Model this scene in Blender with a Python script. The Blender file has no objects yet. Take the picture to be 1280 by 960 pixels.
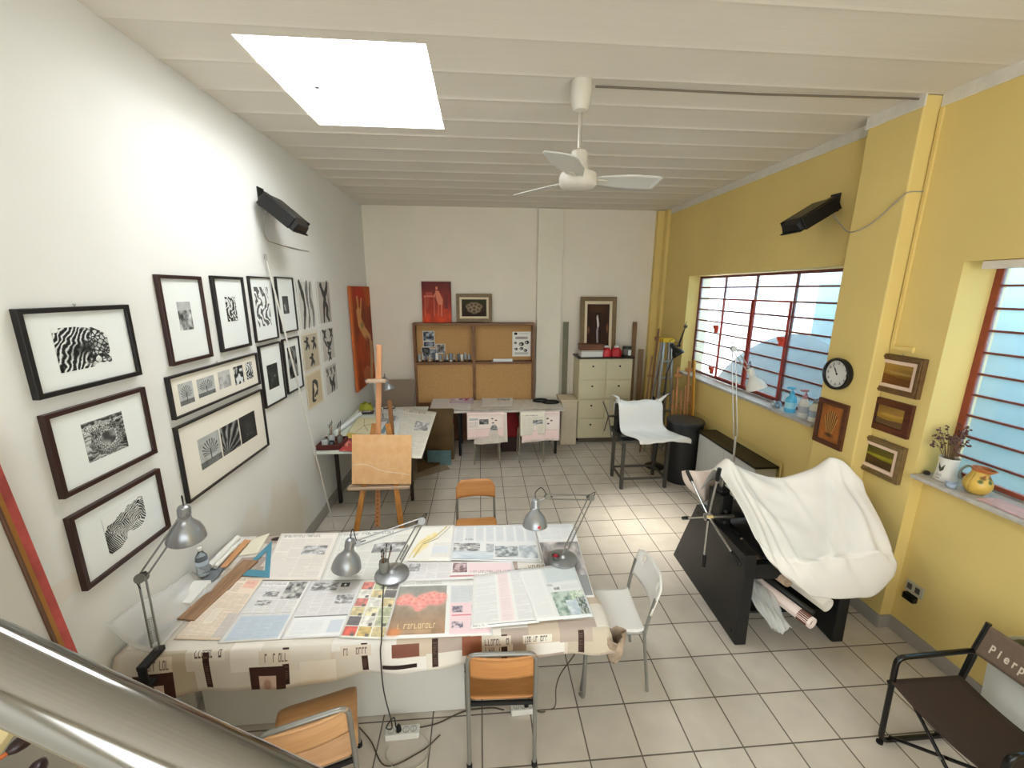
import bpy, bmesh, math, random
import numpy as np
from mathutils import Vector, Matrix, Euler

random.seed(7)
SC = bpy.context.scene
COL = SC.collection
PI = math.pi
V = Vector

# ------------------------------------------------------------------ camera (calibrated on the 30 cm floor tiles)
FPX, PITCH, YAW, ROLL, CAMH = 512.55, 0.2244, 0.0791, 0.0049, 2.557
_cy, _sy, _cp, _sp = math.cos(YAW), math.sin(YAW), math.cos(PITCH), math.sin(PITCH)
CF = V((_sy * _cp, _cy * _cp, -_sp))
_R = V((_cy, -_sy, 0))
_U = _R.cross(CF)
CR = _R * math.cos(ROLL) + _U * math.sin(ROLL)
CU = -_R * math.sin(ROLL) + _U * math.cos(ROLL)
CC = V((0, 0, CAMH))


def at(px, py, ax, v):
    """photo pixel -> point on the plane coordinate[ax] == v (0 x, 1 y, 2 z)"""
    d = CF + CR * ((px - 640) / FPX) - CU * ((py - 480) / FPX)
    return CC + d * ((v - CC[ax]) / d[ax])


cam_d = bpy.data.cameras.new('camera')
cam = bpy.data.objects.new('camera', cam_d)
COL.objects.link(cam)
cam_d.sensor_fit = 'HORIZONTAL'
cam_d.sensor_width = 36.0
cam_d.lens = FPX / 1280 * 36.0
cam_d.clip_start = 0.02
mw = Matrix.Identity(4)
for i in range(3):
    mw[i][0], mw[i][1], mw[i][2], mw[i][3] = CR[i], CU[i], -CF[i], CC[i]
cam.matrix_world = mw
SC.camera = cam

# ------------------------------------------------------------------ materials
MATS = {}


def srgb(c):
    if isinstance(c, str):
        c = c.lstrip('#')
        c = [int(c[i:i + 2], 16) / 255 for i in (0, 2, 4)]
    return tuple((x / 12.92 if x <= .04045 else ((x + .055) / 1.055) ** 2.4) for x in c)


def mat(name, col, rough=.5, metal=0, noise=0, nscale=8, bump=0, bscale=60, spec=.5, trans=0, alpha=1, coat=0, stretch=None, ior=1.45):
    """principled material; noise varies the value, bump adds a fine relief"""
    if name in MATS:
        return MATS[name]
    m = bpy.data.materials.new(name)
    m.use_nodes = True
    nt = m.node_tree
    b = nt.nodes['Principled BSDF']
    c = srgb(col) + (1,)
    b.inputs['Base Color'].default_value = c
    b.inputs['Roughness'].default_value = rough
    b.inputs['Metallic'].default_value = metal
    b.inputs['Specular IOR Level'].default_value = spec
    b.inputs['Transmission Weight'].default_value = trans
    b.inputs['Alpha'].default_value = alpha
    b.inputs['Coat Weight'].default_value = coat
    b.inputs['IOR'].default_value = ior
    tc = None
    if noise or bump:
        tc = nt.nodes.new('ShaderNodeTexCoord')
        mp = nt.nodes.new('ShaderNodeMapping')
        nt.links.new(tc.outputs['Object'], mp.inputs['Vector'])
        if stretch:
            mp.inputs['Scale'].default_value = stretch
    if noise:
        n = nt.nodes.new('ShaderNodeTexNoise')
        n.inputs['Scale'].default_value = nscale
        n.inputs['Detail'].default_value = 5
        nt.links.new(mp.outputs['Vector'], n.inputs['Vector'])
        r = nt.nodes.new('ShaderNodeMapRange')
        r.inputs['From Min'].default_value = .3
        r.inputs['From Max'].default_value = .7
        r.inputs['To Min'].default_value = 1 - noise
        r.inputs['To Max'].default_value = 1 + noise
        nt.links.new(n.outputs['Fac'], r.inputs['Value'])
        h = nt.nodes.new('ShaderNodeHueSaturation')
        h.inputs['Color'].default_value = c
        nt.links.new(r.outputs['Result'], h.inputs['Value'])
        nt.links.new(h.outputs['Color'], b.inputs['Base Color'])
    if bump:
        n2 = nt.nodes.new('ShaderNodeTexNoise')
        n2.inputs['Scale'].default_value = bscale
        n2.inputs['Detail'].default_value = 6
        nt.links.new(mp.outputs['Vector'], n2.inputs['Vector'])
        bp = nt.nodes.new('ShaderNodeBump')
        bp.inputs['Strength'].default_value = bump
        bp.inputs['Distance'].default_value = .01
        nt.links.new(n2.outputs['Fac'], bp.inputs['Height'])
        nt.links.new(bp.outputs['Normal'], b.inputs['Normal'])
    MATS[name] = m
    return m


def wood(name, c1, c2, scale=6, rough=.45, axis=0):
    """procedural wood: stretched wave + noise between two tones"""
    if name in MATS:
        return MATS[name]
    m = bpy.data.materials.new(name)
    m.use_nodes = True
    nt = m.node_tree
    b = nt.nodes['Principled BSDF']
    b.inputs['Roughness'].default_value = rough
    tc = nt.nodes.new('ShaderNodeTexCoord')
    mp = nt.nodes.new('ShaderNodeMapping')
    s = [scale * 3] * 3
    s[axis] = scale * .35
    mp.inputs['Scale'].default_value = s
    nt.links.new(tc.outputs['Object'], mp.inputs['Vector'])
    n = nt.nodes.new('ShaderNodeTexNoise')
    n.inputs['Scale'].default_value = 2.2
    n.inputs['Detail'].default_value = 8
    n.inputs['Distortion'].default_value = .6
    nt.links.new(mp.outputs['Vector'], n.inputs['Vector'])
    r = nt.nodes.new('ShaderNodeValToRGB')
    r.color_ramp.elements[0].position = .3
    r.color_ramp.elements[1].position = .7
    r.color_ramp.elements[0].color = srgb(c1) + (1,)
    r.color_ramp.elements[1].color = srgb(c2) + (1,)
    nt.links.new(n.outputs['Fac'], r.inputs['Fac'])
    nt.links.new(r.outputs['Color'], b.inputs['Base Color'])
    MATS[name] = m
    return m


def art(name, arr, rough=.7, spec=.3):
    """material from a picture computed here as an array (rows from the top), mapped on the part's UVs"""
    if name in MATS:
        return MATS[name]
    h, w = arr.shape[:2]
    im = bpy.data.images.new(name, w, h)
    a = np.ones((h, w, 4), np.float32)
    a[..., :3] = np.clip(arr[::-1, :, :3], 0, 1)
    im.pixels.foreach_set(a.ravel())
    im.update()
    im.pack()
    m = bpy.data.materials.new(name)
    m.use_nodes = True
    nt = m.node_tree
    b = nt.nodes['Principled BSDF']
    b.inputs['Roughness'].default_value = rough
    b.inputs['Specular IOR Level'].default_value = spec
    t = nt.nodes.new('ShaderNodeTexImage')
    t.image = im
    uv = nt.nodes.new('ShaderNodeUVMap')
    uv.uv_map = 'UVMap'
    nt.links.new(uv.outputs['UV'], t.inputs['Vector'])
    nt.links.new(t.outputs['Color'], b.inputs['Base Color'])
    MATS[name] = m
    return m


# ------------------------------------------------------------------ mesh builder
class MB:
    def __init__(s):
        s.v, s.f, s.mi, s.uv = [], [], [], {}
        s.m = 0

    def add(s, vs, fs, uvs=None):
        o = len(s.v)
        s.v += [V(p) for p in vs]
        for k, f in enumerate(fs):
            if uvs and uvs[k]:
                s.uv[len(s.f)] = uvs[k]
            s.f.append([o + i for i in f])
            s.mi.append(s.m)
        return s

    def mat_i(s, i):
        s.m = i
        return s

    def box(s, x0, x1, y0, y1, z0, z1, M=None):
        p = [V((x, y, z)) for z in (z0, z1) for y in (y0, y1) for x in (x0, x1)]
        if M is not None:
            p = [M @ q for q in p]
        return s.add(p, [(0, 2, 3, 1), (4, 5, 7, 6), (0, 1, 5, 4), (2, 6, 7, 3), (0, 4, 6, 2), (1, 3, 7, 5)])

    def bar(s, p, q, w, h, up=(0, 0, 1)):
        """rectangular bar from p to q, w across, h along up"""
        p, q = V(p), V(q)
        d = (q - p).normalized()
        u = V(up)
        a = d.cross(u)
        if a.length < 1e-4:
            a = d.cross(V((1, 0, 0)))
        a.normalize()
        u = a.cross(d)
        r = []
        for e in (p, q):
            for i, j in ((-1, -1), (1, -1), (1, 1), (-1, 1)):
                r.append(e + a * (i * w / 2) + u * (j * h / 2))
        return s.add(r, [(0, 1, 2, 3), (7, 6, 5, 4), (0, 4, 5, 1), (1, 5, 6, 2), (2, 6, 7, 3), (3, 7, 4, 0)])

    def tube(s, pts, r, seg=10, closed=False):
        pts = [V(p) for p in pts]
        n = len(pts)
        rr = r if isinstance(r, (list, tuple)) else [r] * n
        t0 = (pts[1] - pts[0]).normalized()
        a = t0.cross(V((0, 0, 1)))
        if a.length < .05:
            a = t0.cross(V((1, 0, 0)))
        a.normalize()
        o = len(s.v)
        for i in range(n):
            if closed:
                t = pts[(i + 1) % n] - pts[i - 1]
            else:
                t = pts[min(i + 1, n - 1)] - pts[max(i - 1, 0)]
            if t.length < 1e-9:
                t = t0.copy()
            t.normalize()
            a = a - t * a.dot(t)
            a.normalize()
            b = t.cross(a)
            for k in range(seg):
                w = 2 * PI * k / seg
                s.v.append(pts[i] + (a * math.cos(w) + b * math.sin(w)) * rr[i])
        m = n if closed else n - 1
        for i in range(m):
            j = (i + 1) % n
            for k in range(seg):
                k2 = (k + 1) % seg
                s.f.append([o + i * seg + k, o + i * seg + k2, o + j * seg + k2, o + j * seg + k])
                s.mi.append(s.m)
        if not closed:
            s.f.append([o + k for k in range(seg)][::-1])
            s.f.append([o + (n - 1) * seg + k for k in range(seg)])
            s.mi += [s.m, s.m]
        return s

    def lathe(s, prof, seg=24, M=None, cap=True):
        """profile of (radius, height) revolved about z, then M"""
        o = len(s.v)
        n = len(prof)
        for r, z in prof:
            for k in range(seg):
                w = 2 * PI * k / seg
                q = V((r * math.cos(w), r * math.sin(w), z))
                s.v.append(M @ q if M is not None else q)
        for i in range(n - 1):
            for k in range(seg):
                k2 = (k + 1) % seg
                s.f.append([o + i * seg + k, o + i * seg + k2, o + (i + 1) * seg + k2, o + (i + 1) * seg + k])
                s.mi.append(s.m)
        if cap:
            if prof[0][0] > 1e-5:
                s.f.append([o + k for k in range(seg)][::-1]); s.mi.append(s.m)
            if prof[-1][0] > 1e-5:
                s.f.append([o + (n - 1) * seg + k for k in range(seg)]); s.mi.append(s.m)
        return s

    def prism(s, poly, z0, z1, M=None):
        n = len(poly)
        p = [V((x, y, z0)) for x, y in poly] + [V((x, y, z1)) for x, y in poly]
        if M is not None:
            p = [M @ q for q in p]
        fs = [list(range(n))[::-1], list(range(n, 2 * n))]
        fs += [(i, (i + 1) % n, n + (i + 1) % n, n + i) for i in range(n)]
        return s.add(p, fs)

    def ring(s, outer, inner, z0, z1, M=None):
        """flat frame between two polygons with the same number of corners, extruded"""
        n = len(outer)
        p = [V((x, y, z)) for z in (z0, z1) for L in (outer, inner) for x, y in L]
        if M is not None:
            p = [M @ q for q in p]
        fs = []
        for i in range(n):
            j = (i + 1) % n
            fs += [(i, n + i, n + j, j), (2 * n + i, 2 * n + j, 3 * n + j, 3 * n + i), (i, j, 2 * n + j, 2 * n + i), (n + i, 3 * n + i, 3 * n + j, n + j)]
        return s.add(p, fs)

    def grid(s, fn, nu, nv):
        """surface fn(u, v) with UVs"""
        vs = [V(fn(i / nu, j / nv)) for j in range(nv + 1) for i in range(nu + 1)]
        fs, us = [], []
        for j in range(nv):
            for i in range(nu):
                a = j * (nu + 1) + i
                fs.append((a, a + 1, a + nu + 2, a + nu + 1))
                us.append([(i / nu, j / nv), ((i + 1) / nu, j / nv), ((i + 1) / nu, (j + 1) / nv), (i / nu, (j + 1) / nv)])
        return s.add(vs, fs, us)

    def quad(s, a, b, c, d):
        """one face a b c d (bottom-left, bottom-right, top-right, top-left) with UVs"""
        return s.add([a, b, c, d], [(0, 1, 2, 3)], [[(0, 0), (1, 0), (1, 1), (0, 1)]])

    def build(s, name, m, parent=None, world=False, smooth=False, bevel=0, solid=0, seg=2, sub=0, origin=None, fixn=True):
        me = bpy.data.meshes.new(name)
        vs = s.v
        if parent is not None and world:
            inv = FRAME[parent.name].inverted()
            vs = [inv @ p for p in vs]
        elif origin is not None:
            o = V(origin)
            vs = [p - o for p in vs]
        me.from_pydata([tuple(p) for p in vs], [], s.f)
        ms = m if isinstance(m, (list, tuple)) else [m]
        for k in ms:
            me.materials.append(k)
        me.polygons.foreach_set('material_index', s.mi)
        if s.uv:
            L = me.uv_layers.new(name='UVMap')
            for fi, u in s.uv.items():
                po = me.polygons[fi]
                for k, li in enumerate(po.loop_indices):
                    L.data[li].uv = u[k]
        me.update()
        if fixn:
            bm = bmesh.new()
            bm.from_mesh(me)
            bmesh.ops.recalc_face_normals(bm, faces=bm.faces)
            bm.to_mesh(me)
            bm.free()
        ob = bpy.data.objects.new(name, me)
        COL.objects.link(ob)
        if parent is not None:
            ob.parent = parent
            FRAME[ob.name] = FRAME.get(parent.name, Matrix.Identity(4))
        else:
            if origin is not None:
                ob.location = origin
            FRAME[ob.name] = Matrix.Translation(V(origin)) if origin is not None else Matrix.Identity(4)
        if smooth:
            me.polygons.foreach_set('use_smooth', [True] * len(me.polygons))
            if smooth != 'all':
                ang(ob, 40)
        if sub:
            k = ob.modifiers.new('sub', 'SUBSURF'); k.levels = sub; k.render_levels = sub
        if solid:
            k = ob.modifiers.new('solid', 'SOLIDIFY'); k.thickness = solid; k.offset = 0
        if bevel:
            k = ob.modifiers.new('bevel', 'BEVEL'); k.width = bevel; k.segments = seg; k.limit_method = 'ANGLE'
        return ob


def ang(ob, deg):
    me = ob.data
    bm = bmesh.new()
    bm.from_mesh(me)
    for e in bm.edges:
        if len(e.link_faces) == 2 and e.calc_face_angle(0) > math.radians(deg):
            e.smooth = False
    bm.to_mesh(me)
    bm.free()


FRAME = {}


def tag(o, label=None, cat=None, group=None, kind=None):
    if label: o['label'] = label
    if cat: o['category'] = cat
    if group: o['group'] = group
    if kind: o['kind'] = kind
    return o


def thing(name, label, cat, loc=(0, 0, 0), rz=0, group=None, M=None):
    o = bpy.data.objects.new(name, None)
    COL.objects.link(o)
    o.empty_display_size = .05
    if M is None:
        M = Matrix.Translation(V(loc)) @ Matrix.Rotation(rz, 4, 'Z')
    o.matrix_world = M
    FRAME[o.name] = M.copy()
    return tag(o, label, cat, group)


def dup(o, M, label=None, group=None):
    """copy of a thing and of its parts and sub-parts"""
    def rec(src, par):
        c = src.copy()
        COL.objects.link(c)
        if par is not None:
            c.parent = par
        for ch in list(src.children):
            rec(ch, c)
        return c
    r = rec(o, None)
    r.matrix_world = M
    FRAME[r.name] = M.copy()
    if label: r['label'] = label
    if group: r['group'] = group
    return r


def struct(o, label=None, cat=None):
    o['kind'] = 'structure'
    if label: o['label'] = label
    if cat: o['category'] = cat
    return o


def axes(o, x, y, z):
    """4x4 matrix from an origin and three axes"""
    M = Matrix.Identity(4)
    for i in range(3):
        M[i][0], M[i][1], M[i][2], M[i][3] = x[i], y[i], z[i], o[i]
    return M


def zto(o, d, up=(0, 0, 1)):
    """matrix whose z axis points along d"""
    z = V(d).normalized()
    x = V(up).cross(z)
    if x.length < 1e-4:
        x = V((1, 0, 0)).cross(z)
    x.normalize()
    return axes(V(o), x, z.cross(x), z)


def rrect(w, h, r, n=4, cx=0, cy=0):
    """rounded rectangle outline"""
    p = []
    for sx, sy, a0 in ((1, 1, 0), (-1, 1, 90), (-1, -1, 180), (1, -1, 270)):
        for k in range(n + 1):
            a = math.radians(a0 + 90 * k / n)
            p.append((cx + sx * (w / 2 - r) + r * math.cos(a), cy + sy * (h / 2 - r) + r * math.sin(a)))
    return p


def arc(pts, r=.03, n=5):
    """polyline with its corners rounded"""
    pts = [V(p) for p in pts]
    out = [pts[0]]
    for i in range(1, len(pts) - 1):
        a, b, c = pts[i - 1], pts[i], pts[i + 1]
        d1, d2 = (a - b), (c - b)
        rr = min(r, d1.length * .45, d2.length * .45)
        p, q = b + d1.normalized() * rr, b + d2.normalized() * rr
        for k in range(n + 1):
            t = k / n
            out.append(p * (1 - t) ** 2 + b * 2 * t * (1 - t) + q * t * t)
    out.append(pts[-1])
    return out


def spline(pts, n=8):
    """Catmull-Rom through points"""
    p = [V(q) for q in pts]
    p = [p[0] * 2 - p[1]] + p + [p[-1] * 2 - p[-2]]
    out = []
    for i in range(1, len(p) - 2):
        for k in range(n):
            t = k / n
            a, b, c, d = p[i - 1], p[i], p[i + 1], p[i + 2]
            out.append(.5 * ((2 * b) + (c - a) * t + (2 * a - 5 * b + 4 * c - d) * t * t + (3 * b - a - 3 * c + d) * t ** 3))
    out.append(p[-2])
    return out


def text_mesh(s, size, M, name, m, parent, ext=.001, world=True, spacing=1.0, bold=0):
    cu = bpy.data.curves.new(name, 'FONT')
    cu.body = s
    cu.size = size
    cu.extrude = ext
    cu.align_x = 'CENTER'
    cu.align_y = 'CENTER'
    cu.space_character = spacing
    cu.offset = bold
    tmp = bpy.data.objects.new('tmp_text', cu)
    COL.objects.link(tmp)
    dg = bpy.context.evaluated_depsgraph_get()
    me = bpy.data.meshes.new_from_object(tmp.evaluated_get(dg))
    bpy.data.objects.remove(tmp)
    inv = FRAME[parent.name].inverted() if world else Matrix.Identity(4)
    me.transform(inv @ M)
    me.materials.clear()
    me.materials.append(m)
    o = bpy.data.objects.new(name, me)
    COL.objects.link(o)
    o.parent = parent
    FRAME[o.name] = FRAME[parent.name]
    return o
SKY_PANE, WORLD, SUN, EXPO = 7.0, 3.5, 20.0, 0.5

# ------------------------------------------------------------------ pictures computed as arrays
def vnoise(h, w, cy, cx, seed):
    r = np.random.RandomState(seed).rand(cy + 2, cx + 2)
    y = np.linspace(0, cy, h, endpoint=False); x = np.linspace(0, cx, w, endpoint=False)
    yi = y.astype(int); xi = x.astype(int)
    fy = (y - yi)[:, None]; fx = (x - xi)[None, :]
    fy = fy * fy * (3 - 2 * fy); fx = fx * fx * (3 - 2 * fx)
    a = r[np.ix_(yi, xi)]; b = r[np.ix_(yi, xi + 1)]; c = r[np.ix_(yi + 1, xi)]; d = r[np.ix_(yi + 1, xi + 1)]
    return (a * (1 - fx) + b * fx) * (1 - fy) + (c * (1 - fx) + d * fx) * fy


def fbm(h, w, c, seed, octs=4, asp=1.0):
    o = np.zeros((h, w)); k = 1.0; t = 0
    for i in range(octs):
        o += k * vnoise(h, w, max(1, int(c * 2 ** i)), max(1, int(c * 2 ** i * asp)), seed + i * 17)
        t += k; k *= .5
    return o / t


def canvas(h, w, col):
    a = np.zeros((h, w, 3)); a[:] = col
    return a


class Draw:
    """small raster painter, coordinates 0..1 from the top-left"""
    def __init__(s, a):
        s.a = a
        s.h, s.w = a.shape[:2]
        s.Y, s.X = np.mgrid[0:s.h, 0:s.w]
        s.Y = (s.Y + .5) / s.h; s.X = (s.X + .5) / s.w

    def put(s, m, col):
        m = np.clip(m, 0, 1)[..., None]
        s.a[:] = s.a * (1 - m) + np.array(col) * m
        return s

    def rect(s, x0, y0, x1, y1, col, al=1):
        s.a[int(y0 * s.h):max(int(y1 * s.h), int(y0 * s.h) + 1), int(x0 * s.w):max(int(x1 * s.w), int(x0 * s.w) + 1)] = \
            s.a[int(y0 * s.h):max(int(y1 * s.h), int(y0 * s.h) + 1), int(x0 * s.w):max(int(x1 * s.w), int(x0 * s.w) + 1)] * (1 - al) + np.array(col) * al
        return s

    def ell(s, cx, cy, rx, ry, col, soft=.15, rot=0, al=1):
        dx, dy = s.X - cx, s.Y - cy
        if rot:
            c, n = math.cos(rot), math.sin(rot)
            dx, dy = dx * c + dy * n, -dx * n + dy * c
        d = np.sqrt((dx / rx) ** 2 + (dy / ry) ** 2)
        return s.put(np.clip((1 + soft - d) / (2 * soft), 0, 1) * al, col)

    def line(s, x0, y0, x1, y1, wd, col, al=1):
        asp = s.h / s.w
        px, py = s.X - x0, (s.Y - y0) * asp
        dx, dy = x1 - x0, (y1 - y0) * asp
        t = np.clip((px * dx + py * dy) / (dx * dx + dy * dy + 1e-9), 0, 1)
        d = np.hypot(px - t * dx, py - t * dy)
        return s.put(np.clip((wd - d) * s.w + .5, 0, 1) * al, col)

    def path(s, pts, wd, col, al=1):
        for (a, b), (c, d) in zip(pts[:-1], pts[1:]):
            s.line(a, b, c, d, wd, col, al)
        return s

    def poly(s, pts, col, al=1):
        ins = np.zeros((s.h, s.w), bool)
        n = len(pts)
        for i in range(n):
            x0, y0 = pts[i]; x1, y1 = pts[(i + 1) % n]
            c = ((y0 > s.Y) != (y1 > s.Y)) & (s.X < (x1 - x0) * (s.Y - y0) / (y1 - y0 + 1e-12) + x0)
            ins ^= c
        return s.put(ins * al, col)

    def text(s, x0, y0, x1, y1, cols=1, ink=(.45, .45, .46), seed=0, pitch=4, gap=.06, fill=.9):
        rg = np.random.RandomState(seed)
        X0, X1, Y0, Y1 = int(x0 * s.w), int(x1 * s.w), int(y0 * s.h), int(y1 * s.h)
        cw = (X1 - X0) / cols
        for c in range(cols):
            a, b = int(X0 + c * cw + gap * cw * .5), int(X0 + (c + 1) * cw - gap * cw * .5)
            for y in range(Y0, Y1 - 2, pitch):
                if rg.rand() > fill: continue
                e = b if rg.rand() > .15 else int(a + (b - a) * rg.uniform(.4, .9))
                n = max(1, e - a)
                k = .55 + .45 * (rg.rand(n) > .2)
                ik = np.array(ink)
                for dy in range(max(1, pitch // 2)):
                    s.a[y + dy, a:e] = s.a[y + dy, a:e] * (1 - .75 * k[:, None]) + ik * (.75 * k[:, None])
        return s

    def head(s, x0, y0, x1, y1, ink=(.15, .15, .16), seed=0):
        rg = np.random.RandomState(seed)
        X0, X1, Y0, Y1 = int(x0 * s.w), int(x1 * s.w), int(y0 * s.h), int(y1 * s.h)
        x = X0
        lh = max(2, Y1 - Y0)
        while x < X1 - 2:
            wd = max(1, int(lh * rg.uniform(.25, .5)))
            if rg.rand() > .16:
                k = rg.randint(3)
                s.a[Y0:Y1, x:x + max(1, wd // 3)] = ink
                if k != 1: s.a[Y0:Y0 + max(1, lh // 5), x:x + wd] = ink
                if k != 0: s.a[Y1 - max(1, lh // 5):Y1, x:x + wd] = ink
                if k == 2: s.a[Y0:Y1, x + wd - max(1, wd // 4):x + wd] = ink
            x += wd + max(1, lh // 7)
        return s

    def photo(s, x0, y0, x1, y1, lo=(.12, .12, .13), hi=(.8, .8, .8), seed=0, c=4, con=2.2):
        X0, X1, Y0, Y1 = int(x0 * s.w), int(x1 * s.w), int(y0 * s.h), int(y1 * s.h)
        n = fbm(max(2, Y1 - Y0), max(2, X1 - X0), c, seed, 4)
        n = np.clip((n - .5) * con + .5, 0, 1)[..., None]
        s.a[Y0:Y0 + n.shape[0], X0:X0 + n.shape[1]] = np.array(lo) * (1 - n) + np.array(hi) * n
        return s


def paper(h, w, tint, seed=0):
    a = canvas(h, w, tint)
    return a * (1 - .03 * fbm(h, w, 3, seed)[..., None])


W_ = (.93, .93, .92)


def fade(a, k=.72, w=.99):
    return a * k + w * (1 - k)


def np_peach():
    a = paper(560, 400, (.95, .86, .76), 1); d = Draw(a)
    d.text(.06, .30, .94, .97, 5, (.68, .62, .55), 3)
    d.head(.06, .04, .5, .075, (.35, .3, .28), 3); d.rect(.55, .05, .92, .2, (.93, .70, .60)); d.head(.58, .09, .85, .12, (.75, .3, .25), 4)
    d.photo(.08, .12, .26, .27, (.4, .37, .34), (.85, .78, .7), 5); d.text(.3, .12, .52, .27, 1, (.6, .5, .45), 6)
    d.rect(.3, .55, .5, .78, (.93, .88, .8)); d.text(.31, .56, .49, .77, 1, (.8, .72, .63), 8)
    d.rect(.72, .62, .94, .97, (.8, .76, .72)); d.text(.72, .62, .94, .97, 2, (.62, .6, .58), 9)
    return a


def np_grey(seed, blue=True):
    a = paper(560, 400, (.92, .92, .92), seed); d = Draw(a)
    d.text(.05, .05, .95, .97, 5, (.66, .66, .68), seed)
    d.rect(.05, .03, .62, .1, W_); d.head(.07, .04, .55, .075, (.55, .55, .6), seed + 1)
    d.photo(.58, .02, .95, .34, (.15, .15, .16), (.8, .8, .78), seed + 2, 5)
    d.photo(.22, .2, .5, .3, (.25, .25, .27), (.85, .85, .85), seed + 3, 6); d.photo(.18, .36, .46, .45, (.2, .2, .22), (.88, .88, .88), seed + 4, 6)
    d.rect(.05, .58, .95, .585, (.5, .5, .5))
    if blue:
        d.rect(.08, .62, .95, .98, (.72, .79, .86)); d.text(.1, .64, .93, .96, 4, (.58, .66, .76), seed + 5)
    return a


def np_grey2():
    a = paper(560, 400, (.91, .91, .92), 30); d = Draw(a)
    d.text(.05, .05, .95, .97, 5, (.7, .68, .7), 31)
    d.photo(.08, .04, .55, .2, (.25, .25, .26), (.85, .85, .85), 32, 6); d.rect(.6, .06, .76, .14, (.08, .08, .08)); d.rect(.66, .08, .7, .12, (.9, .9, .9))
    d.photo(.62, .3, .93, .46, (.3, .3, .3), (.85, .85, .86), 34, 6)
    d.rect(.05, .66, .95, .675, (.25, .27, .3)); d.rect(.05, .68, .95, .98, (.93, .94, .95)); d.text(.1, .72, .6, .95, 2, (.8, .84, .88), 35); d.rect(.7, .74, .92, .94, (.8, .84, .9))
    return a


def np_ads():
    a = paper(560, 300, (.93, .93, .88), 40); d = Draw(a)
    rg = np.random.RandomState(41)
    cs = [(.85, .42, .38), (.9, .86, .7), (.75, .78, .6), (.35, .33, .33), (.88, .8, .55), (.95, .93, .88)]
    for j in range(6):
        for i in range(3):
            x0, y0 = .04 + i * .32, .06 + j * .155
            c = cs[rg.randint(len(cs))]
            if j == 5 and i == 0: c = (.88, .28, .22)
            if j == 5 and i == 1: c = (.85, .7, .35)
            if j == 4 and i == 0: c = (.32, .3, .32)
            d.photo(x0, y0, x0 + .29, y0 + .14, tuple(x * .8 for x in c), tuple(min(1, x * 1.1) for x in c), 42 + j * 3 + i, 3)
            if rg.rand() > .4: d.rect(x0 + .18, y0 + .1, x0 + .26, y0 + .145, (.3, .28, .25))
    return a


def np_flower():
    a = paper(560, 720, W_, 50); d = Draw(a)
    d.rect(.0, .0, .58, .1, (.93, .94, .93)); d.text(.04, .02, .5, .08, 3, (.6, .6, .6), 51)
    n = fbm(400, 400, 5, 52)[..., None]
    y0, y1, x0, x1 = 62, 530, 14, 400
    H, Wd = y1 - y0, x1 - x0
    n = fbm(H, Wd, 5, 52)[..., None]
    g = np.linspace(0, 1, H)[:, None, None]
    bg = np.array((.50, .52, .50)) * (1 - g) + np.array((.60, .40, .24)) * g
    a[y0:y1, x0:x1] = bg * (.75 + .5 * n)
    for k, (x, y, r) in enumerate([(.12, .36, .09), (.2, .4, .07), (.28, .46, .08), (.36, .36, .1), (.46, .38, .09), (.41, .3, .07), (.3, .34, .06), (.5, .32, .06), (.27, .54, .035), (.07, .4, .05)]):
        d.ell(x, y, r, r * 1.15, (.97, .56, .52), .3); d.ell(x + .01, y - .02, r * .5, r * .6, (.97, .66, .58), .5)
        for q in range(4): d.ell(x + .6 * r * math.cos(q * 1.6 + k), y + .6 * r * math.sin(q * 1.6 + k), r * .25, r * .3, (.85, .36, .33), .6, 0, .6)
    d.head(.1, .78, .46, .86, (.85, .75, .5), 54); d.text(.1, .88, .44, .93, 1, (.85, .7, .5), 55); d.ell(.08, .9, .06, .06, (.85, .45, .2), .5)
    d.rect(.6, .12, .99, .45, (.82, .84, .86)); d.text(.61, .13, .98, .44, 4, (.66, .68, .7), 56)
    d.rect(.6, .45, .99, .97, (.95, .80, .84)); d.rect(.62, .66, .96, .68, (.85, .35, .42))
    for cx, cy in ((.67, .56), (.87, .55), (.67, .82), (.86, .84)): d.photo(cx - .05, cy - .05, cx + .06, cy + .06, (.25, .22, .3), (.9, .8, .85), int(cx * 100 + cy * 10), 4)
    return a


def np_lists(seed=60):
    a = paper(560, 420, (.94, .94, .94), seed); d = Draw(a)
    d.text(.05, .05, .42, .92, 1, (.72, .74, .78), seed, 7); d.rect(.45, .04, .66, .93, (.95, .88, .89)); d.text(.47, .05, .64, .92, 1, (.85, .76, .78), seed + 1, 6)
    d.text(.7, .05, .95, .92, 1, (.7, .72, .76), seed + 2, 7); d.head(.04, .95, .2, .98, (.4, .42, .45), seed + 3); d.rect(.25, .955, .96, .965, (.35, .35, .38))
    return a


def np_green():
    a = paper(480, 560, (.90, .92, .93), 70); d = Draw(a)
    d.rect(.0, .0, .38, 1, (.92, .935, .94)); d.text(.05, .1, .33, .9, 1, (.86, .88, .9), 71, 9)
    d.rect(.42, .04, .98, .36, (.80, .85, .87)); d.text(.44, .06, .96, .34, 2, (.72, .77, .8), 72, 6); d.head(.4, .38, .52, .42, (.3, .32, .34), 73); d.photo(.5, .45, .6, .5, (.3, .3, .32), (.8, .8, .8), 74, 4)
    d.text(.62, .42, .95, .5, 1, (.7, .75, .72), 79, 5)
    d.photo(.42, .54, .97, .95, (.28, .42, .36), (.72, .80, .76), 75, 7, 2.6); d.photo(.74, .54, .97, .74, (.55, .68, .55), (.9, .93, .88), 76, 8)
    d.photo(.62, .7, .84, .94, (.62, .72, .78), (.88, .92, .95), 77, 4); d.photo(.82, .66, .97, .94, (.1, .16, .14), (.7, .75, .74), 78, 8, 3)
    return a


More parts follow.
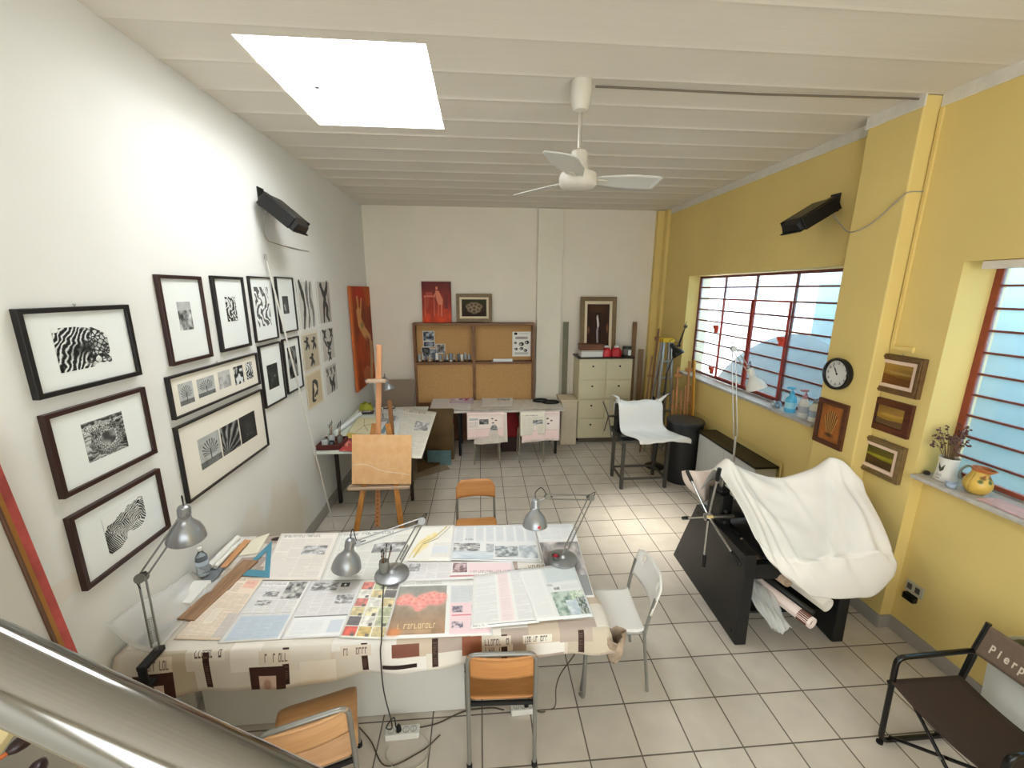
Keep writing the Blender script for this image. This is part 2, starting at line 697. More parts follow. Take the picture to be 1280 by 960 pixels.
def np_photos():
    a = paper(400, 680, (.90, .91, .92), 80); d = Draw(a)
    for k in range(8): d.rect(.04 + k * .12, .06, .13 + k * .12, .5, (.84, .86, .88)); d.text(.04 + k * .12, .06, .13 + k * .12, .48, 1, (.72, .75, .78), 81 + k)
    d.photo(.03, .54, .33, .76, (.2, .2, .22), (.85, .85, .85), 90, 7); d.photo(.02, .76, .48, .96, (.7, .76, .82), (.86, .9, .93), 91, 3); d.head(.16, .4, .25, .45, (.3, .3, .32), 92)
    d.photo(.5, .62, .76, .9, (.25, .3, .34), (.85, .87, .88), 93, 6); d.photo(.77, .6, .97, .92, (.5, .55, .6), (.85, .88, .9), 94, 3); d.photo(.4, .56, .49, .78, (.5, .52, .54), (.75, .77, .8), 95, 3)
    d.rect(.02, .96, .98, .975, (.5, .5, .55))
    return a


def np_giraffe():
    a = paper(360, 440, (.95, .94, .91), 100); d = Draw(a)
    for x, y, r in ((.3, .55, .14), (.22, .72, .1), (.38, .4, .1), (.5, .3, .08)): d.ell(x, y, r * .8, r, (.93, .84, .52), .5)
    d.path([(.2, .9), (.3, .5), (.5, .38), (.78, .05)], .02, (.78, .68, .36)); d.path([(.32, .55), (.6, .4), (.88, .06)], .012, (.6, .55, .35)); d.path([(.1, .92), (.16, .6), (.3, .4)], .012, (.85, .75, .4))
    d.text(.55, .52, .95, .9, 3, (.74, .76, .78), 101); d.rect(.55, .62, .92, .8, (.84, .87, .9)); d.text(.62, .1, .95, .45, 1, (.85, .85, .83), 102, 8)
    return a


def np_mid():
    a = paper(200, 900, (.93, .92, .93), 110); d = Draw(a)
    d.text(.02, .1, .3, .9, 3, (.7, .72, .75), 111); d.photo(.04, .1, .14, .5, (.5, .52, .54), (.88, .88, .88), 112, 4)
    d.photo(.44, .08, .57, .62, (.28, .14, .18), (.82, .7, .72), 113, 5); d.rect(.58, .1, .98, .65, (.95, .83, .86)); d.head(.6, .55, .95, .68, (.5, .4, .45), 114); d.rect(.42, .78, .98, .86, (.75, .4, .45)); d.text(.3, .1, .43, .9, 1, (.7, .7, .74), 115)
    return a


def np_animal():
    a = paper(700, 340, (.9, .88, .87), 120); d = Draw(a)
    d.rect(0, 0, 1, .28, (.9, .91, .92)); d.text(.08, .04, .9, .26, 3, (.76, .78, .8), 121)
    d.photo(.02, .3, .98, .98, (.25, .24, .25), (.86, .82, .82), 122, 4, 2); d.ell(.5, .5, .3, .13, (.86, .8, .79), .4); d.ell(.32, .47, .07, .04, (.12, .1, .1), .3); d.rect(.3, .75, .98, .98, (.42, .43, .45))
    return a


def np_pink(seed):
    a = paper(420, 520, (.93, .86, .83), seed); d = Draw(a)
    d.text(.04, .04, .96, .96, 5, (.72, .64, .63), seed); d.rect(.04, .04, .96, .55, (.93, .88, .85)); d.rect(.06, .08, .3, .18, (.72, .72, .72)); d.photo(.33, .14, .58, .36, (.2, .2, .2), (.6, .6, .58), seed + 1, 5)
    d.text(.05, .24, .3, .5, 2, (.7, .66, .65), seed + 2)
    for x, y in ((.68, .12), (.78, .2), (.7, .32)): d.ell(x, y, .03, .025, (.2, .2, .22), .3)
    d.rect(.04, .58, .96, .9, (.94, .84, .83))
    return a


def np_plain(seed, tint=W_):
    a = paper(400, 300, tint, seed); d = Draw(a)
    ink = tuple(x * .78 for x in tint)
    d.text(.06, .14, .94, .95, 4, ink, seed); d.head(.08, .05, .7, .1, (.35, .35, .36), seed + 1); d.photo(.5, .3, .9, .5, (.3, .3, .3), (.85, .85, .85), seed + 2, 5); d.rect(.08, .66, .45, .9, tuple(x * .93 for x in tint))
    return a


def worley(h, w, n, seed, asp=1.0):
    rg = np.random.RandomState(seed)
    P = rg.rand(n, 2)
    Y, X = np.mgrid[0:h, 0:w]; Y = Y / h; X = X / w
    d1 = np.full((h, w), 9.0); d2 = d1.copy()
    for y, x in P:
        d = np.hypot((X - x) * asp, Y - y)
        d2 = np.minimum(d2, np.maximum(d1, d)); d1 = np.minimum(d1, d)
    return d1, d2


def print_art(kind, seed, h=220, w=220):
    """black-and-white engraving or woodcut"""
    Y, X = np.mgrid[0:h, 0:w]; Y = Y / h; X = X / w
    n = fbm(h, w, 4, seed, 5)
    m = fbm(h, w, 3, seed + 9, 3)
    if kind == 'scales':      # a dark nest among scales and leaf strokes
        d1, d2 = worley(h, w, 150, seed, 1.3)
        k = np.clip((d2 - d1) * 38 - .25, 0, 1) * (.55 + .9 * (n - .2))
        st = np.clip(np.sin((X * 60 + Y * 25) + n * 14) * .8 + .3, 0, 1)
        q = np.clip((.62 - X + (n - .5) * .5) * 6, 0, 1)
        k = k * (1 - q) + st * q
        k = k * (1 - .8 * np.exp(-((X - .5) ** 2 / .06 + (Y - .52 + .3 * (X - .5)) ** 2 / .02)))
        e = np.hypot((X - .5) / .5, (Y - .5) / .47) + (m - .5) * .9 + (n - .5) * .5
        k = np.where(e > 1.28, 1, np.clip(k, 0, 1))
    elif kind == 'shell':     # a coiled shell of fine scales on rock
        d1, d2 = worley(h, w, 420, seed, 1.3)
        sc = np.clip((d2 - d1) * 55, 0, 1)
        k = np.clip(n * 1.5 - .25 + .25 * np.sin(Y * 50 + n * 20), .05, .85)
        a_ = np.hypot((X - .55) / .42, (Y - .55) / .42)
        k = np.where(a_ < 1, np.clip(sc * (1.1 - .7 * a_) + .1, .1, .95), k)
        k = np.where((a_ < .45), np.clip(.5 + (n - .5) * 1.6, .2, .9), k)
        k = np.where((Y < .3 - .15 * X) & (Y > .1), np.clip(sc + .1, 0, .9), k)
    elif kind == 'hatch':     # rock face of fine slanting strokes
        t = np.sin((X * .5 + Y) * 130 + n * 34) * .5 + .5
        u = np.sin((X - Y * .6) * 120 + m * 30) * .5 + .5
        k = np.clip(np.where(n > .5, t, u * .9) * 1.25 - .25 + (m - .5) * 1.2 + .12, 0, 1)
        e = np.abs(Y - .5 - (.5 - X) * .35) - .36 + (n - .5) * .35 + np.clip(np.abs(X - .5) - .42, 0, 1) * 2
        k = np.where(e > 0, 1, k)
    elif kind == 'tree':
        k = np.clip(.75 + .2 * (n - .5), 0, 1)
        k = np.where(Y > .78, .25 + .3 * n, k)
        d = np.clip(1 - np.abs(X - .5) * 40, 0, 1) * (Y > .45) * (Y < .8)
        br = (np.sin(np.arctan2(Y - .6, X - .5) * 22 + n * 8) > .3) * (np.hypot(X - .5, (Y - .45) * 1.2) < .38) * (Y < .65)
        k = np.clip(k - d - br * .45, .05, 1)
    elif kind == 'rays':
        th = np.arctan2(Y - 1.0, X - .2)
        k = np.clip(.25 + .35 * np.sin(th * 18 + n * 3) + (n - .5) * .6, .03, 1)
    elif kind == 'dark':
        k = np.clip((n - .56) * 4, .08, 1) * np.exp(-((X - .5) ** 2 / .08 + (Y - .5) ** 2 / .1)) + .1
    elif kind == 'swirl':
        k = (np.sin(X * 20 + np.sin(Y * 9 + n * 4) * 4) + np.sin(Y * 6) * .4 + (m - .5) * 2 > 0) * .85 + .07
    elif kind == 'village':
        k = np.clip(.55 + (n - .5) * 1.8 + .15 * np.sin(X * 70) * np.sin(Y * 60), .1, 1)
        k = np.where(Y < .3, .75 + .2 * (n - .5), k)
    else:
        k = np.clip((n - .5) * 5 + .5, .05, .95)
    return (.09 + .82 * k[..., None]) * np.array((.985, 1.005, 1.0))


def ink_figure(seed, tint=(.9, .9, .88), ink=(.27, .27, .27), style=0, bg=None):
    """a sheet with a big brushed figure, white margin all round"""
    h, w = 300, 220
    a = canvas(h, w, tint); d = Draw(a)
    d.rect(.07, .05, .93, .95, bg or (.78, .78, .76))
    rg = np.random.RandomState(seed)
    m = rg.uniform(-.05, .05)
    def brush(pts, wd, c=ink):
        p = spline([V((x, y, 0)) for x, y in pts], 6) if len(pts) > 2 else [V((x, y, 0)) for x, y in pts]
        for i in range(len(p) - 1):
            f_ = (i + .5) / (len(p) - 1)
            d.line(p[i].x, p[i].y, p[i + 1].x, p[i + 1].y, wd * (.45 + .75 * math.sin(PI * min(1, f_ * .9 + .08))) * rg.uniform(.85, 1.15), c, .9)
    g2 = (.48, .48, .47)
    if style == 0:
        brush([(.16, .05), (.3, .3), (.38, .5), (.22, .95)], .07); brush([(.6, .05), (.52, .35), (.62, .6), (.5, .95)], .075, g2); brush([(.82, .06), (.72, .35), (.86, .65), (.8, .95)], .06, g2); brush([(.4, .05), (.44, .4), (.5, .7), (.4, .95)], .03, (.88, .88, .87)); brush([(.7, .05), (.64, .5), (.72, .95)], .025, (.88, .88, .87))
    elif style == 1:
        d.ell(.3, .13, .08, .06, ink); brush([(.3, .15), (.42, .28), (.52, .42), (.42, .6), (.34, .92)], .075); brush([(.76, .06), (.7, .2), (.56, .34), (.5, .44)], .07); brush([(.5, .46), (.64, .62), (.6, .78), (.72, .93)], .07); brush([(.78, .3), (.8, .6), (.76, .9)], .03, g2)
    elif style == 2:
        for x, y in ((.28, .26), (.7, .3), (.5, .72)):
            d.ell(x + .02, y - .13, .05, .035, ink); brush([(x - .13, y - .06), (x - .02, y - .05), (x + .1, y - .12)], .04); brush([(x, y - .08), (x + .02, y + .04), (x - .09, y + .16)], .05); brush([(x + .02, y + .03), (x + .1, y + .08), (x + .09, y + .17)], .035)
    elif style == 3:
        for x, y in ((.24, .2), (.74, .2), (.5, .55), (.5, .85)):
            brush([(x - .1, y - .12), (x + .04, y - .02), (x - .06, y + .13)], .055); brush([(x + .12, y - .1), (x + .02, y), (x + .12, y + .12)], .045)
        brush([(.2, .35), (.34, .5), (.46, .6)], .04); brush([(.8, .35), (.68, .5), (.54, .6)], .04)
    elif style == 4:
        brush([(.42, .28), (.55, .3), (.66, .42), (.62, .7)], .06); brush([(.42, .3), (.4, .5), (.34, .8), (.5, .84)], .055); brush([(.48, .42), (.56, .56), (.5, .72)], .06, (.88, .84, .74)); brush([(.62, .6), (.48, .7)], .04)
    else:
        for x in (.22, .5, .76): d.ell(x, .18, .08, .06, (.42, .42, .42), .4); brush([(x, .2), (x + .05, .28), (x, .36)], .04, (.42, .42, .42))
        brush([(.36, .42), (.42, .6), (.5, .72), (.44, .93)], .06); brush([(.72, .42), (.62, .6), (.66, .76), (.6, .93)], .06); brush([(.42, .55), (.55, .62), (.68, .56)], .045)
    return a


def paint_red():
    h, w = 300, 220
    g = np.linspace(0, 1, h)[:, None, None]
    n = fbm(h, w, 6, 201)[..., None]
    a = np.array((.36, .06, .05)) * (1 - g) + np.array((.82, .26, .06)) * g
    a = np.broadcast_to(a, (h, w, 3)) * (.75 + .5 * n)
    a = a.copy(); d = Draw(a)
    d.rect(.07, .34, .46, .38, (.86, .45, .32)); d.rect(.09, .38, .12, .86, (.8, .4, .28)); d.rect(.40, .38, .43, .84, (.82, .42, .3)); d.rect(.14, .26, .36, .34, (.7, .28, .22)); d.poly([(.08, .4), (.26, .4), (.2, .66), (.08, .66)], (.72, .3, .22), .7)
    d.ell(.51, .16, .04, .045, (.84, .5, .36)); d.poly([(.46, .22), (.58, .22), (.72, .44), (.7, .58), (.55, .56), (.48, .4)], (.86, .5, .38)); d.rect(.64, .56, .69, .86, (.84, .44, .3)); d.path([(.5, .26), (.42, .34)], .02, (.86, .5, .38)); d.path([(.56, .56), (.55, .84)], .022, (.8, .35, .25))
    d.rect(.76, .3, .9, .66, (.4, .08, .05), .7)
    return a


def paint_flower():
    a = canvas(220, 280, (.2, .15, .09)); d = Draw(a)
    d.rect(0, 0, 1, .3, (.2, .2, .1)); d.rect(0, .72, 1, 1, (.17, .11, .06))
    for x, y, r in ((.3, .42, .12), (.42, .32, .12), (.58, .32, .12), (.7, .42, .12), (.36, .6, .12), (.62, .62, .13), (.5, .7, .12), (.5, .5, .1)):
        d.ell(x, y, r * 1.1, r * 1.2, (.62, .55, .45), .3); d.ell(x, y, r * .6, r * .7, (.35, .27, .2), .5)
    d.photo(.3, .35, .7, .7, (.32, .24, .17), (.7, .62, .52), 212, 6) if False else None
    return a


def paint_interior():
    a = canvas(300, 200, (.22, .12, .06)); d = Draw(a)
    n = fbm(300, 200, 5, 221)[..., None]; a *= (.7 + .6 * n)
    d.rect(.08, .3, .3, 1, (.2, .1, .05), .8); d.rect(.7, .3, .95, 1, (.2, .11, .06), .8); d.ell(.5, .1, .3, .12, (.3, .19, .08), .6); d.rect(.38, .2, .62, .95, (.13, .06, .04), .8)
    d.path([(.46, .3), (.52, .45), (.47, .62), (.5, .96)], .045, (.62, .56, .56)); d.path([(.47, .32), (.5, .5)], .035, (.88, .85, .82)); d.ell(.47, .28, .04, .035, (.8, .72, .66), .3)
    d.ell(.08, .6, .05, .08, (.5, .3, .18), .5); d.ell(.92, .55, .05, .1, (.48, .3, .2), .5)
    return a


def paint_orange():
    h, w = 520, 220
    n = fbm(h, w, 5, 231)[..., None]
    a = np.array((.62, .24, .06)) * (.65 + .7 * n); d = Draw(a)
    d.ell(.45, .06, .3, .08, (.78, .15, .05), .8, 0, .8); d.poly([(.6, 0), (.95, 0), (.95, .3)], (.7, .36, .1), .6); d.poly([(.85, .2), (.98, .2), (.98, .8), (.6, .5)], (.45, .16, .04), .6)
    sk = (.84, .60, .36)
    d.path([(.3, .1), (.34, .27)], .035, sk); d.path([(.5, .12), (.42, .27)], .03, sk); d.path([(.32, .24), (.36, .36), (.55, .46)], .1, sk); d.ell(.5, .42, .2, .07, sk, .3, .5); d.path([(.62, .44), (.85, .54)], .06, sk); d.ell(.46, .38, .06, .03, (.55, .5, .3), .5)
    d.path([(.85, .52), (.84, .6), (.92, .8)], .05, (.72, .52, .34)); d.poly([(.35, .84), (.55, .8), (.8, .86), (.78, .97), (.4, .96)], (.76, .42, .25), .8); d.path([(.9, .6), (.8, .95)], .07, (.75, .6, .42)); d.rect(0, 0, .07, 1, (.8, .42, .2), .8)
    return a


def paint_land(seed, sky, mid, low, sun=None):
    h, w = 180, 260
    n = fbm(h, w, 3, seed, 5, .4)[..., None]; y = np.linspace(0, 1, h)[:, None, None] + (n - .5) * .35
    a = np.where(y < .45, np.array(sky), np.where(y < .62, np.array(mid), np.array(low))) * (.75 + .5 * n)
    if sun: Draw(a).ell(.45, .45, .35, .06, sun, .9, 0, .7)
    return a


def paint_leaf():
    a = canvas(300, 220, (.60, .36, .16)); d = Draw(a)
    n = fbm(300, 220, 6, 251)[..., None]; a *= (.8 + .4 * n)
    for k in range(13):
        an = -1.57 + (k - 6) * .12
        x1, y1 = .5 + .42 * math.cos(an) * 1.0, .82 + .66 * math.sin(an)
        d.path([(.5 + (k - 6) * .012, .82), ((.5 + x1) / 2 + (k - 6) * .01, (.8 + y1) / 2), (x1, y1)], .02, (.34, .24, .12) if k % 2 else (.72, .52, .28))
    d.ell(.5, .82, .16, .05, (.3, .2, .1), .5)
    return a


def cloth_art():
    """patchwork tablecloth: beige and brown patches, lettering and cups"""
    h, w = 700, 1500
    a = canvas(h, w, (.83, .79, .74)); d = Draw(a)
    rg = np.random.RandomState(301)
    cs = [(.86, .84, .80), (.78, .72, .65), (.89, .88, .86), (.70, .64, .60), (.91, .89, .86), (.75, .71, .64), (.84, .82, .78)]
    x = 0
    for i in range(15):
        y = 0
        while y < 1:
            hh = rg.uniform(.07, .16)
            x0 = i / 15 + rg.uniform(-.012, .012)
            d.rect(max(0, x0), y, min(1, x0 + .08), min(1, y + hh), cs[rg.randint(len(cs))])
            y += hh
    for i in range(46):
        x0, y0 = rg.uniform(0, .95), rg.uniform(0, .94)
        k = rg.randint(5)
        if k == 0: d.rect(x0, y0, x0 + .012, y0 + .075, (.20, .12, .10))
        if k == 1: d.rect(x0, y0, x0 + .05, y0 + .04, (.52, .34, .27))
        if k == 2: d.rect(x0, y0, x0 + .06, y0 + .035, (.88, .86, .82)); d.head(x0 + .004, y0 + .004, x0 + .05, y0 + .028, (.35, .3, .27), i)
        if k == 3: d.rect(x0, y0, x0 + .055, y0 + .085, (.24, .15, .13)); d.rect(x0 + .013, y0 + .022, x0 + .042, y0 + .085, (.86, .80, .74)); d.ell(x0 + .027, y0 + .06, .007, .018, (.75, .62, .55), .3)
        if k == 4: d.ell(x0 + .02, y0 + .02, .016, .02, (.2, .14, .12), .2); d.text(x0, y0 + .05, x0 + .05, y0 + .08, 1, (.6, .52, .45), i, 4)
    # the hem strips that hang along the long side
    for i, x0 in enumerate((.16, .31, .46, .60, .74, .90)):
        d.rect(x0, .86, x0 + .012, .985, (.22, .14, .12)); d.text(x0 + .002, .87, x0 + .01, .975, 1, (.45, .36, .3), i, 6)
    for i, x0 in enumerate((.035, .245)):
        d.rect(x0, .91, x0 + .07, 1, (.26, .16, .14)); d.rect(x0 + .017, .945, x0 + .052, 1, (.84, .76, .72)); d.ell(x0 + .034, .98, .008, .02, (.72, .58, .52), .3)
    for x0, s in ((.045, 1), (.265, 2), (.42, 3), (.7, 4)):
        d.rect(x0, .865, x0 + .06, .905, (.86, .82, .77)); d.head(x0 + .006, .872, x0 + .052, .897, (.45, .4, .36), s)
    d.rect(.52, .87, .575, .92, (.50, .32, .26)); d.rect(.5, .955, .57, .975, (.16, .1, .09)); d.rect(.66, .86, .7, .95, (.58, .36, .26))
    d.text(.08, .55, .95, .8, 12, (.74, .66, .58), 9, 7, .5, .4)
    return a * (.94 + .12 * fbm(h, w, 6, 303)[..., None])


def poster_art():
    a = canvas(260, 180, (.93, .93, .90)); d = Draw(a)
    d.ell(.18, .08, .09, .05, (.12, .12, .12)); d.head(.36, .06, .9, .09, (.5, .5, .52), 3); d.rect(.16, .2, .84, .3, (.72, .70, .68)); d.text(.18, .21, .82, .29, 1, (.5, .42, .45), 5)
    for x, y, r in ((.16, .45, .07), (.5, .5, .12), (.8, .43, .11), (.2, .7, .08), (.5, .68, .09), (.72, .76, .09)):
        d.ell(x, y, r, r * .6, (.12, .12, .13), .3); d.ell(x - r * .3, y + r * .1, r * .4, r * .3, (.85, .85, .83), .3)
    d.text(.1, .84, .9, .95, 1, (.45, .45, .46), 8, 8)
    return a


def mug_art():
    a = canvas(160, 480, (.86, .85, .82)); d = Draw(a)
    cx = .5
    d.poly([(cx - .06, .25), (cx - .01, .45), (cx + .05, .22), (cx + .045, .45), (cx, .6), (cx - .05, .5)], (.18, .2, .17)); d.line(cx - .055, .3, cx + .01, .52, .008, (.3, .34, .25))
    d.text(cx - .05, .66, cx + .05, .8, 1, (.45, .45, .42), 4, 6); d.head(cx - .03, .84, cx + .03, .9, (.4, .4, .38), 5)
    return a


def jug_art():
    a = canvas(200, 400, (.80, .66, .30)); d = Draw(a)
    a *= (.9 + .2 * fbm(200, 400, 4, 331)[..., None])
    for x in (.2, .3, .62, .72, .85): d.ell(x, .38, .045, .07, (.45, .33, .10), .4); d.ell(x + .03, .5, .03, .05, (.30, .36, .14), .4); d.ell(x - .03, .3, .025, .04, (.62, .25, .12), .4)
    d.rect(0, 0, 1, .14, (.70, .40, .24))
    return a


def card_art(cs, seed, h=160, w=220):
    a = canvas(h, w, cs[0]); d = Draw(a); rg = np.random.RandomState(seed)
    for i in range(14):
        c = cs[rg.randint(len(cs))]
        d.ell(rg.rand(), rg.rand(), rg.uniform(.05, .2), rg.uniform(.05, .2), c, .4, rg.rand() * 3)
    return a

# ------------------------------------------------------------------ setting
LX, BY, WX, CZ = -1.81, 6.98, 3.075, 3.83
FY = -2.2            # where the modelled part of the room ends behind the camera

M_white = mat('white_plaster', (.875, .868, .845), .85, noise=.03, nscale=2, bump=.06, bscale=30)
M_cream = mat('cream_plaster', (.915, .885, .825), .85, noise=.025, nscale=2, bump=.05, bscale=30)
M_yellow = mat('yellow_plaster', (.885, .79, .50), .8, noise=.035, nscale=1.6, bump=.08, bscale=25)
M_skirt = mat('grey_skirting', (.64, .62, .59), .5, noise=.05)


def left_wall_mat():
    """white plaster with a tan damp stain near the floor"""
    m = mat('white_plaster_stained', (.88, .882, .87), .85, noise=.025, nscale=1.5, bump=.06, bscale=30)
    nt = m.node_tree
    b = nt.nodes['Principled BSDF']
    src = b.inputs['Base Color'].links[0].from_socket
    g = nt.nodes.new('ShaderNodeNewGeometry')
    prev = src
    for (cy, cz, ry, rz, col, k) in ((3.55, .45, .42, .42, (.83, .78, .68), .55), (3.05, .72, .2, .2, (.86, .82, .74), .4), (3.9, .2, .3, .3, (.84, .80, .72), .4), (1.62, 1.28, .2, .05, (.86, .80, .72), .4)):
        sub = nt.nodes.new('ShaderNodeVectorMath'); sub.operation = 'SUBTRACT'
        sub.inputs[1].default_value = (LX, cy, cz)
        nt.links.new(g.outputs['Position'], sub.inputs[0])
        mul = nt.nodes.new('ShaderNodeVectorMath'); mul.operation = 'MULTIPLY'
        mul.inputs[1].default_value = (0, 1 / ry, 1 / rz)
        nt.links.new(sub.outputs[0], mul.inputs[0])
        ln = nt.nodes.new('ShaderNodeVectorMath'); ln.operation = 'LENGTH'
        nt.links.new(mul.outputs[0], ln.inputs[0])
        n = nt.nodes.new('ShaderNodeTexNoise'); n.inputs['Scale'].default_value = 4
        nt.links.new(g.outputs['Position'], n.inputs['Vector'])
        ad = nt.nodes.new('ShaderNodeMath'); ad.operation = 'ADD'
        nt.links.new(ln.outputs['Value'], ad.inputs[0]); nt.links.new(n.outputs['Fac'], ad.inputs[1])
        mr = nt.nodes.new('ShaderNodeMapRange')
        mr.inputs['From Min'].default_value = 1.15; mr.inputs['From Max'].default_value = 1.6
        mr.inputs['To Min'].default_value = k; mr.inputs['To Max'].default_value = 0
        nt.links.new(ad.outputs[0], mr.inputs['Value'])
        mx = nt.nodes.new('ShaderNodeMix'); mx.data_type = 'RGBA'
        nt.links.new(mr.outputs['Result'], mx.inputs['Factor'])
        nt.links.new(prev, mx.inputs['A']); mx.inputs['B'].default_value = srgb(col) + (1,)
        prev = mx.outputs['Result']
    nt.links.new(prev, b.inputs['Base Color'])
    return m


def floor_mat():
    """30 cm glazed tiles with dark joints, each tile a slightly different beige grey"""
    m = bpy.data.materials.new('floor_tiles'); m.use_nodes = True
    nt = m.node_tree; b = nt.nodes['Principled BSDF']
    g = nt.nodes.new('ShaderNodeNewGeometry')
    mp = nt.nodes.new('ShaderNodeVectorMath'); mp.operation = 'SUBTRACT'; mp.inputs[1].default_value = (.2846, .2252, 0)
    nt.links.new(g.outputs['Position'], mp.inputs[0])
    sc = nt.nodes.new('ShaderNodeVectorMath'); sc.operation = 'SCALE'; sc.inputs['Scale'].default_value = 1 / .3
    nt.links.new(mp.outputs[0], sc.inputs[0])
    fl = nt.nodes.new('ShaderNodeVectorMath'); fl.operation = 'FLOOR'; nt.links.new(sc.outputs[0], fl.inputs[0])
    fr = nt.nodes.new('ShaderNodeVectorMath'); fr.operation = 'FRACTION'; nt.links.new(sc.outputs[0], fr.inputs[0])
    s2 = nt.nodes.new('ShaderNodeVectorMath'); s2.operation = 'SUBTRACT'; s2.inputs[1].default_value = (.5, .5, 0); nt.links.new(fr.outputs[0], s2.inputs[0])
    ab = nt.nodes.new('ShaderNodeVectorMath'); ab.operation = 'ABSOLUTE'; nt.links.new(s2.outputs[0], ab.inputs[0])
    sp = nt.nodes.new('ShaderNodeSeparateXYZ'); nt.links.new(ab.outputs[0], sp.inputs[0])
    mx = nt.nodes.new('ShaderNodeMath'); mx.operation = 'MAXIMUM'; nt.links.new(sp.outputs[0], mx.inputs[0]); nt.links.new(sp.outputs[1], mx.inputs[1])
    jr = nt.nodes.new('ShaderNodeMapRange'); jr.inputs['From Min'].default_value = .482; jr.inputs['From Max'].default_value = .49
    nt.links.new(mx.outputs[0], jr.inputs['Value'])
    wn = nt.nodes.new('ShaderNodeTexWhiteNoise'); nt.links.new(fl.outputs[0], wn.inputs['Vector'])
    nz = nt.nodes.new('ShaderNodeTexNoise'); nz.inputs['Scale'].default_value = 5; nz.inputs['Detail'].default_value = 6; nt.links.new(g.outputs['Position'], nz.inputs['Vector'])
    ad = nt.nodes.new('ShaderNodeMath'); ad.operation = 'MULTIPLY_ADD'; ad.inputs[1].default_value = .25; nt.links.new(wn.outputs['Value'], ad.inputs[0]); nt.links.new(nz.outputs['Fac'], ad.inputs[2])
    cr = nt.nodes.new('ShaderNodeValToRGB')
    cr.color_ramp.elements[0].position = .3; cr.color_ramp.elements[0].color = srgb((.75, .715, .67)) + (1,)
    cr.color_ramp.elements[1].position = .95; cr.color_ramp.elements[1].color = srgb((.83, .80, .75)) + (1,)
    nt.links.new(ad.outputs[0], cr.inputs['Fac'])
    mc = nt.nodes.new('ShaderNodeMix'); mc.data_type = 'RGBA'; nt.links.new(jr.outputs['Result'], mc.inputs['Factor'])
    nt.links.new(cr.outputs['Color'], mc.inputs['A']); mc.inputs['B'].default_value = srgb((.40, .37, .33)) + (1,)
    nt.links.new(mc.outputs['Result'], b.inputs['Base Color'])
    rr = nt.nodes.new('ShaderNodeMapRange'); rr.inputs['To Min'].default_value = .34; rr.inputs['To Max'].default_value = .8
    nt.links.new(jr.outputs['Result'], rr.inputs['Value']); nt.links.new(rr.outputs['Result'], b.inputs['Roughness'])
    bp = nt.nodes.new('ShaderNodeBump'); bp.inputs['Strength'].default_value = .25; bp.inputs['Distance'].default_value = .004; bp.invert = True
    nt.links.new(jr.outputs['Result'], bp.inputs['Height']); nt.links.new(bp.outputs['Normal'], b.inputs['Normal'])
    return m


struct(MB().box(LX - .2, 3.6, FY, BY + .15, -.12, 0).build('floor', floor_mat()))
struct(MB().box(LX - .15, LX, FY, BY + .12, 0, CZ + .05).build('wall_left', left_wall_mat()))
struct(MB().box(LX, 3.4, BY, BY + .12, 0, CZ + .05).build('wall_back', M_cream))
struct(MB().box(.955, 1.365, BY - .1, BY, 0, CZ).build('pillar_back', mat('pale_pillar_paint', (.90, .88, .81), .8, noise=.02), bevel=.008))
struct(MB().box(2.915, WX, BY - .09, BY, 0, CZ).box(3.02, WX, BY - .22, BY - .09, 0, CZ).build('pillar_corner', M_yellow, bevel=.006))

w = MB()
w.box(WX, 3.42, 5.99, BY + .12, 0, CZ).box(WX, 3.42, 3.36, 5.99, 0, 1.335).box(WX, 3.42, 3.36, 5.99, 2.775, CZ).box(WX, 3.42, 2.48, 3.36, 0, CZ)
w.box(3.17, 3.42, .30, 2.48, 0, 1.27).box(WX, 3.42, .30, 2.48, 2.75, CZ).box(WX, 3.42, FY, .30, 0, CZ)
struct(w.build('wall_right', M_yellow))
struct(MB().box(2.95, WX, 2.83, 3.24, 0, CZ).build('pillar_right', M_yellow, bevel=.01))
struct(MB().box(3.065, WX, FY, 2.83, 3.755, CZ + .02).box(3.065, WX, 3.24, BY - .22, 3.755, CZ + .02).box(2.94, 2.95, 2.82, 3.25, 3.755, CZ + .02).build('trim_1', mat('cornice_plaster', (.87, .85, .80), .9, noise=.06, nscale=9, bump=.4, bscale=40), bevel=.008))

# ceiling: shallow precast slabs running across the room, with the skylight cut out
SKX0, SKX1, SKY0, SKY1 = -1.262, -.268, 2.565, 3.775
ys = set([FY, SKY0, SKY1, BY + .12])
k = -15
while True:
    y0 = 3.19 + .362 * k
    if y0 > BY: break
    for j in (0, .02, .045, .10, .18, .26, .317, .342):
        if FY < y0 + j < BY + .12: ys.add(round(y0 + j, 4))
    k += 1
ys = sorted(ys)


def ceil_z(y):
    t = ((y - 3.19) / .362) % 1.0
    d = min(t, 1 - t)
    f_ = min(1, max(.25, (y - 2.2) / 1.2))
    return CZ + .006 * f_ * min(1, d * 14) ** .7 + .006 * (1 - (2 * t - 1) ** 2)


xs = [LX - .1, SKX0, SKX1, 3.5]
cb = MB()
vs = [(x, y, ceil_z(y)) for y in ys for x in xs]
fs = []
for j in range(len(ys) - 1):
    for i in range(3):
        if i == 1 and ys[j] >= SKY0 - 1e-6 and ys[j + 1] <= SKY1 + 1e-6: continue
        a = j * 4 + i
        fs.append((a, a + 1, a + 5, a + 4))
cb.add(vs, fs)
cb.box(LX - .2, SKX0 - .1, FY, BY + .2, 4.2, 4.3).box(SKX1 + .1, 3.6, FY, BY + .2, 4.2, 4.3).box(SKX0 - .1, SKX1 + .1, FY, SKY0 - .1, 4.2, 4.3).box(SKX0 - .1, SKX1 + .1, SKY1 + .1, BY + .2, 4.2, 4.3)
struct(cb.build('ceiling', mat('ceiling_paint', (.865, .84, .795), .9, noise=.03, nscale=1.4, bump=.08, bscale=25, stretch=(.5, 2, 1)), fixn=False))

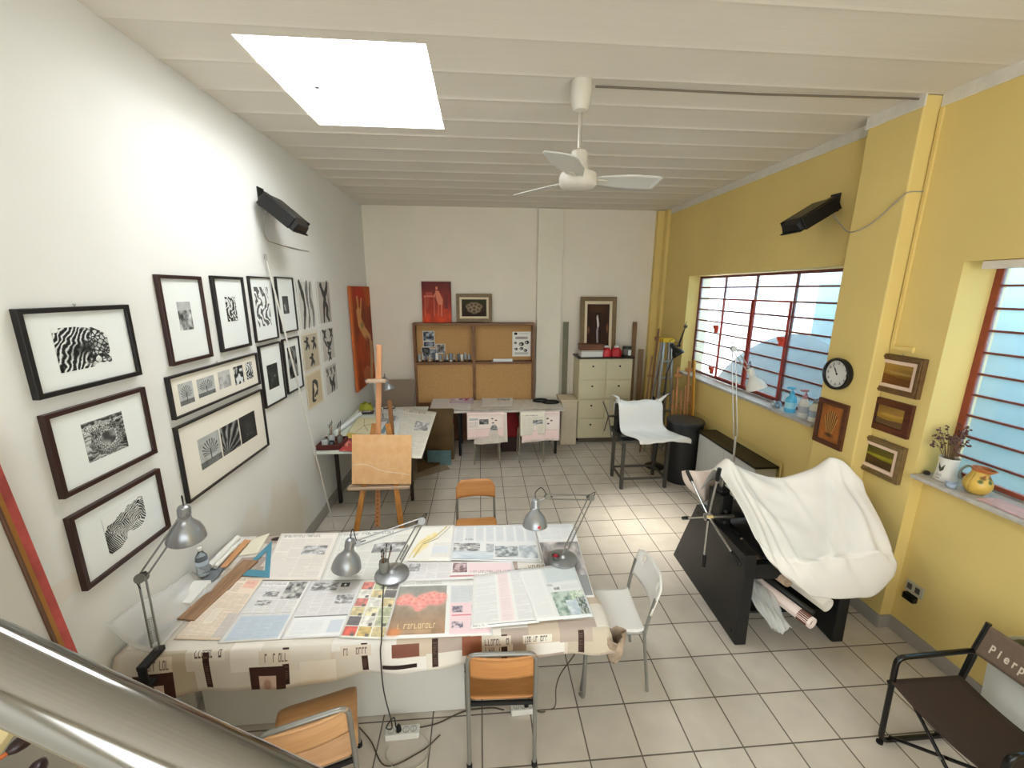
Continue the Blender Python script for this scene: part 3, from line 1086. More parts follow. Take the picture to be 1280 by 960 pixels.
# skylight: plastered shaft, steel frame, opal pane
wn = thing('window_3', 'square white skylight shaft opening in the ribbed ceiling', 'skylight', ((SKX0 + SKX1) / 2, (SKY0 + SKY1) / 2, CZ))
struct(wn)
s = MB()
for a in ((SKX0 - .05, SKX0, SKY0 - .05, SKY1 + .05), (SKX1, SKX1 + .05, SKY0 - .05, SKY1 + .05), (SKX0, SKX1, SKY0 - .05, SKY0), (SKX0, SKX1, SKY1, SKY1 + .05)):
    s.box(*a, CZ + .014, 4.3)
s.build('shaft', mat('skylight_shaft', (.93, .93, .92), .8), wn, world=True)
s = MB()
s.box(SKX0, SKX1, SKY0 + .16, SKY0 + .18, 4.10, 4.13)
for a in ((SKX0, SKX0 + .03, SKY0, SKY1), (SKX1 - .03, SKX1, SKY0, SKY1), (SKX0, SKX1, SKY0, SKY0 + .03), (SKX0, SKX1, SKY1 - .03, SKY1)):
    s.box(*a, 4.10, 4.14)
s.build('frame', mat('skylight_frame', (.90, .90, .89), .5), wn, world=True)
mo = bpy.data.materials.new('opal_skylight'); mo.use_nodes = True
nt = mo.node_tree; nt.nodes.remove(nt.nodes['Principled BSDF'])
e = nt.nodes.new('ShaderNodeEmission'); e.inputs['Color'].default_value = (.97, .99, 1.0, 1); e.inputs['Strength'].default_value = SKY_PANE
tr = nt.nodes.new('ShaderNodeBsdfTransparent'); tr.inputs['Color'].default_value = (.55, .55, .55, 1)
ad = nt.nodes.new('ShaderNodeAddShader')
nt.links.new(e.outputs[0], ad.inputs[0]); nt.links.new(tr.outputs[0], ad.inputs[1]); nt.links.new(ad.outputs[0], nt.nodes['Material Output'].inputs['Surface'])
MB().box(SKX0 + .005, SKX1 - .005, SKY0 + .005, SKY1 - .005, 4.14, 4.15).build('pane', mo, wn, world=True)

struct(MB().box(LX - .15, 3.42, FY - .12, FY, 0, .9).box(LX - .15, 3.42, FY - .12, FY, 3.35, CZ + .45).box(LX - .15, -1.5, FY - .12, FY, .9, 3.35).box(2.6, 3.42, FY - .12, FY, .9, 3.35).build('wall_front_unseen', M_cream))  # unseen wall behind the camera, added to cut front light; opening passes sky light
# skirtings
struct(MB().box(LX, LX + .012, FY, BY, 0, .135).build('baseboard_left', M_skirt, bevel=.003))
struct(MB().box(LX + .012, .955, BY - .012, BY, 0, .1).box(1.365, 2.915, BY - .012, BY, 0, .1).build('baseboard_back', M_skirt, bevel=.003))
struct(MB().box(3.157, 3.17, FY, 2.468, 0, .11).box(3.063, 3.17, 2.467, 2.48, 0, .11).box(3.063, WX, 2.48, 2.83, 0, .11).box(2.937, 2.95, 2.818, 3.252, 0, .11).box(2.95, WX, 2.818, 2.83, 0, .11).box(3.063, WX, 3.252, BY - .22, 0, .11).build('baseboard_right', M_skirt, bevel=.003))

# ------------------------------------------------------------------ windows
M_red = mat('oxide_red_iron', (.46, .25, .23), .5, noise=.12, nscale=20)
M_redb = mat('bright_red_iron', (.66, .26, .23), .45, noise=.08, nscale=20)
M_orange = mat('orange_red_handle', (.86, .30, .20), .4)
mg = bpy.data.materials.new('ribbed_pane'); mg.use_nodes = True
nt = mg.node_tree; b = nt.nodes['Principled BSDF']
tr = nt.nodes.new('ShaderNodeBsdfTransparent'); tr.inputs['Color'].default_value = (.93, .97, 1, 1)
tl = nt.nodes.new('ShaderNodeBsdfTranslucent'); tl.inputs['Color'].default_value = (.82, .92, 1, 1)
gl = nt.nodes.new('ShaderNodeBsdfGlossy'); gl.inputs['Roughness'].default_value = .15
m1 = nt.nodes.new('ShaderNodeMixShader'); m1.inputs['Fac'].default_value = .22
m2 = nt.nodes.new('ShaderNodeMixShader')
nt.links.new(tr.outputs[0], m1.inputs[1]); nt.links.new(tl.outputs[0], m1.inputs[2])
m2.inputs['Fac'].default_value = .07; nt.links.new(m1.outputs[0], m2.inputs[1]); nt.links.new(gl.outputs[0], m2.inputs[2])
nt.links.new(m2.outputs[0], nt.nodes['Material Output'].inputs['Surface'])
tcx = nt.nodes.new('ShaderNodeNewGeometry'); nz = nt.nodes.new('ShaderNodeTexNoise'); nz.inputs['Scale'].default_value = 14
nt.links.new(tcx.outputs['Position'], nz.inputs['Vector'])
bp = nt.nodes.new('ShaderNodeBump'); bp.inputs['Strength'].default_value = .4; nt.links.new(nz.outputs['Fac'], bp.inputs['Height'])
nt.links.new(bp.outputs['Normal'], gl.inputs['Normal'])

wn = thing('window_1', 'large iron bar window with red casement and bottles on its sill', 'window', (3.25, 4.7, 1.36))
struct(wn)
WY = [5.945, 5.325, 4.70, 4.075, 3.47]
z0, z1 = 1.375, 2.765
rows = [z0 + (z1 - z0) * i / 9 for i in range(10)]
s = MB()
s.box(3.235, 3.265, 5.93, 5.97, z0, z1).box(3.235, 3.265, 3.38, 3.42, z0, z1).box(3.235, 3.265, 3.38, 5.97, z1 - .03, z1).box(3.235, 3.265, 3.38, 5.97, z0, z0 + .03)
s.build('frame', M_red, wn, world=True)
s = MB()
for y in WY[1:4]: s.box(3.238, 3.262, y - .011, y + .011, z0, z1)
for z in rows[1:9]: s.box(3.24, 3.258, 3.40, 5.95, z - .009, z + .009)
s.build('bars', M_red, wn, world=True)
s = MB()
for y in (5.30, 4.72): s.box(3.222, 3.24, y - .009, y + .009, z0 + .02, rows[7])
for y in (4.68, 4.10): s.box(3.222, 3.24, y - .010, y + .010, z0 + .02, rows[7])
for z in (rows[7], z0 + .04): s.box(3.222, 3.24, 4.10, 5.30, z - .010, z + .010)
s.build('casement', M_redb, wn, world=True)
for y, z in ((5.36, 2.06), (5.36, 1.49), (4.12, 2.04)):
    h = MB().box(3.19, 3.225, y - .02, y + .03, z - .05, z + .05).prism([(-.03, 0), (.03, 0), (.05, .05), (-.06, .03)], 3.175, 3.20, axes(V((0, y, z)), V((0, 1, 0)), V((0, 0, 1)), V((1, 0, 0))))
    h.build('handle', M_orange, wn, world=True, bevel=.004)
MB().box(3.246, 3.252, 3.40, 5.95, z0, z1).build('pane', mg, wn, world=True)

wn = thing('window_2', 'iron bar window with blue frosted panes above marble sill', 'window', (3.33, 1.4, 1.31))
struct(wn)
s = MB().box(3.315, 3.345, 2.44, 2.48, 1.31, 2.745).box(3.315, 3.345, .3, .34, 1.31, 2.745).box(3.315, 3.345, .3, 2.48, 2.715, 2.745).box(3.315, 3.345, .3, 2.48, 1.31, 1.34)
s.build('frame', mat('rust_red_iron', (.56, .27, .19), .55, noise=.15, nscale=15), wn, world=True)
s = MB()
for i in range(1, 10): s.box(3.318, 3.34, .3, 2.47, 1.31 + .1435 * i - .007, 1.31 + .1435 * i + .007)
for y in (1.75, 1.05): s.box(3.318, 3.342, y - .011, y + .011, 1.31, 2.74)
s.build('bars', M_red, wn, world=True)
MB().box(3.326, 3.332, .32, 2.46, 1.32, 2.74).build('pane', mg, wn, world=True)
M_marble = mat('grey_marble', (.72, .70, .67), .4, noise=.18, nscale=18)
struct(MB().box(3.03, 3.27, 3.37, 5.98, 1.335, 1.365).build('trim_2', M_marble, bevel=.004))
struct(MB().box(3.045, 3.35, .31, 2.475, 1.272, 1.30).build('trim_3', M_marble, bevel=.004))
struct(MB().box(3.10, 3.16, .30, 2.40, 2.70, 2.748).build('trim_4', mat('white_blind_box', (.88, .85, .80), .7), bevel=.004))

# the courtyard outside
M_out = mat('courtyard_blue_wall', (.58, .74, .87), .9, noise=.05, nscale=6)
M_out2 = mat('courtyard_white_wall', (.95, .96, .96), .9, noise=.03)
struct(MB().box(4.7, 4.8, -1.5, 5.5, -.1, 4.5).build('courtyard_wall_blue', M_out))
struct(MB().box(5.6, 5.7, 5.5, 11.5, -.1, 1.9).box(3.5, 5.7, 11.4, 11.5, -.1, 1.9).build('courtyard_wall_white', M_out2))
struct(MB().box(3.42, 5.8, -1.5, 11.6, -.2, -.05).build('courtyard_ground', mat('courtyard_paving', (.75, .74, .72), .9)))


def tarp(u, v):
    y = 6.6 - 2.9 * u
    prof = 1.0 * (1 - abs(2 * u - .75) ** 2.2 * .9) if u < .9 else .5
    hh = 1.0 + 1.05 * max(0, math.sin(PI * min(1, u * .95 + .05))) ** .8
    x = 3.85 + .8 * v
    z = hh * math.sin(PI * min(.98, max(.02, v * .9 + .05))) ** .35 + .03 * math.sin(9 * u + 4 * v)
    return (x, y, z - .05)


tag(MB().grid(tarp, 24, 14).build('tarpaulin', mat('grey_tarpaulin', (.21, .21, .215), .8, noise=.1), smooth='all', solid=.01), 'grey covered heap outside behind the large window panes', 'tarpaulin')

# ------------------------------------------------------------------ pictures on the walls
M_blk = mat('black_frame_paint', (.10, .085, .085), .35)
M_dbr = mat('dark_brown_frame', (.20, .11, .10), .35, noise=.1, nscale=20)
M_board = mat('white_mount_board', (.90, .92, .915), .7)
M_cboard = mat('cream_mount_board', (.90, .885, .84), .7)
M_gold = mat('aged_gilt_frame', (.47, .38, .24), .45, noise=.2, nscale=30)
M_gold2 = mat('worn_brown_gilt_frame', (.42, .31, .18), .5, noise=.25, nscale=30)
M_linen = mat('linen_slip', (.86, .80, .68), .85)
M_pinkslip = mat('pale_pink_slip', (.90, .80, .72), .8)
M_steel = mat('steel', (.62, .62, .62), .3, 1)
M_chrome = mat('chrome', (.80, .80, .80), .12, 1)
M_black = mat('black_plastic', (.055, .055, .06), .4)
M_rubber = mat('black_rubber', (.05, .05, .05), .75)
M_paint = mat('black_enamel', (.075, .075, .08), .35)
M_whitepl = mat('white_plastic', (.86, .86, .84), .4)


def wallM(side, u, z, off=0.0):
    if side == 'L': return axes(V((LX + off, u, z)), V((0, 1, 0)), V((0, 0, 1)), V((1, 0, 0)))
    if side == 'R': return axes(V((WX - off, u, z)), V((0, -1, 0)), V((0, 0, 1)), V((-1, 0, 0)))
    if side == 'P': return axes(V((2.95 - off, u, z)), V((0, -1, 0)), V((0, 0, 1)), V((-1, 0, 0)))
    return axes(V((u, BY - off, z)), V((1, 0, 0)), V((0, 0, 1)), V((0, -1, 0)))


def rectp(w, h, cx=0, cy=0):
    return [(cx - w / 2, cy - h / 2), (cx + w / 2, cy - h / 2), (cx + w / 2, cy + h / 2), (cx - w / 2, cy + h / 2)]


def framed(name, label, cat, M, w, h, fw, dep, fm, bm_, prints, group=None, hook=False, slip=None, profile=False):
    t = thing(name, label, cat, M=M, group=group)
    s = MB().ring(rectp(w, h), rectp(w - 2 * fw, h - 2 * fw), 0, dep)
    if profile:
        s.ring(rectp(w - fw * .5, h - fw * .5), rectp(w - fw * 1.2, h - fw * 1.2), dep, dep + .008)
    s.build('frame', fm, t, bevel=.002)
    MB().box(-w / 2 + fw, w / 2 - fw, -h / 2 + fw, h / 2 - fw, .004, dep * .45).build('mount_board' if not slip else 'backing', bm_, t)
    if slip:
        a, b = w - 2 * fw, h - 2 * fw
        MB().ring(rectp(a, b), rectp(a - 2 * slip[0], b - 2 * slip[0]), dep * .45, dep * .8).build('slip', slip[1], t, bevel=.0015)
    for cx, cy, pw, ph, pm in prints:
        z = dep * .45 + .0015
        s = MB().box(cx - pw / 2, cx + pw / 2, cy - ph / 2, cy + ph / 2, dep * .4, z - .0005)
        s.quad((cx - pw / 2, cy - ph / 2, z), (cx + pw / 2, cy - ph / 2, z), (cx + pw / 2, cy + ph / 2, z), (cx - pw / 2, cy + ph / 2, z))
        s.build('print' if not slip else 'painting', pm, t, fixn=False)
    if hook:
        MB().tube([(0, h / 2 - .002, .006), (-.006, h / 2 + .012, .004), (.006, h / 2 + .012, .004), (0, h / 2 - .002, .006)], .0015, 6).build('hook', M_steel, t)
    return t


A_scales = art('print_scales', print_art('scales', 11, 260, 320))
A_shell = art('print_shell', print_art('shell', 12, 260, 320))
A_hatch = art('print_hatch', print_art('hatch', 13, 260, 320))
G1 = 'framed prints on the white wall'
framed('framed_print', 'black framed engraving of scales and leaves, topmost of the three near the red canvas', 'picture', wallM('L', 2.013, 2.295), .525, .365, .021, .028, M_blk, M_board, [(-.01, 0, .255, .19, A_scales)], G1, True)
framed('framed_print', 'dark brown framed engraving of a coiled shell, middle of the three near the red canvas', 'picture', wallM('L', 2.012, 1.86), .525, .375, .021, .028, M_dbr, M_board, [(0, .005, .215, .185, A_shell)], G1)
framed('framed_print', 'dark brown framed engraving of slanting hatched strokes, lowest of the three near the red canvas', 'picture', wallM('L', 2.005, 1.402), .52, .365, .021, .028, M_dbr, M_board, [(.01, .0, .24, .21, A_hatch)], G1)
framed('framed_print', 'tall dark framed print with a small grey village scene, leftmost upright frame', 'picture', wallM('L', 2.692, 2.375), .375, .52, .021, .026, M_dbr, M_board, [(0, .02, .115, .17, art('print_village', print_art('village', 21)))], G1)
framed('framed_print', 'tall dark framed print with small black swirling block, second upright frame from left', 'picture', wallM('L', 3.178, 2.385), .373, .52, .02, .026, M_blk, M_board, [(0, .03, .125, .175, art('print_swirl', print_art('swirl', 22)))], G1)
framed('framed_print', 'black framed grey ink figure study, third upright frame beside the metal rod', 'picture', wallM('L', 3.64, 2.395), .375, .525, .013, .022, M_blk, M_board, [(-.01, .02, .22, .32, art('print_nude', print_art('swirl', 31) * .8 + .25))], G1)
framed('framed_print', 'black framed print with small dark block, behind the leaning metal rod', 'picture', wallM('L', 4.065, 2.415), .345, .505, .012, .022, M_blk, M_board, [(-.02, 0, .115, .16, art('print_block', print_art('dark', 24) * 1.6))], G1)
pr = [art('strip_%d' % i, print_art(k, 40 + i)) for i, k in enumerate(('tree', 'tree', 'village', 'noise', 'swirl'))]
framed('framed_print', 'long low black frame holding five small prints in a row', 'picture', wallM('L', 2.932, 1.932), .97, .258, .014, .026, M_blk, M_cboard,
       [(-.345, 0, .125, .135, pr[0]), (-.155, .0, .17, .12, pr[1]), (.045, .005, .135, .12, art('strip_pale', print_art('village', 46) * .35 + .5)), (.22, .0, .115, .135, pr[3]), (.365, .005, .09, .13, pr[4])], G1, True)
framed('framed_print', 'large black frame with three square dark prints side by side, tree at left', 'picture', wallM('L', 2.93, 1.515), .985, .488, .013, .026, M_blk, M_cboard,
       [(-.215, .0, .215, .205, art('tri_tree', print_art('tree', 51))), (.015, .0, .215, .205, art('tri_rays', print_art('rays', 52))), (.245, .0, .215, .205, art('tri_dark', print_art('dark', 53)))], G1)
framed('framed_print', 'black framed print with dark standing shape, left of the small lower pair', 'picture', wallM('L', 3.652, 1.84), .37, .525, .014, .022, M_blk, M_board, [(0, -.02, .18, .21, art('print_stand', print_art('dark', 61)))], G1)
framed('framed_print', 'narrow black framed print of dense dark scribbles, right of the small lower pair', 'picture', wallM('L', 4.055, 1.852), .345, .515, .014, .022, M_blk, M_board, [(0, .02, .18, .3, art('print_scrib', print_art('noise', 62) * .6))], G1)

Gs = 'unframed ink sheets on the white wall'
tn = (.80, .74, .62)
for lab, y, z, hw, hh, st, tint, bg in (
        ('unframed sheet with grey crossing bands, top left of the six ink sheets', 4.535, 2.40, .21, .26, 0, (.88, .88, .87), None),
        ('unframed sheet with thin dancing black figure, top right of the six ink sheets', 5.05, 2.41, .215, .26, 1, (.88, .88, .87), (.74, .72, .70)),
        ('unframed tan sheet with three small black figures, middle left of the six ink sheets', 4.525, 1.912, .215, .20, 2, (.85, .82, .76), (.74, .70, .62)),
        ('unframed grey sheet of black branching marks, middle right of the six ink sheets', 5.045, 1.922, .215, .205, 3, (.88, .88, .87), (.76, .75, .73)),
        ('unframed tan sheet with one boxy black figure, bottom left of the six ink sheets', 4.515, 1.50, .215, .19, 4, (.86, .82, .74), tn),
        ('unframed grey sheet with linked black figures, bottom right of the six ink sheets', 5.04, 1.50, .215, .185, 5, (.88, .88, .87), (.76, .75, .73))):
    M = wallM('L', y, z)
    A = art('ink_%d' % st, ink_figure(70 + st, tint, (.25, .25, .25), st, bg))
    s = MB().box(-hw, hw, -hh, hh, .0005, .006)
    s.quad((-hw, -hh, .0066), (hw, -hh, .0066), (hw, hh, .0066), (-hw, hh, .0066))
    o = s.build('art_print', A, None, fixn=False)
    o.matrix_world = M
    tag(o, lab, 'print', Gs)

# orange canvas on the left wall by the corner
M = wallM('L', 6.44, 1.855, .012)
s = MB().box(-.505, .505, -.74, .74, .001, .028).quad((-.51, -.745, .0285), (.51, -.745, .0285), (.51, .745, .0285), (-.51, .745, .0285))
t = thing('canvas_picture', 'tall orange unframed painting of a reaching pale hand, by the room corner', 'painting', M=M)
s.build('canvas', art('paint_orange', paint_orange()), t, fixn=False)
MB().ring(rectp(1.03, 1.5), rectp(1.018, 1.488), .0, .03).build('edge', mat('orange_canvas_edge', (.72, .38, .18), .8), t)

# stack of canvases leaning at the near end of the left wall
M_redc = mat('red_painted_edge', (.68, .30, .28), .75, noise=.4, nscale=9)
M_ochre = mat('ochre_wood_edge', (.62, .42, .18), .6, noise=.15)
M_raw = mat('raw_canvas', (.80, .76, .66), .85, noise=.05)


def leaning_canvas(name, label, x0, y, h, wd, lean, em, fm, ew=.01):
    t = thing(name, label, 'canvas', (x0, y, 0))
    M = axes(V((x0, y, .004)), V((0, -1, 0)), V((-lean, 0, 1)).normalized(), V((1, 0, lean)).normalized())
    MB().box(0, wd, 0, h, 0, .022, M).build('painted_face', fm, t, world=True, bevel=.002)
    MB().ring(rectp(wd + .02, h + .02, wd / 2, h / 2), rectp(wd + .02 - 2 * ew, h + .02 - 2 * ew, wd / 2, h / 2), -.004, .03, M).build('edge', em, t, world=True, bevel=.002)
    return t


leaning_canvas('canvas', 'red edged canvas leaning by the left wall, at the photo edge', LX + .235, 1.515, 2.02, .45, .10, M_redc, M_raw, .07)
leaning_canvas('canvas', 'ochre wood edged cream canvas leaning in front of the red one', LX + .27, 1.455, 1.94, .45, .10, M_ochre, M_raw, .03)
leaning_canvas('canvas', 'brown edged canvas, frontmost of the canvases leaning by the left wall', LX + .306, 1.41, 1.90, .42, .10, mat('dark_wood_edge', (.33, .22, .15), .5), mat('grey_canvas', (.70, .68, .64), .8))

# the shelf they stand on, with brushes (seen under the handrail)
t = thing('cabinet', 'pale high cabinet at the near left, below the handrail', 'cabinet', (-1.3, .62, 0))
M_pal = mat('pale_laminate', (.76, .72, .63), .5, noise=.03)
MB().box(-1.795, -.70, .30, .93, 1.27, 1.30).build('top', M_pal, t, world=True, bevel=.004)
MB().box(-1.78, -.72, .32, .91, .06, 1.27).build('body', M_pal, t, world=True, bevel=.004)
MB().box(-1.76, -.74, .34, .89, .001, .06).build('plinth', mat('dark_plinth_near', (.25, .23, .20), .6), t, world=True)
for x0, x1 in ((-1.77, -1.26), (-1.24, -.73)):
    MB().box(x0, x1, .305, .32, .08, 1.26).build('door', M_pal, t, world=True, bevel=.003)
CT = 1.302
e1 = at(0, 945, 2, CT); e2 = at(36, 893, 2, CT)
t = thing('framed_canvas', 'dark green canvas with a cream edge lying on the near cabinet', 'canvas', (-1.5, .8, CT))
ex = (e2 - e1).normalized(); ey = V((-ex.y, ex.x, 0))
Mg = axes(V((e1.x, e1.y, CT)) - ex * .15, ex, ey, V((0, 0, 1)))
MB().box(0, .34, .035, .26, 0, .018, Mg).build('face', mat('dark_green_paint', (.12, .26, .20), .6, noise=.2), t, world=True)
MB().box(0, .34, 0, .035, 0, .024, Mg).build('edge', mat('pale_yellow_edge', (.86, .80, .60), .6), t, world=True, bevel=.002)
for (px, py, qx, qy, lab) in ((44, 916, -14, 958, 'dark brown wooden ladle with an orange handle on the near cabinet'), (52, 952, 20, 1005, 'dark spoon at the bottom photo edge, below the wooden ladle')):
    a, b = at(px, py, 2, CT + .045), at(qx, qy, 2, CT + .045)
    d = (a - b).normalized()
    t = thing('wooden_ladle', lab, 'ladle', (a.x, a.y, CT))
    M = zto(a - d * .055, d) @ Matrix.Scale(.62, 4)
    MB().lathe([(.001, -.005), (.012, .0), (.026, .02), (.032, .048), (.028, .075), (.014, .096), (.001, .1)], 18, M).build('bowl', mat('dark_brown_wood', (.17, .10, .10), .35), t, world=True, smooth='all')
    MB().tube([a - d * .055, a - d * .09, a - d * .25 + V((0, 0, -.03))], [.006, .005, .007], 10).build('handle', mat('orange_varnished_wood', (.72, .38, .18), .4), t, world=True, smooth=True)

# stainless handrail in the foreground
ax = [at(-150, 790, 1, .265), at(110, 908, 1, .235), at(420, 1052, 1, .20)]
a0, a1 = at(-80, 800, 1, .262), at(250, 953, 1, .232)
d = (a1 - a0).normalized()
t = thing('handrail', 'shiny steel handrail tube crossing the lower left corner', 'handrail', a0)
MB().tube([a0 - d * .35, a0, a1, a1 + d * .5], .0225, 32).build('tube', mat('brushed_stainless', (.60, .595, .58), .13, 1), t, world=True, smooth='all')
# its posts, standing on the landing the photo was taken from
pl = a1 + d * .45
MB().tube([(pl.x, pl.y, 0), (pl.x, pl.y, pl.z)], .016, 16).build('post', M_steel, t, world=True, smooth=True)
pl = a0 - d * .3
MB().tube([(pl.x, pl.y, 0), (pl.x, pl.y, pl.z)], .016, 16).build('post', M_steel, t, world=True, smooth=True)


# infrared heaters
def heater(label, a, out, wy, cable):
    """housing hinged at wall point a, running along out, wy = direction of its width"""
    t = thing('wall_heater', label, 'heater', a)
    o = V(out); L = o.length; x = o.normalized(); y = V((0, 1, 0)); z = x.cross(y).normalized()
    if z.z < 0: z = -z
    M = axes(V(a), x, y, z)
    w = wy
    s = MB()
    # tapered box with an open underside lip
    def sec(xx, hw, z0, z1): return [M @ V((xx, yy, zz)) for yy, zz in ((w / 2 - hw, z0), (w / 2 + hw, z0), (w / 2 + hw * .8, z1), (w / 2 - hw * .8, z1))]
    p = sec(.03, w / 2 * .8, 0, .05) + sec(.07, w / 2, -.02, .075) + sec(L - .05, w / 2, -.02, .075) + sec(L, w / 2 * .92, -.015, .04)
    fs = [(0, 1, 2, 3), (15, 14, 13, 12)]
    for k in range(3):
        for i in range(4): fs.append((4 * k + i, 4 * k + (i + 1) % 4, 4 * k + 4 + (i + 1) % 4, 4 * k + 4 + i))
    s.add(p, fs)
    s.build('housing', M_paint, t, world=True, bevel=.006)
    MB().box(.06, L - .03, -.012, .006, -.035, .07, M).box(.06, L - .03, w - .006, w + .012, -.035, .07, M).box(L - .045, L + .015, .0, w, -.03, -.018, M).build('rim', M_black, t, world=True, bevel=.003)
    MB().box(.09, L - .07, .025, w - .025, -.028, -.019, M).build('emitter', mat('grey_emitter_glass', (.26, .28, .31), .15), t, world=True, bevel=.002)
    MB().box(-.005, .045, w / 2 - .03, w / 2 + .03, -.03, .06, M).box(-.012, .0, w / 2 - .05, w / 2 + .05, -.07, .08, axes(V(a), V((1 if x.x > 0 else -1, 0, 0)), V((0, 1, 0)), V((0, 0, 1)))).build('bracket', M_black, t, world=True, bevel=.003)
    MB().tube(spline(cable, 10), .004, 8).build('cable', mat('grey_cable', (.62, .60, .56), .5), t, world=True, smooth=True)
    return t


heater('black infrared heater panel on the white wall', (LX + .012, 3.69, 3.30), (.29, 0, -.25), .29,
       [(LX + .05, 3.80, 3.20), (LX + .01, 3.80, 3.05), (LX + .008, 3.85, 2.97), (LX + .006, 3.98, 2.955), (LX + .006, 4.35, 2.95), (LX + .006, 4.72, 2.95)])
heater('black infrared heater panel on the yellow wall', (WX - .012, 3.45, 3.30), (-.36, 0, -.22), .24,
       [(WX - .1, 3.48, 3.22), (WX - .04, 3.42, 3.10), (2.945, 3.22, 3.02), (2.942, 3.05, 3.06), (2.942, 2.86, 3.2), (2.96, 2.824, 3.23), (3.06, 2.82, 3.235)])

# hooked rod leaning on the left wall
t = thing('hooked_rod', 'long pale metal rod with a hook leaning across the small black frames', 'rod', (-1.6, 4.18, 0))
pts = [V((-1.615, 4.17, .0)), V((-1.772, 3.78, 2.62)), V((-1.784, 3.755, 2.79))]
MB().tube(pts, .008, 10).build('shaft', mat('pale_aluminium', (.82, .81, .78), .4, .2), t, world=True, smooth=True)
MB().tube(spline([(-1.784, 3.755, 2.79), (-1.783, 3.752, 2.83), (-1.783, 3.738, 2.842), (-1.783, 3.724, 2.83), (-1.783, 3.722, 2.80)], 5), .004, 8).build('hook', M_steel, t, world=True, smooth=True)

# ------------------------------------------------------------------ right wall
GL = 'small gilt landscapes on the yellow wall'
framed('framed_painting', 'gilt framed golden landscape with pale slip, top of the three beside the right window', 'painting', wallM('R', 2.725, 1.965), .355, .285, .04, .035, M_gold2, M_linen, [(0, 0, .225, .155, art('land_a', paint_land(261, (.62, .48, .22), (.50, .34, .10), (.42, .26, .09), (.72, .62, .38))))], GL, True, slip=(.026, M_pinkslip), profile=True)
framed('framed_painting', 'plain dark wood framed golden landscape, middle of the three beside the right window', 'painting', wallM('R', 2.715, 1.647), .31, .25, .05, .025, wood('red_brown_frame', (.24, .10, .05), (.38, .18, .08), 6), M_linen, [(0, 0, .21, .15, art('land_b', paint_land(262, (.55, .42, .2), (.66, .52, .2), (.45, .34, .22), (.74, .6, .3))))], GL, False, slip=(.002, M_dbr))
framed('framed_painting', 'gilt framed olive green landscape with pale slip, lowest of the three beside the right window', 'painting', wallM('R', 2.722, 1.315), .35, .285, .04, .035, M_gold, M_linen, [(0, 0, .215, .15, art('land_c', paint_land(263, (.34, .30, .10), (.50, .47, .10), (.30, .22, .10), (.66, .62, .18))))], GL, True, slip=(.026, M_pinkslip), profile=True)
framed('framed_painting', 'upright brown framed picture of a leafy plant, below the clock', 'painting', wallM('P', 3.078, 1.475), .29, .39, .035, .022, wood('brown_frame', (.27, .14, .07), (.40, .22, .11), 6), M_linen, [(0, 0, .212, .312, art('paint_leaf', paint_leaf()))], None, False, slip=(.006, M_dbr))

t = thing('wall_clock', 'round black rimmed wall clock with white face on the yellow pillar', 'clock', M=wallM('P', 3.09, 1.90))
MB().lathe([(.0, .0), (.128, .0), (.132, .02), (.128, .04), (.114, .046), (.108, .03)], 40, cap=False).build('rim', M_black, t, smooth=True)
MB().lathe([(0, .022), (.109, .022)], 40, cap=False).build('dial', mat('clock_white', (.88, .88, .86), .5), t)
Wc = FRAME[t.name]
for n in range(12):
    a = PI / 2 - n * PI / 6
    text_mesh(str(n or 12), .026, Wc @ Matrix.Translation(V((.086 * math.cos(a), .086 * math.sin(a), .0235))), 'numeral', M_black, t, .0006)
for ang_, L_, w_ in ((-.32, .052, .006), (-.88 + .02, .08, .004)):   # near five to eleven
    pass
for nm, deg, L_, w_ in (('hour_hand', 117, .05, .006), ('minute_hand', 124, .082, .004)):
    a = math.radians(deg)
    MB().bar((-.012 * math.cos(a), -.012 * math.sin(a), .027), (L_ * math.cos(a), L_ * math.sin(a), .027), w_, .002).build(nm, M_black, t)
MB().lathe([(0, .022), (.006, .022), (.006, .03), (0, .031)], 12).build('pin', M_black, t)

# conduit down the pillar and cable across the ceiling
t = thing('cable_conduit', 'yellow painted cable trunking running down beside the pillar', 'conduit', (3.06, 2.79, 2.16))
MB().box(WX - .018, WX, 2.80, 2.822, 2.16, 3.75).box(WX - .016, WX, 2.66, 2.822, 2.145, 2.172).build('trunking', M_yellow, t, world=True, bevel=.002)
MB().box(WX - .02, WX, 2.655, 2.668, 2.14, 2.177).build('end_cap', M_yellow, t, world=True)
t = tag(MB().tube([(.75, 2.90, CZ - .012), (1.8, 2.89, CZ - .02), (2.9, 2.875, CZ - .012), (3.03, 2.86, CZ - .02)], .007, 8).build('ceiling_cable', mat('brown_grey_cable', (.42, .38, .32), .6), smooth=True, origin=(.75, 2.9, CZ - .012)), 'dark cable running across the ceiling from the fan to the yellow wall', 'cable')

t = thing('wall_socket', 'grey white wall socket with black plug, low on the yellow wall', 'socket', M=axes(V((3.17, 2.365, .43)), V((0, -1, 0)), V((0, 0, 1)), V((-1, 0, 0))))
MB().box(-.06, .06, -.045, .045, 0, .012).build('plate', mat('ivory_plate', (.72, .70, .62), .4), t, bevel=.004)
for k in (-.03, .025):
    MB().box(k - .016, k + .016, -.02, .025, .01, .015).build('outlet', mat('dark_outlet', (.30, .29, .26), .5), t, bevel=.002)
MB().box(-.045, .035, -.10, -.05, .0, .04).build('plug', M_black, t, bevel=.006)

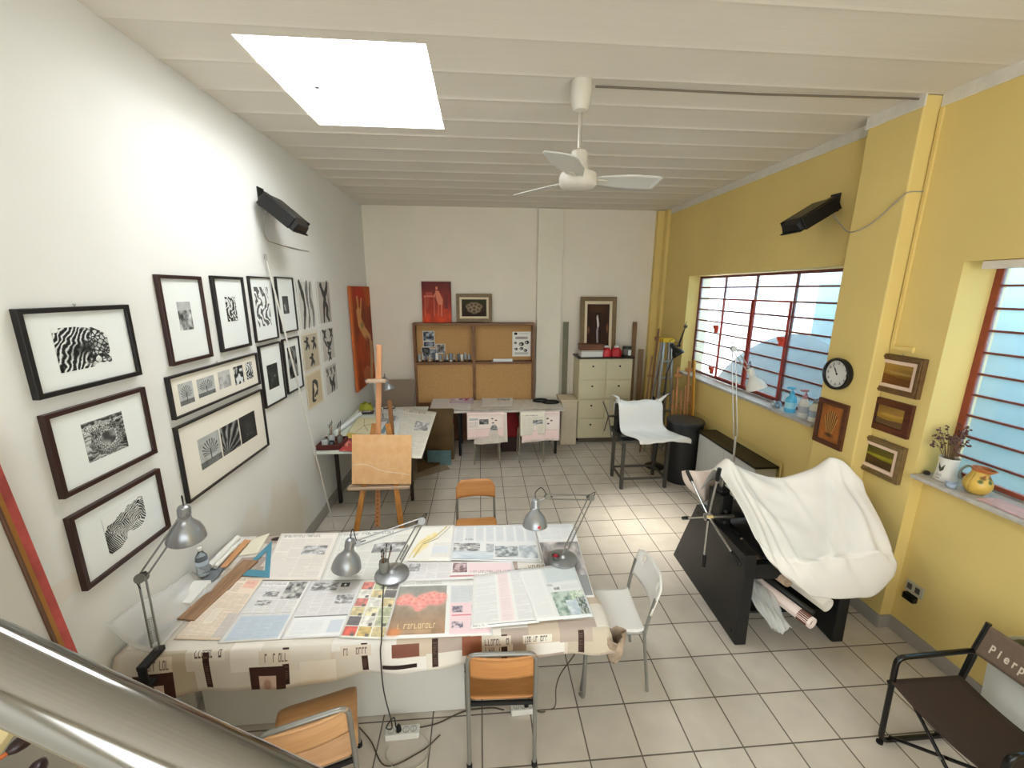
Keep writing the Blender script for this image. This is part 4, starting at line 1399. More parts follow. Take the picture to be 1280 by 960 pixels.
# ------------------------------------------------------------------ ceiling fan
t = thing('ceiling_fan', 'white three blade ceiling fan on a steel rod', 'fan', (.655, 2.87, CZ))
MB().lathe([(.0, .0), (.064, .0), (.066, -.03), (.06, -.13), (.046, -.165), (.02, -.175), (.0, -.175)], 28, Matrix.Translation(V((.655, 2.87, CZ)))).build('canopy', mat('fan_white', (.80, .78, .73), .4), t, world=True, smooth=True)
MB().tube([(.655, 2.87, CZ - .17), (.655, 2.87, 3.43)], .0125, 14).build('rod', mat('pale_steel', (.78, .76, .72), .3, .7), t, world=True, smooth=True)
MB().lathe([(.0, .20), (.03, .20), (.05, .185), (.062, .09), (.066, .065), (.115, .055), (.125, .03), (.123, -.01), (.105, -.03), (.05, -.04), (0, -.042)], 32, Matrix.Translation(V((.655, 2.87, 3.245)))).build('motor', mat('fan_white', (.80, .78, .73), .4), t, world=True, smooth=True)
for az in (6, 126, 246):
    a = math.radians(az)
    M = Matrix.Translation(V((.655, 2.87, 3.265))) @ Matrix.Rotation(a, 4, 'Z') @ Matrix.Rotation(math.radians(-13), 4, 'X')
    def bl(u, v, M=M):
        x = .12 + .44 * u
        wdt = .055 + .045 * min(1, u * 2.2)
        y = (v - .5) * 2 * wdt * (1 if u < .97 else .8)
        return M @ V((x, y, .004 * math.sin(PI * v)))
    MB().grid(bl, 12, 6).build('blade', mat('fan_blade_white', (.80, .80, .78), .35), t, world=True, solid=.005, smooth='all')
    MB().box(.09, .2, -.02, .02, -.008, .0, M).build('blade_arm', mat('fan_white', (.80, .78, .73), .4), t, world=True, bevel=.002)

# ------------------------------------------------------------------ the big work table
TZ = .80
M_lam = mat('white_laminate', (.86, .86, .84), .45, noise=.015)
M_galv = mat('grey_steel_tube', (.58, .58, .57), .35, .7)
M_whiteleg = mat('light_grey_enamel', (.72, .72, .70), .4)


def tl(px, py, z=TZ):
    p = at(px, py, 2, z)
    if p.x < -1.5: p.x = -1.5 + (p.x + 1.5) * .72
    return p


t = thing('drafting_table', 'long white table with a solid front panel, by the white wall', 'table', (-.93, 2.3, 0))
MB().box(-1.77, -.13, 1.80, 2.79, .77, .797).build('tabletop', M_lam, t, world=True, bevel=.003)
MB().box(-1.64, -.12, 2.062, 2.08, .004, .77).build('front_panel', mat('white_panel', (.84, .84, .82), .5, noise=.02, nscale=2), t, world=True, bevel=.003)
for x in (-1.70, -.17):
    for y in ((2.04 if x < -1 else 2.12), 2.70): MB().box(x - .025, x + .025, y - .02, y + .02, 0, .77).build('leg', M_whiteleg, t, world=True, bevel=.004)
t = thing('work_table', 'smaller table on steel tube legs, at the right end under the patterned cloth', 'table', (.27, 2.3, 0))
MB().box(-.125, .655, 1.80, 2.79, .77, .797).build('tabletop', M_lam, t, world=True, bevel=.003)
for x, sx in ((.60, 1), (-.06, -1)):
    for y, sy in ((1.98, 1), (2.66, -1)):
        MB().tube(arc([(x, y, .77), (x + .012 * sx, y + .02, .1), (x + .02 * sx, y + .12 * sy, .012)], .06), .0125, 10).build('leg', M_galv, t, world=True, smooth=True)
for y in (1.99, 2.62): MB().box(-.08, .62, y, y + .03, .72, .77).build('apron', M_galv, t, world=True, bevel=.003)

# patchwork tablecloth
hem_px = [(-1.78, .60), (-1.62, .572), (-1.45, .578), (-1.2, .585), (-.9, .605), (-.6, .625), (-.3, .64), (0, .655), (.3, .665), (.5, .675), (.68, .69)]


def hem(x):
    for (a, b), (c, d) in zip(hem_px[:-1], hem_px[1:]):
        if x <= c: return b + (d - b) * max(0, (x - a) / (c - a))
    return hem_px[-1][1]


def cloth(u, v):
    x0, x1 = -1.795, .665
    L = 2.46 + .09
    sx = u * L
    over = max(0, sx - (x1 - x0))
    x = min(x0 + sx, x1)
    z = TZ + .0035
    if v >= .14:
        y = 1.795 + (v - .14) / .86 * 1.005
        if over: x += .012 * min(1, over / .02) + .012 * math.sin(y * 14); z -= over * (1 + .12 * math.sin(y * 8))
        return (x, y, z + .0012 * math.sin(7 * x) * math.sin(9 * y))
    k = (.14 - v) / .14
    kk = k ** .85
    zz = z - (z - hem(x)) * kk
    y = 1.795 - .012 * min(1, k * 6) - .014 * k * (1 + math.sin(x * 11 + 1.2 * math.sin(3 * x))) - .006 * k * math.sin(23 * x)
    if x < -1.6: y -= .05 * k * (-1.6 - x) / .2
    if over: x += .012 + .02 * k; zz = max(zz - over * .6, zz - .05); y += over * .3
    return (x, y, zz + .004 * math.sin(17 * x) * k)


o = MB().grid(cloth, 130, 50).build('tablecloth', art('tablecloth_print', cloth_art(), .6), None, smooth='all', solid=.0016, origin=(-.5, 2.3, TZ))
tag(o, 'beige and brown patchwork tablecloth draped over both tables', 'tablecloth')
# knotted tail of the cloth at the right front corner
def tail(u, v):
    a = 2 * PI * u
    r = (.05 * (1 - v) ** .7 + .012) * (1 + .28 * math.sin(3 * a + 5 * v) + .12 * math.sin(7 * a))
    return (.695 + r * math.cos(a) + .015 * v, 1.80 + r * .8 * math.sin(a), .765 - .19 * v)
tail_o = MB().grid(tail, 24, 10).build('cloth_corner', mat('taupe_cloth', (.62, .55, .48), .8, noise=.35, nscale=14), o, smooth='all', solid=.001)
tail_o.data.transform(Matrix.Translation(V((.5, -2.3, -TZ))))


# newspapers
def news(label, px4, art_, lift, wob=0.0015, seed=0, group='newspaper sheets spread on the big table', name='newspaper', z=TZ):
    P = [tl(x, y, z) for x, y in px4]           # bottom-left, bottom-right, top-right, top-left
    for p in P: p.z = 0
    rg = random.Random(seed)
    f1, f2 = rg.uniform(0, 6), rg.uniform(0, 6)
    def fn(u, v):
        q = (P[0] * (1 - u) + P[1] * u) * (1 - v) + (P[3] * (1 - u) + P[2] * u) * v
        return (q.x, q.y, z + .0062 + lift + wob * (1 + math.sin(5 * u + f1) * math.cos(4 * v + f2)) * .5)
    c = (P[0] + P[1] + P[2] + P[3]) / 4
    o = MB().grid(fn, 14, 14).build(name, art_, None, smooth='all', solid=.0012, origin=(c.x, c.y, z + .006 + lift), fixn=False)
    return tag(o, label, 'newspaper', group)


A_g1, A_g2 = art('news_grey', fade(np_grey(20))), art('news_grey2', fade(np_grey2()))
news('cream peach newspaper page beside the wooden plank at the left end', [(209, 801), (279, 802), (330, 724), (287, 722)], art('news_peach', fade(np_peach())), .0015, seed=1)
news('grey newspaper page with a blue advert, right of the peach page', [(272, 806), (350, 801), (389, 728), (328, 728)], A_g1, .003, seed=2)
news('grey newspaper page with small black square, under the left desk lamp shade shadow', [(350, 801), (428, 797), (456, 726), (389, 728)], A_g2, .003, seed=3)
news('newspaper page of small coloured advert boxes, in front of the round lamp base', [(424, 799), (481, 801), (502, 726), (455, 726)], art('news_ads', fade(np_ads())), .0048, seed=4)
news('newspaper page with big pink flowers photo and pink column', [(479, 802), (616, 796), (606, 726), (500, 729)], art('news_flower', fade(np_flower()), .6), .0058, seed=5)
news('white newspaper page of printed lists with pale pink strip', [(588, 789), (674, 781), (655, 713), (592, 722)], art('news_lists', fade(np_lists())), .0074, seed=6)
news('glossy page with green picture, topmost sheet near the table corner', [(671, 780), (742, 774), (716, 706), (646, 715)], art('news_green', fade(np_green()), .35, .5), .0095, seed=7)
news('back row newspaper sheet with a row of photos, behind the pink columns', [(562, 702), (677, 704), (668, 657), (567, 659)], art('news_photos', fade(np_photos())), .0045, seed=8)
news('newspaper sheet with a yellow giraffe-like drawing, behind the round lamp', [(503, 703), (564, 703), (568, 658), (525, 659)], art('news_giraffe', fade(np_giraffe())), .0035, seed=9)
news('narrow newspaper strip with dark red photo, between the front and back rows', [(500, 729), (646, 723), (641, 703), (508, 704)], art('news_mid', fade(np_mid())), .0022, seed=10)
news('grey picture page with an animal photo, under the right lamp base', [(690, 750), (743, 748), (716, 656), (668, 657)], art('news_animal', fade(np_animal())), .003, seed=11)
news('pale pinkish newspaper page at the back left, beside the blue set square', [(322, 726), (400, 727), (424, 667), (352, 668)], art('news_back', fade(np_plain(140, (.93, .90, .86)))), .0006, seed=12)
news('white newspaper page at the back, behind the left desk lamp', [(400, 727), (502, 728), (524, 660), (424, 667)], art('news_back2', fade(np_plain(150, (.92, .92, .89)))), .0006, seed=13)
news('cream sheet with torn edge at the back left corner of the table', [(287, 697), (322, 693), (334, 668), (302, 676)], art('sheet_cream', paper(64, 64, (.92, .90, .82), 8)), .0025, seed=14)

# blue set square
M = None
p0, p1, p2 = tl(293, 719, .812), tl(337, 722, .812), tl(340, 676, .812)
def tri(k):
    c = (p0 + p1 + p2) / 3
    return [tuple((c + (p - c) * k).xy) for p in (p0, p1, p2)]
c_ = (p0 + p1 + p2) / 3
s = MB().ring(tri(1.0), tri(.52), .8105, .8135)
o = s.build('set_square', mat('blue_acrylic', (.36, .62, .72), .15, alpha=.85), None, origin=(c_.x, c_.y, .81), bevel=.0008)
tag(o, 'translucent blue triangular set square lying on the newspapers', 'set square')

# plank and papers at the wall end
a, b = tl(222, 776, .81), tl(312, 701, .81)
t = tag(MB().bar(a, b, .10, .014).build('wooden_plank', wood('worn_plank', (.52, .39, .28), (.66, .52, .40), 5, .6, 1), None, bevel=.002, origin=((a + b) / 2)), 'worn brown wooden plank lying along the wall end of the table', 'plank')
q = [tl(193, 757, .82), tl(226, 757, .82), tl(252, 728, .82), tl(216, 729, .82)]
for p in q: p.z = 0
s = MB().prism([tuple(p.xy) for p in q], TZ + .004, TZ + .034)
tag(s.build('paper_stack', mat('white_paper', (.90, .90, .88), .8), None, bevel=.003, origin=(q[0].x, q[0].y, TZ)), 'stack of blank white paper beside the plank', 'paper')
q = [tl(234, 727, .82), tl(256, 727, .82), tl(282, 690, .82), tl(262, 690, .82)]
s = MB().prism([tuple(p.xy) for p in q], TZ + .004, TZ + .022)
tag(s.build('folder', mat('blue_grey_card', (.45, .47, .50), .6, noise=.08), None, bevel=.002, origin=(q[0].x, q[0].y, TZ)), 'blue grey folder under the white paper rolls', 'folder')
q = [tl(262, 712, .81), tl(272, 712, .81), tl(304, 678, .81), tl(293, 677, .81)]
s = MB().prism([tuple(p.xy) for p in q], TZ + .022, TZ + .026)
tag(s.build('envelope', mat('orange_kraft', (.80, .60, .42), .7), None, origin=(q[0].x, q[0].y, TZ)), 'orange brown kraft envelope between folder and plank', 'envelope')
a, b = tl(243, 708, .85), tl(281, 672, .85)
d = (b - a).normalized()
for k, (off, ln, lab) in enumerate(((0, 1, 'white paper roll against the wall beside the water bottle'), (.035, .8, 'thinner white paper roll beside the larger one by the wall'))):
    o_ = V((d.y, -d.x, 0)) * off
    r = .02 - .006 * k
    pa, pb = a + o_, a + (b - a) * ln + o_
    pa.z = pb.z = TZ + .022 + r + .003
    t = MB()
    t.tube([pa, pb], r, 16)
    t.tube([pa - d * .002, pb + d * .002], r * .6, 12)
    tag(t.build('paper_roll', mat('white_paper', (.90, .90, .88), .8), None, smooth=True, origin=(pa.x, pa.y, TZ)), lab, 'paper roll', 'paper rolls at the wall end of the table')

# water bottle
p = tl(238, 724, .80)
t = thing('water_bottle', 'small clear plastic water bottle with white cap on the table', 'bottle', (p.x, p.y, TZ + .034))
Mb = Matrix.Translation(V((p.x, p.y, TZ + .0345)))
M_pet = mat('clear_blue_plastic', (.84, .90, .95), .08, trans=.85, ior=1.3)
MB().lathe([(.0, 0), (.03, 0), (.034, .006), (.033, .03), (.0345, .04), (.032, .05), (.034, .06), (.034, .10), (.030, .125), (.016, .15), (.0125, .158), (.0125, .17)], 24, Mb).build('body', M_pet, t, world=True, smooth=True)
MB().lathe([(.0335, .07), (.0349, .072), (.0349, .098), (.0335, .1)], 24, Mb, cap=False).build('label_band', mat('pale_blue_label', (.74, .80, .87), .5), t, world=True, smooth=True)
MB().lathe([(.0, .165), (.0145, .165), (.0145, .182), (.0, .183)], 18, Mb).build('cap', M_whitepl, t, world=True, smooth=True)

# clear plastic sheeting at the wall corner of the table
mp_ = bpy.data.materials.new('clear_plastic_film'); mp_.use_nodes = True
nt = mp_.node_tree; b_ = nt.nodes['Principled BSDF']; b_.inputs['Base Color'].default_value = (.85, .85, .85, 1); b_.inputs['Roughness'].default_value = .12
tr = nt.nodes.new('ShaderNodeBsdfTransparent'); mx = nt.nodes.new('ShaderNodeMixShader'); mx.inputs['Fac'].default_value = .34
nt.links.new(tr.outputs[0], mx.inputs[1]); nt.links.new(b_.outputs[0], mx.inputs[2]); nt.links.new(mx.outputs[0], nt.nodes['Material Output'].inputs['Surface'])


def film(u, v):
    x = -1.60 - .19 * v ** .8
    y = 1.80 + .55 * u
    z = TZ + .012 + .19 * v ** 2.2 * (1 - .75 * u) + .008 * math.sin(9 * u + 5 * v)
    return (x, y, z)


tag(MB().grid(film, 16, 16).build('plastic_sheet', mp_, None, smooth='all', solid=.0015, origin=(-1.7, 2.0, TZ)), 'clear plastic sheeting curling up against the white wall', 'plastic sheet')
tag(MB().box(-1.76, -1.66, 1.86, 2.0, TZ + .0045, TZ + .010).build('blue_card', mat('blue_grey_card', (.45, .47, .50), .6, noise=.08), None, bevel=.001, origin=(-1.71, 1.93, TZ)), 'blue grey card under the clear plastic sheeting', 'card')

# ------------------------------------------------------------------ articulated desk lamps
M_lsil = mat('silver_lamp_enamel', (.60, .61, .62), .3, .55)
M_spring = mat('spring_steel', (.45, .45, .45), .35, .9)
M_bulb = mat('frosted_bulb', (.92, .92, .88), .3)


def desk_lamp(label, base, shoulder, elbow, wrist, head, hdir, sm, kind='round', scale=1.0, am=None, group='articulated desk lamps', knob=None, name='desk_lamp'):
    base, shoulder, elbow, wrist, head, hdir = [V(q) for q in (base, shoulder, elbow, wrist, head, hdir)]
    am = am or sm
    t = thing(name, label, 'desk lamp', base, group=group)
    kw = dict(world=True)
    if kind == 'round':
        MB().lathe([(0, 0), (.10, 0), (.105, .006), (.103, .016), (.075, .026), (.03, .032), (.02, .05), (0, .05)], 32, Matrix.Translation(base) @ Matrix.Scale(scale, 4)).build('base', sm, t, smooth=True, **kw)
        MB().tube([base + V((0, 0, .04)), shoulder], .011, 12).build('stem', am, t, smooth=True, **kw)
    elif kind == 'clamp':
        MB().box(-.02, .02, -.10, .03, .0, .025, Matrix.Translation(base)).box(-.018, .018, -.10, -.086, -.09, .0, Matrix.Translation(base)).box(-.018, .018, -.10, -.05, -.10, -.085, Matrix.Translation(base)).build('clamp', M_black, t, bevel=.003, **kw)
        MB().tube([base + V((0, -.072, -.24)), base + V((0, -.072, -.05))], .005, 8).lathe([(0, 0), (.012, 0), (.012, .05), (0, .05)], 12, Matrix.Translation(base + V((0, -.072, -.18)))).build('clamp_screw', M_black, t, **kw)
        MB().tube([base, shoulder], .009, 12).build('stem', am, t, smooth=True, **kw)
    elif kind == 'floor':
        MB().lathe([(0, 0), (.14, 0), (.142, .012), (.12, .025), (.02, .035), (0, .035)], 32, Matrix.Translation(base)).build('base', sm, t, smooth=True, **kw)
        MB().tube([base + V((0, 0, .03)), shoulder], .011, 12).build('pole', am, t, smooth=True, **kw)
    side = (elbow - shoulder).cross(wrist - elbow)
    if side.length < 1e-5: side = V((0, 1, 0))
    side.normalize()
    off = .016 * scale
    for nm, a, b in (('lower_arm', shoulder, elbow), ('upper_arm', elbow, wrist)):
        n = (b - a).cross(side).normalized() * off
        MB().tube([a + n, b + n], .0048 * scale, 8).tube([a - n, b - n], .0048 * scale, 8).build(nm, am, t, smooth=True, **kw)
    n = (elbow - shoulder).normalized()
    for sg in (-1, 1):
        a = shoulder + n * .02 + side * .014 * sg * scale
        b = shoulder + (elbow - shoulder) * .42 + side * .014 * sg * scale
        pts = []
        T = 15
        e1 = side; e2 = n.cross(side)
        for k in range(T * 6 + 1):
            w = k / 6 * 2 * PI
            pts.append(a + (b - a) * (k / (T * 6)) + (e1 * math.cos(w) + e2 * math.sin(w)) * .0055 * scale)
        MB().tube(pts, .0012 * scale, 4).build('spring', M_spring, t, **kw)
    Mj = zto(elbow - side * .02 * scale, side)
    MB().lathe([(0, 0), (.024 * scale, 0), (.024 * scale, .008), (.01 * scale, .009), (.01 * scale, .031 * scale), (.024 * scale, .032), (.024 * scale, .04 * scale), (0, .04 * scale)], 16, Mj).build('elbow_joint', am, t, smooth=True, **kw)
    MB().lathe([(0, 0), (.02 * scale, 0), (.02 * scale, .03 * scale), (0, .03 * scale)], 14, zto(wrist - side * .015 * scale, side)).build('wrist_joint', am, t, smooth=True, **kw)
    Mh = zto(head, hdir)
    S_ = Mh @ Matrix.Scale(scale, 4)
    MB().lathe([(.027, -.02), (.031, .0), (.045, .018), (.066, .042), (.080, .075), (.086, .105), (.0865, .11)], 32, S_, cap=False).build('shade', sm, t, smooth='all', solid=.002, **kw)
    s = MB().lathe([(0, -.088), (.012, -.087), (.024, -.08), (.027, -.07), (.027, -.02), (.029, -.015)], 24, S_)
    for k in range(12):
        w = 2 * PI * k / 12
        s.box(.026, .0295, -.002, .002, -.07, -.028, S_ @ Matrix.Rotation(w, 4, 'Z'))
    s.build('socket_cap', sm, t, smooth=True, **kw)
    MB().lathe([(.012, .0), (.014, .02), (.028, .05), (.026, .07), (.012, .085), (0, .088)], 16, S_).build('bulb', M_bulb, t, smooth=True, **kw)
    back = head - hdir.normalized() * .05 * scale
    MB().tube([wrist, back], .006 * scale, 8).build('head_arm', am, t, smooth=True, **kw)
    top = head - hdir.normalized() * .088 * scale
    mid = (top + wrist) / 2 + V((0, 0, .075 * scale))
    MB().tube(spline([top, top - hdir.normalized() * .03 + V((0, 0, .01)), mid, wrist + V((0, 0, .01)), elbow * .12 + wrist * .88], 8), .003 * scale, 6).build('cord', M_black, t, smooth=True, **kw)
    MB().tube(spline([elbow + (wrist - elbow) * .1, elbow + V((0, 0, .04)) - (wrist - elbow).normalized() * .035, elbow - (elbow - shoulder) * .12 - (wrist - elbow).normalized() * .02], 8), .003 * scale, 6).build('cord_loop', M_black, t, smooth=True, **kw)
    return t


M_chr = mat('lamp_chrome', (.52, .52, .51), .38, .6)
b2 = at(490, 719, 2, TZ + .013)
desk_lamp('silver desk lamp with round base in the middle of the table, holding brushes', (b2.x, b2.y, TZ + .0135), (b2.x + .035, b2.y + .03, TZ + .075), at(527, 651, 1, b2.y + .16), at(447, 679, 1, b2.y + .03), at(436, 689, 1, b2.y - .02), (-.20, -.05, -1), M_lsil, am=M_chr)
b3 = at(703, 700, 2, TZ + .012)
desk_lamp('silver desk lamp at the right end of the table, red spot on its shade', (b3.x, b3.y, TZ + .012), (b3.x + .03, b3.y + .03, TZ + .075), at(738, 622, 1, b3.y + .2), at(684, 621, 1, b3.y + .12), at(669, 638, 1, b3.y + .09), (-.02, -.12, -1), M_lsil, am=M_chr, scale=.95)
b1 = V((-1.60, 1.80, TZ + .006))
desk_lamp('silver desk lamp clamped to the left table corner by the wall', b1, (b1.x, b1.y, TZ + .05), at(177, 722, 1, 1.90), at(231, 644, 1, 2.02), at(231, 650, 1, 2.03), (-.12, .05, -1), M_lsil, 'clamp', am=M_chr)
t = bpy.data.objects['desk_lamp.001']

# jar of brushes on the middle lamp base
jp = V((b2.x - .045, b2.y + .005, TZ + .040))
t = thing('brush_jar', 'small glass jar of paint brushes standing on the middle lamp base', 'jar', jp)
Mj = Matrix.Translation(jp)
MB().lathe([(0, 0), (.03, 0), (.032, .005), (.032, .06), (.028, .068), (.028, .075), (.026, .075), (.026, .066), (.029, .058), (.029, .006), (0, .005)], 20, Mj).build('glass', mat('jar_glass', (.75, .76, .74), .1, trans=.6, ior=1.3), t, world=True, smooth=True)
rg = random.Random(5)
for k in range(7):
    a = rg.uniform(0, 2 * PI); r = rg.uniform(.008, .02); L_ = rg.uniform(.12, .17)
    p = jp + V((r * .5 * math.cos(a), r * .5 * math.sin(a), .006)); q = p + V((r * 1.7 * math.cos(a) + .02, r * 1.7 * math.sin(a) + .01, L_))
    e_ = p + (q - p) * .86
    s = MB(); s.tube([p, e_], .0028, 6); s.mat_i(1); s.tube([e_, e_ + (q - e_) * .5, q], [.004, .005, .001], 6)
    s.build('brush', [wood('brush_wood', (.30, .20, .12), (.5, .36, .22), 9), M_black], t, world=True)
# bits lying on the right lamp base
jp = V((b3.x - .05, b3.y - .02, TZ + .034))
t = thing('paint_cup', 'small grey cup with red paint on the right lamp base', 'cup', jp)
MB().lathe([(0, 0), (.022, 0), (.026, .03), (.023, .03), (.02, .006), (0, .006)], 18, Matrix.Translation(jp)).build('cup', mat('grey_tin', (.45, .45, .44), .4, .5), t, world=True, smooth=True)
MB().lathe([(0, .02), (.022, .02)], 18, Matrix.Translation(jp), cap=False).lathe([(.0, .012), (.014, .016), (.012, .032), (0, .036)], 12, Matrix.Translation(jp)).build('red_paint', mat('crimson_paint', (.72, .16, .24), .4), t, world=True)
# the red spot on the right lamp's shade
lam = bpy.data.objects['desk_lamp.001']
hd = at(669, 638, 1, b3.y + .09)
dv = V((-.02, -.12, -1)).normalized()
sp = hd + dv * .075 + V((.01, -.076, 0))
MB().lathe([(.0, .004), (.014, .002), (.017, 0)], 14, zto(sp, V((.05, -.97, .32))), cap=False).build('red_spot', mat('crimson_paint', (.72, .16, .24), .4), lam, world=True)

# cords and power strips
M_cord = mat('dark_grey_cord', (.17, .17, .17), .5)
M_cordw = mat('white_cord', (.74, .72, .66), .5)


def cord(label, pts, r=.0035, m=None, name='extension_cable'):
    o_ = V(pts[0])
    return tag(MB().tube(spline(pts, 10), r, 8).build(name, m or M_cord, None, smooth=True, origin=o_), label, 'cord', 'cords around the big table')


s1 = at(503, 914, 2, .03); s2 = at(654, 884, 2, .03)
e2 = at(477, 798, 2, TZ + .02)
lampcord = ([(b2.x - .03, b2.y - .1, TZ + .022), at(478, 760, 2, TZ + .022), (e2.x, 1.80, TZ + .023), (e2.x + .002, 1.752, TZ - .03), (e2.x + .005, 1.748, .55), (e2.x + .03, 1.76, .3), (s1.x - .1, s1.y + .03, .03), (s1.x - .06, s1.y + .06, .06), (s1.x - .035, s1.y, .062)])
MB().tube(spline(lampcord, 10), .0035, 8).build('power_cord', M_cord, bpy.data.objects['desk_lamp'], world=True, smooth=True)
cord('brown cord with inline switch hanging at the right end of the table', [at(721, 806, 1, 1.80), at(718, 818, 1, 1.84), at(701, 842, 1, 1.9), at(695, 860, 1, 1.93), at(693, 884, 2, .02), (s2.x + .1, s2.y - .02, .008), (s2.x + .05, s2.y, .06), (s2.x + .03, s2.y, .062)], .0035, mat('brown_cord', (.30, .25, .20), .5))
cord('pale looped cord on the floor in front of the left power strip', [(s1.x + .10, s1.y - .01, .02), (s1.x + .16, s1.y - .06, .006), (s1.x + .14, s1.y - .16, .006), (s1.x + .02, s1.y - .19, .006), (s1.x - .07, s1.y - .12, .006), (s1.x - .07, s1.y - .06, .006)], .0035, M_cordw)
cord('dark twisted cord on the floor running under the steel legged table', [(s1.x + .09, s1.y + .02, .02), (s1.x + .2, s1.y + .05, .006), (s1.x + .36, s1.y + .11, .006), (s2.x - .2, s2.y + .03, .006), (s2.x - .12, s2.y + .0, .02)], .004, mat('brown_cord', (.30, .25, .20), .5))
cord('dark cord on the floor beside the left wooden chair', [(s1.x - .3, s1.y + .09, .006), (s1.x - .18, s1.y - .02, .006), (s1.x - .06, s1.y - .16, .006), (s1.x + .12, s1.y - .1, .006), (s1.x + .22, s1.y - .02, .006)], .0035, mat('brown_cord', (.30, .25, .20), .5))


def strip(label, p, n, rz):
    t = thing('power_strip', label, 'power strip', (p.x, p.y, 0), rz, 'white power strips on the floor')
    L_ = .028 + .043 * n
    MB().prism(rrect(L_, .056, .012), .0, .04).build('body', M_whitepl, t, bevel=.004)
    for k in range(n):
        x = (k - (n - 1) / 2) * .043
        MB().lathe([(.0, .036), (.0185, .036), (.0185, .0415), (.016, .0415), (.016, .037)], 18, Matrix.Translation(V((x, 0, 0))), cap=False).lathe([(0, .0405), (.003, .0405)], 8, Matrix.Translation(V((x, .007, 0)))).lathe([(0, .0405), (.003, .0405)], 8, Matrix.Translation(V((x, -.007, 0)))).build('outlet', mat('grey_outlet', (.55, .55, .53), .5), t)
    MB().lathe([(0, .04), (.015, .04), (.013, .07), (.006, .082), (0, .082)], 14, Matrix.Translation(V((-.02 if n > 3 else .02, 0, 0)))).build('plug', M_black, t, smooth=True)
    return t


strip('white power strip in front of the table panel, with a black plug', s1, 4, .03)
strip('white power strip behind the steel legs of the near wooden chair', s2, 3, .03)

# ------------------------------------------------------------------ chairs
M_ply = wood('orange_beech_ply', (.68, .45, .24), (.80, .57, .34), 3.2, .35, 0)
M_ply2 = wood('light_beech_ply', (.74, .55, .36), (.84, .66, .48), 3.2, .4, 0)
M_tube = mat('chair_grey_tube', (.56, .56, .54), .35, .5)


def school_chair(label, x, y, rz, ply, over=False, group='orange plywood chairs around the big table'):
    t = thing('school_chair', label, 'chair', (x, y, 0), rz, group)
    zt = .735 if over else .795
    arch = arc([(-.178, -.20, .012), (-.176, -.195, .45), (-.172, -.245, zt), (.172, -.245, zt), (.176, -.195, .45), (.178, -.20, .012)], .05, 6)
    MB().tube(arch, .0115, 12).build('back_frame', M_tube, t, smooth=True)
    for s_ in (-1, 1):
        MB().tube(arc([(s_ * .174, .20, .012), (s_ * .162, .165, .425), (s_ * .165, -.19, .425)], .05, 5), .0105, 10).build('leg', M_tube, t, smooth=True)
        for yy in (-.20, .20):
            MB().lathe([(0, 0), (.015, 0), (.015, .03), (.012, .034)], 12, Matrix.Translation(V((s_ * (.178 if yy < 0 else .174), yy, .0005)))).build('foot_cap', M_rubber, t, smooth=True)
    MB().tube([(-.165, -.188, .425), (.165, -.188, .425)], .012, 10).build('rear_bar', M_rubber, t, smooth=True)
    MB().tube([(-.163, .15, .422), (.163, .15, .422)], .009, 10).build('front_bar', M_tube, t, smooth=True)

    def seat(u, v):
        x_ = (u - .5) * .38; y_ = -.185 + v * .39
        r = .05
        ex = abs(x_) - (.19 - r); ey = max(-.185 + r - y_, y_ - (.205 - r))
        if ex > 0 and ey > 0:
            L_ = math.hypot(ex, ey)
            if L_ > r: x_ -= math.copysign(ex * (1 - r / L_), x_); y_ += (ey * (1 - r / L_)) * (1 if y_ < 0 else -1)
        z_ = .447 + .004 * (1 - (2 * u - 1) ** 2) * -1 - .03 * max(0, (v - .8) / .2) ** 2 - .01 * max(0, (.2 - v) / .2) ** 2 * -1
        return (x_, y_, z_)
    MB().grid(seat, 20, 20).build('seat', ply, t, smooth='all', solid=.011)

    def back(u, v):
        x_ = (u - .5) * (.37 if over else .34)
        y0 = -.226 if not over else -.225
        bow = -.022 * (1 - (2 * u - 1) ** 2)
        z_ = (.635 if not over else .645) + v * (.155 if not over else .18)
        rr = .03
        if over:
            e_ = abs(x_) - (.185 - .06)
            if e_ > 0 and v > .5: z_ -= (v - .5) / .5 * .075 * (e_ / .06) ** 2
            z_ += .018 * (1 - v) * (1 - (2 * u - 1) ** 2)
        lip = -.014 * max(0, (v - .8) / .2) ** 2 if not over else 0
        return (x_, y0 + bow * (0 if over else 1) + (.0 if not over else .02 * (1 - (2 * u - 1) ** 2) * -.6) - (z_ - .72) * .12 + lip, z_)
    MB().grid(back, 18, 8).build('backrest', ply, t, smooth='all', solid=.010)
    for s_ in (-1, 1):
        MB().lathe([(0, 0), (.007, 0), (.006, .004), (0, .005)], 10, axes(V((s_ * .14, -.21 if not over else -.245, .72)), V((1, 0, 0)), V((0, 0, 1)), V((0, -1, 0)) * -1)).build('rivet', M_steel, t)
    return t


school_chair('orange plywood chair on grey tubes, seen from behind at the near side of the table', .10, 1.93, -.04, M_ply)
school_chair('turned light orange plywood chair at the bottom left beside the handrail', -.825, 1.655, math.radians(17), M_ply2)
school_chair('orange plywood chair on the far side of the table, facing it', -.05, 3.33, PI + .03, M_ply, True)

t = thing('plastic_chair', 'white plastic chair on grey tube legs at the right end of the table', 'chair', (.85, 2.31, 0), math.radians(86))
M_wc = mat('white_chair_plastic', (.93, .925, .91), .35)


def wseat(u, v):
    x_ = (u - .5) * .38 * (1 - .06 * v); y_ = -.18 + .38 * v
    return (x_, y_, .455 - .012 * (1 - (2 * u - 1) ** 2) - .025 * max(0, (v - .85) / .15) ** 2 + .02 * max(0, (.12 - v) / .12) ** 2)


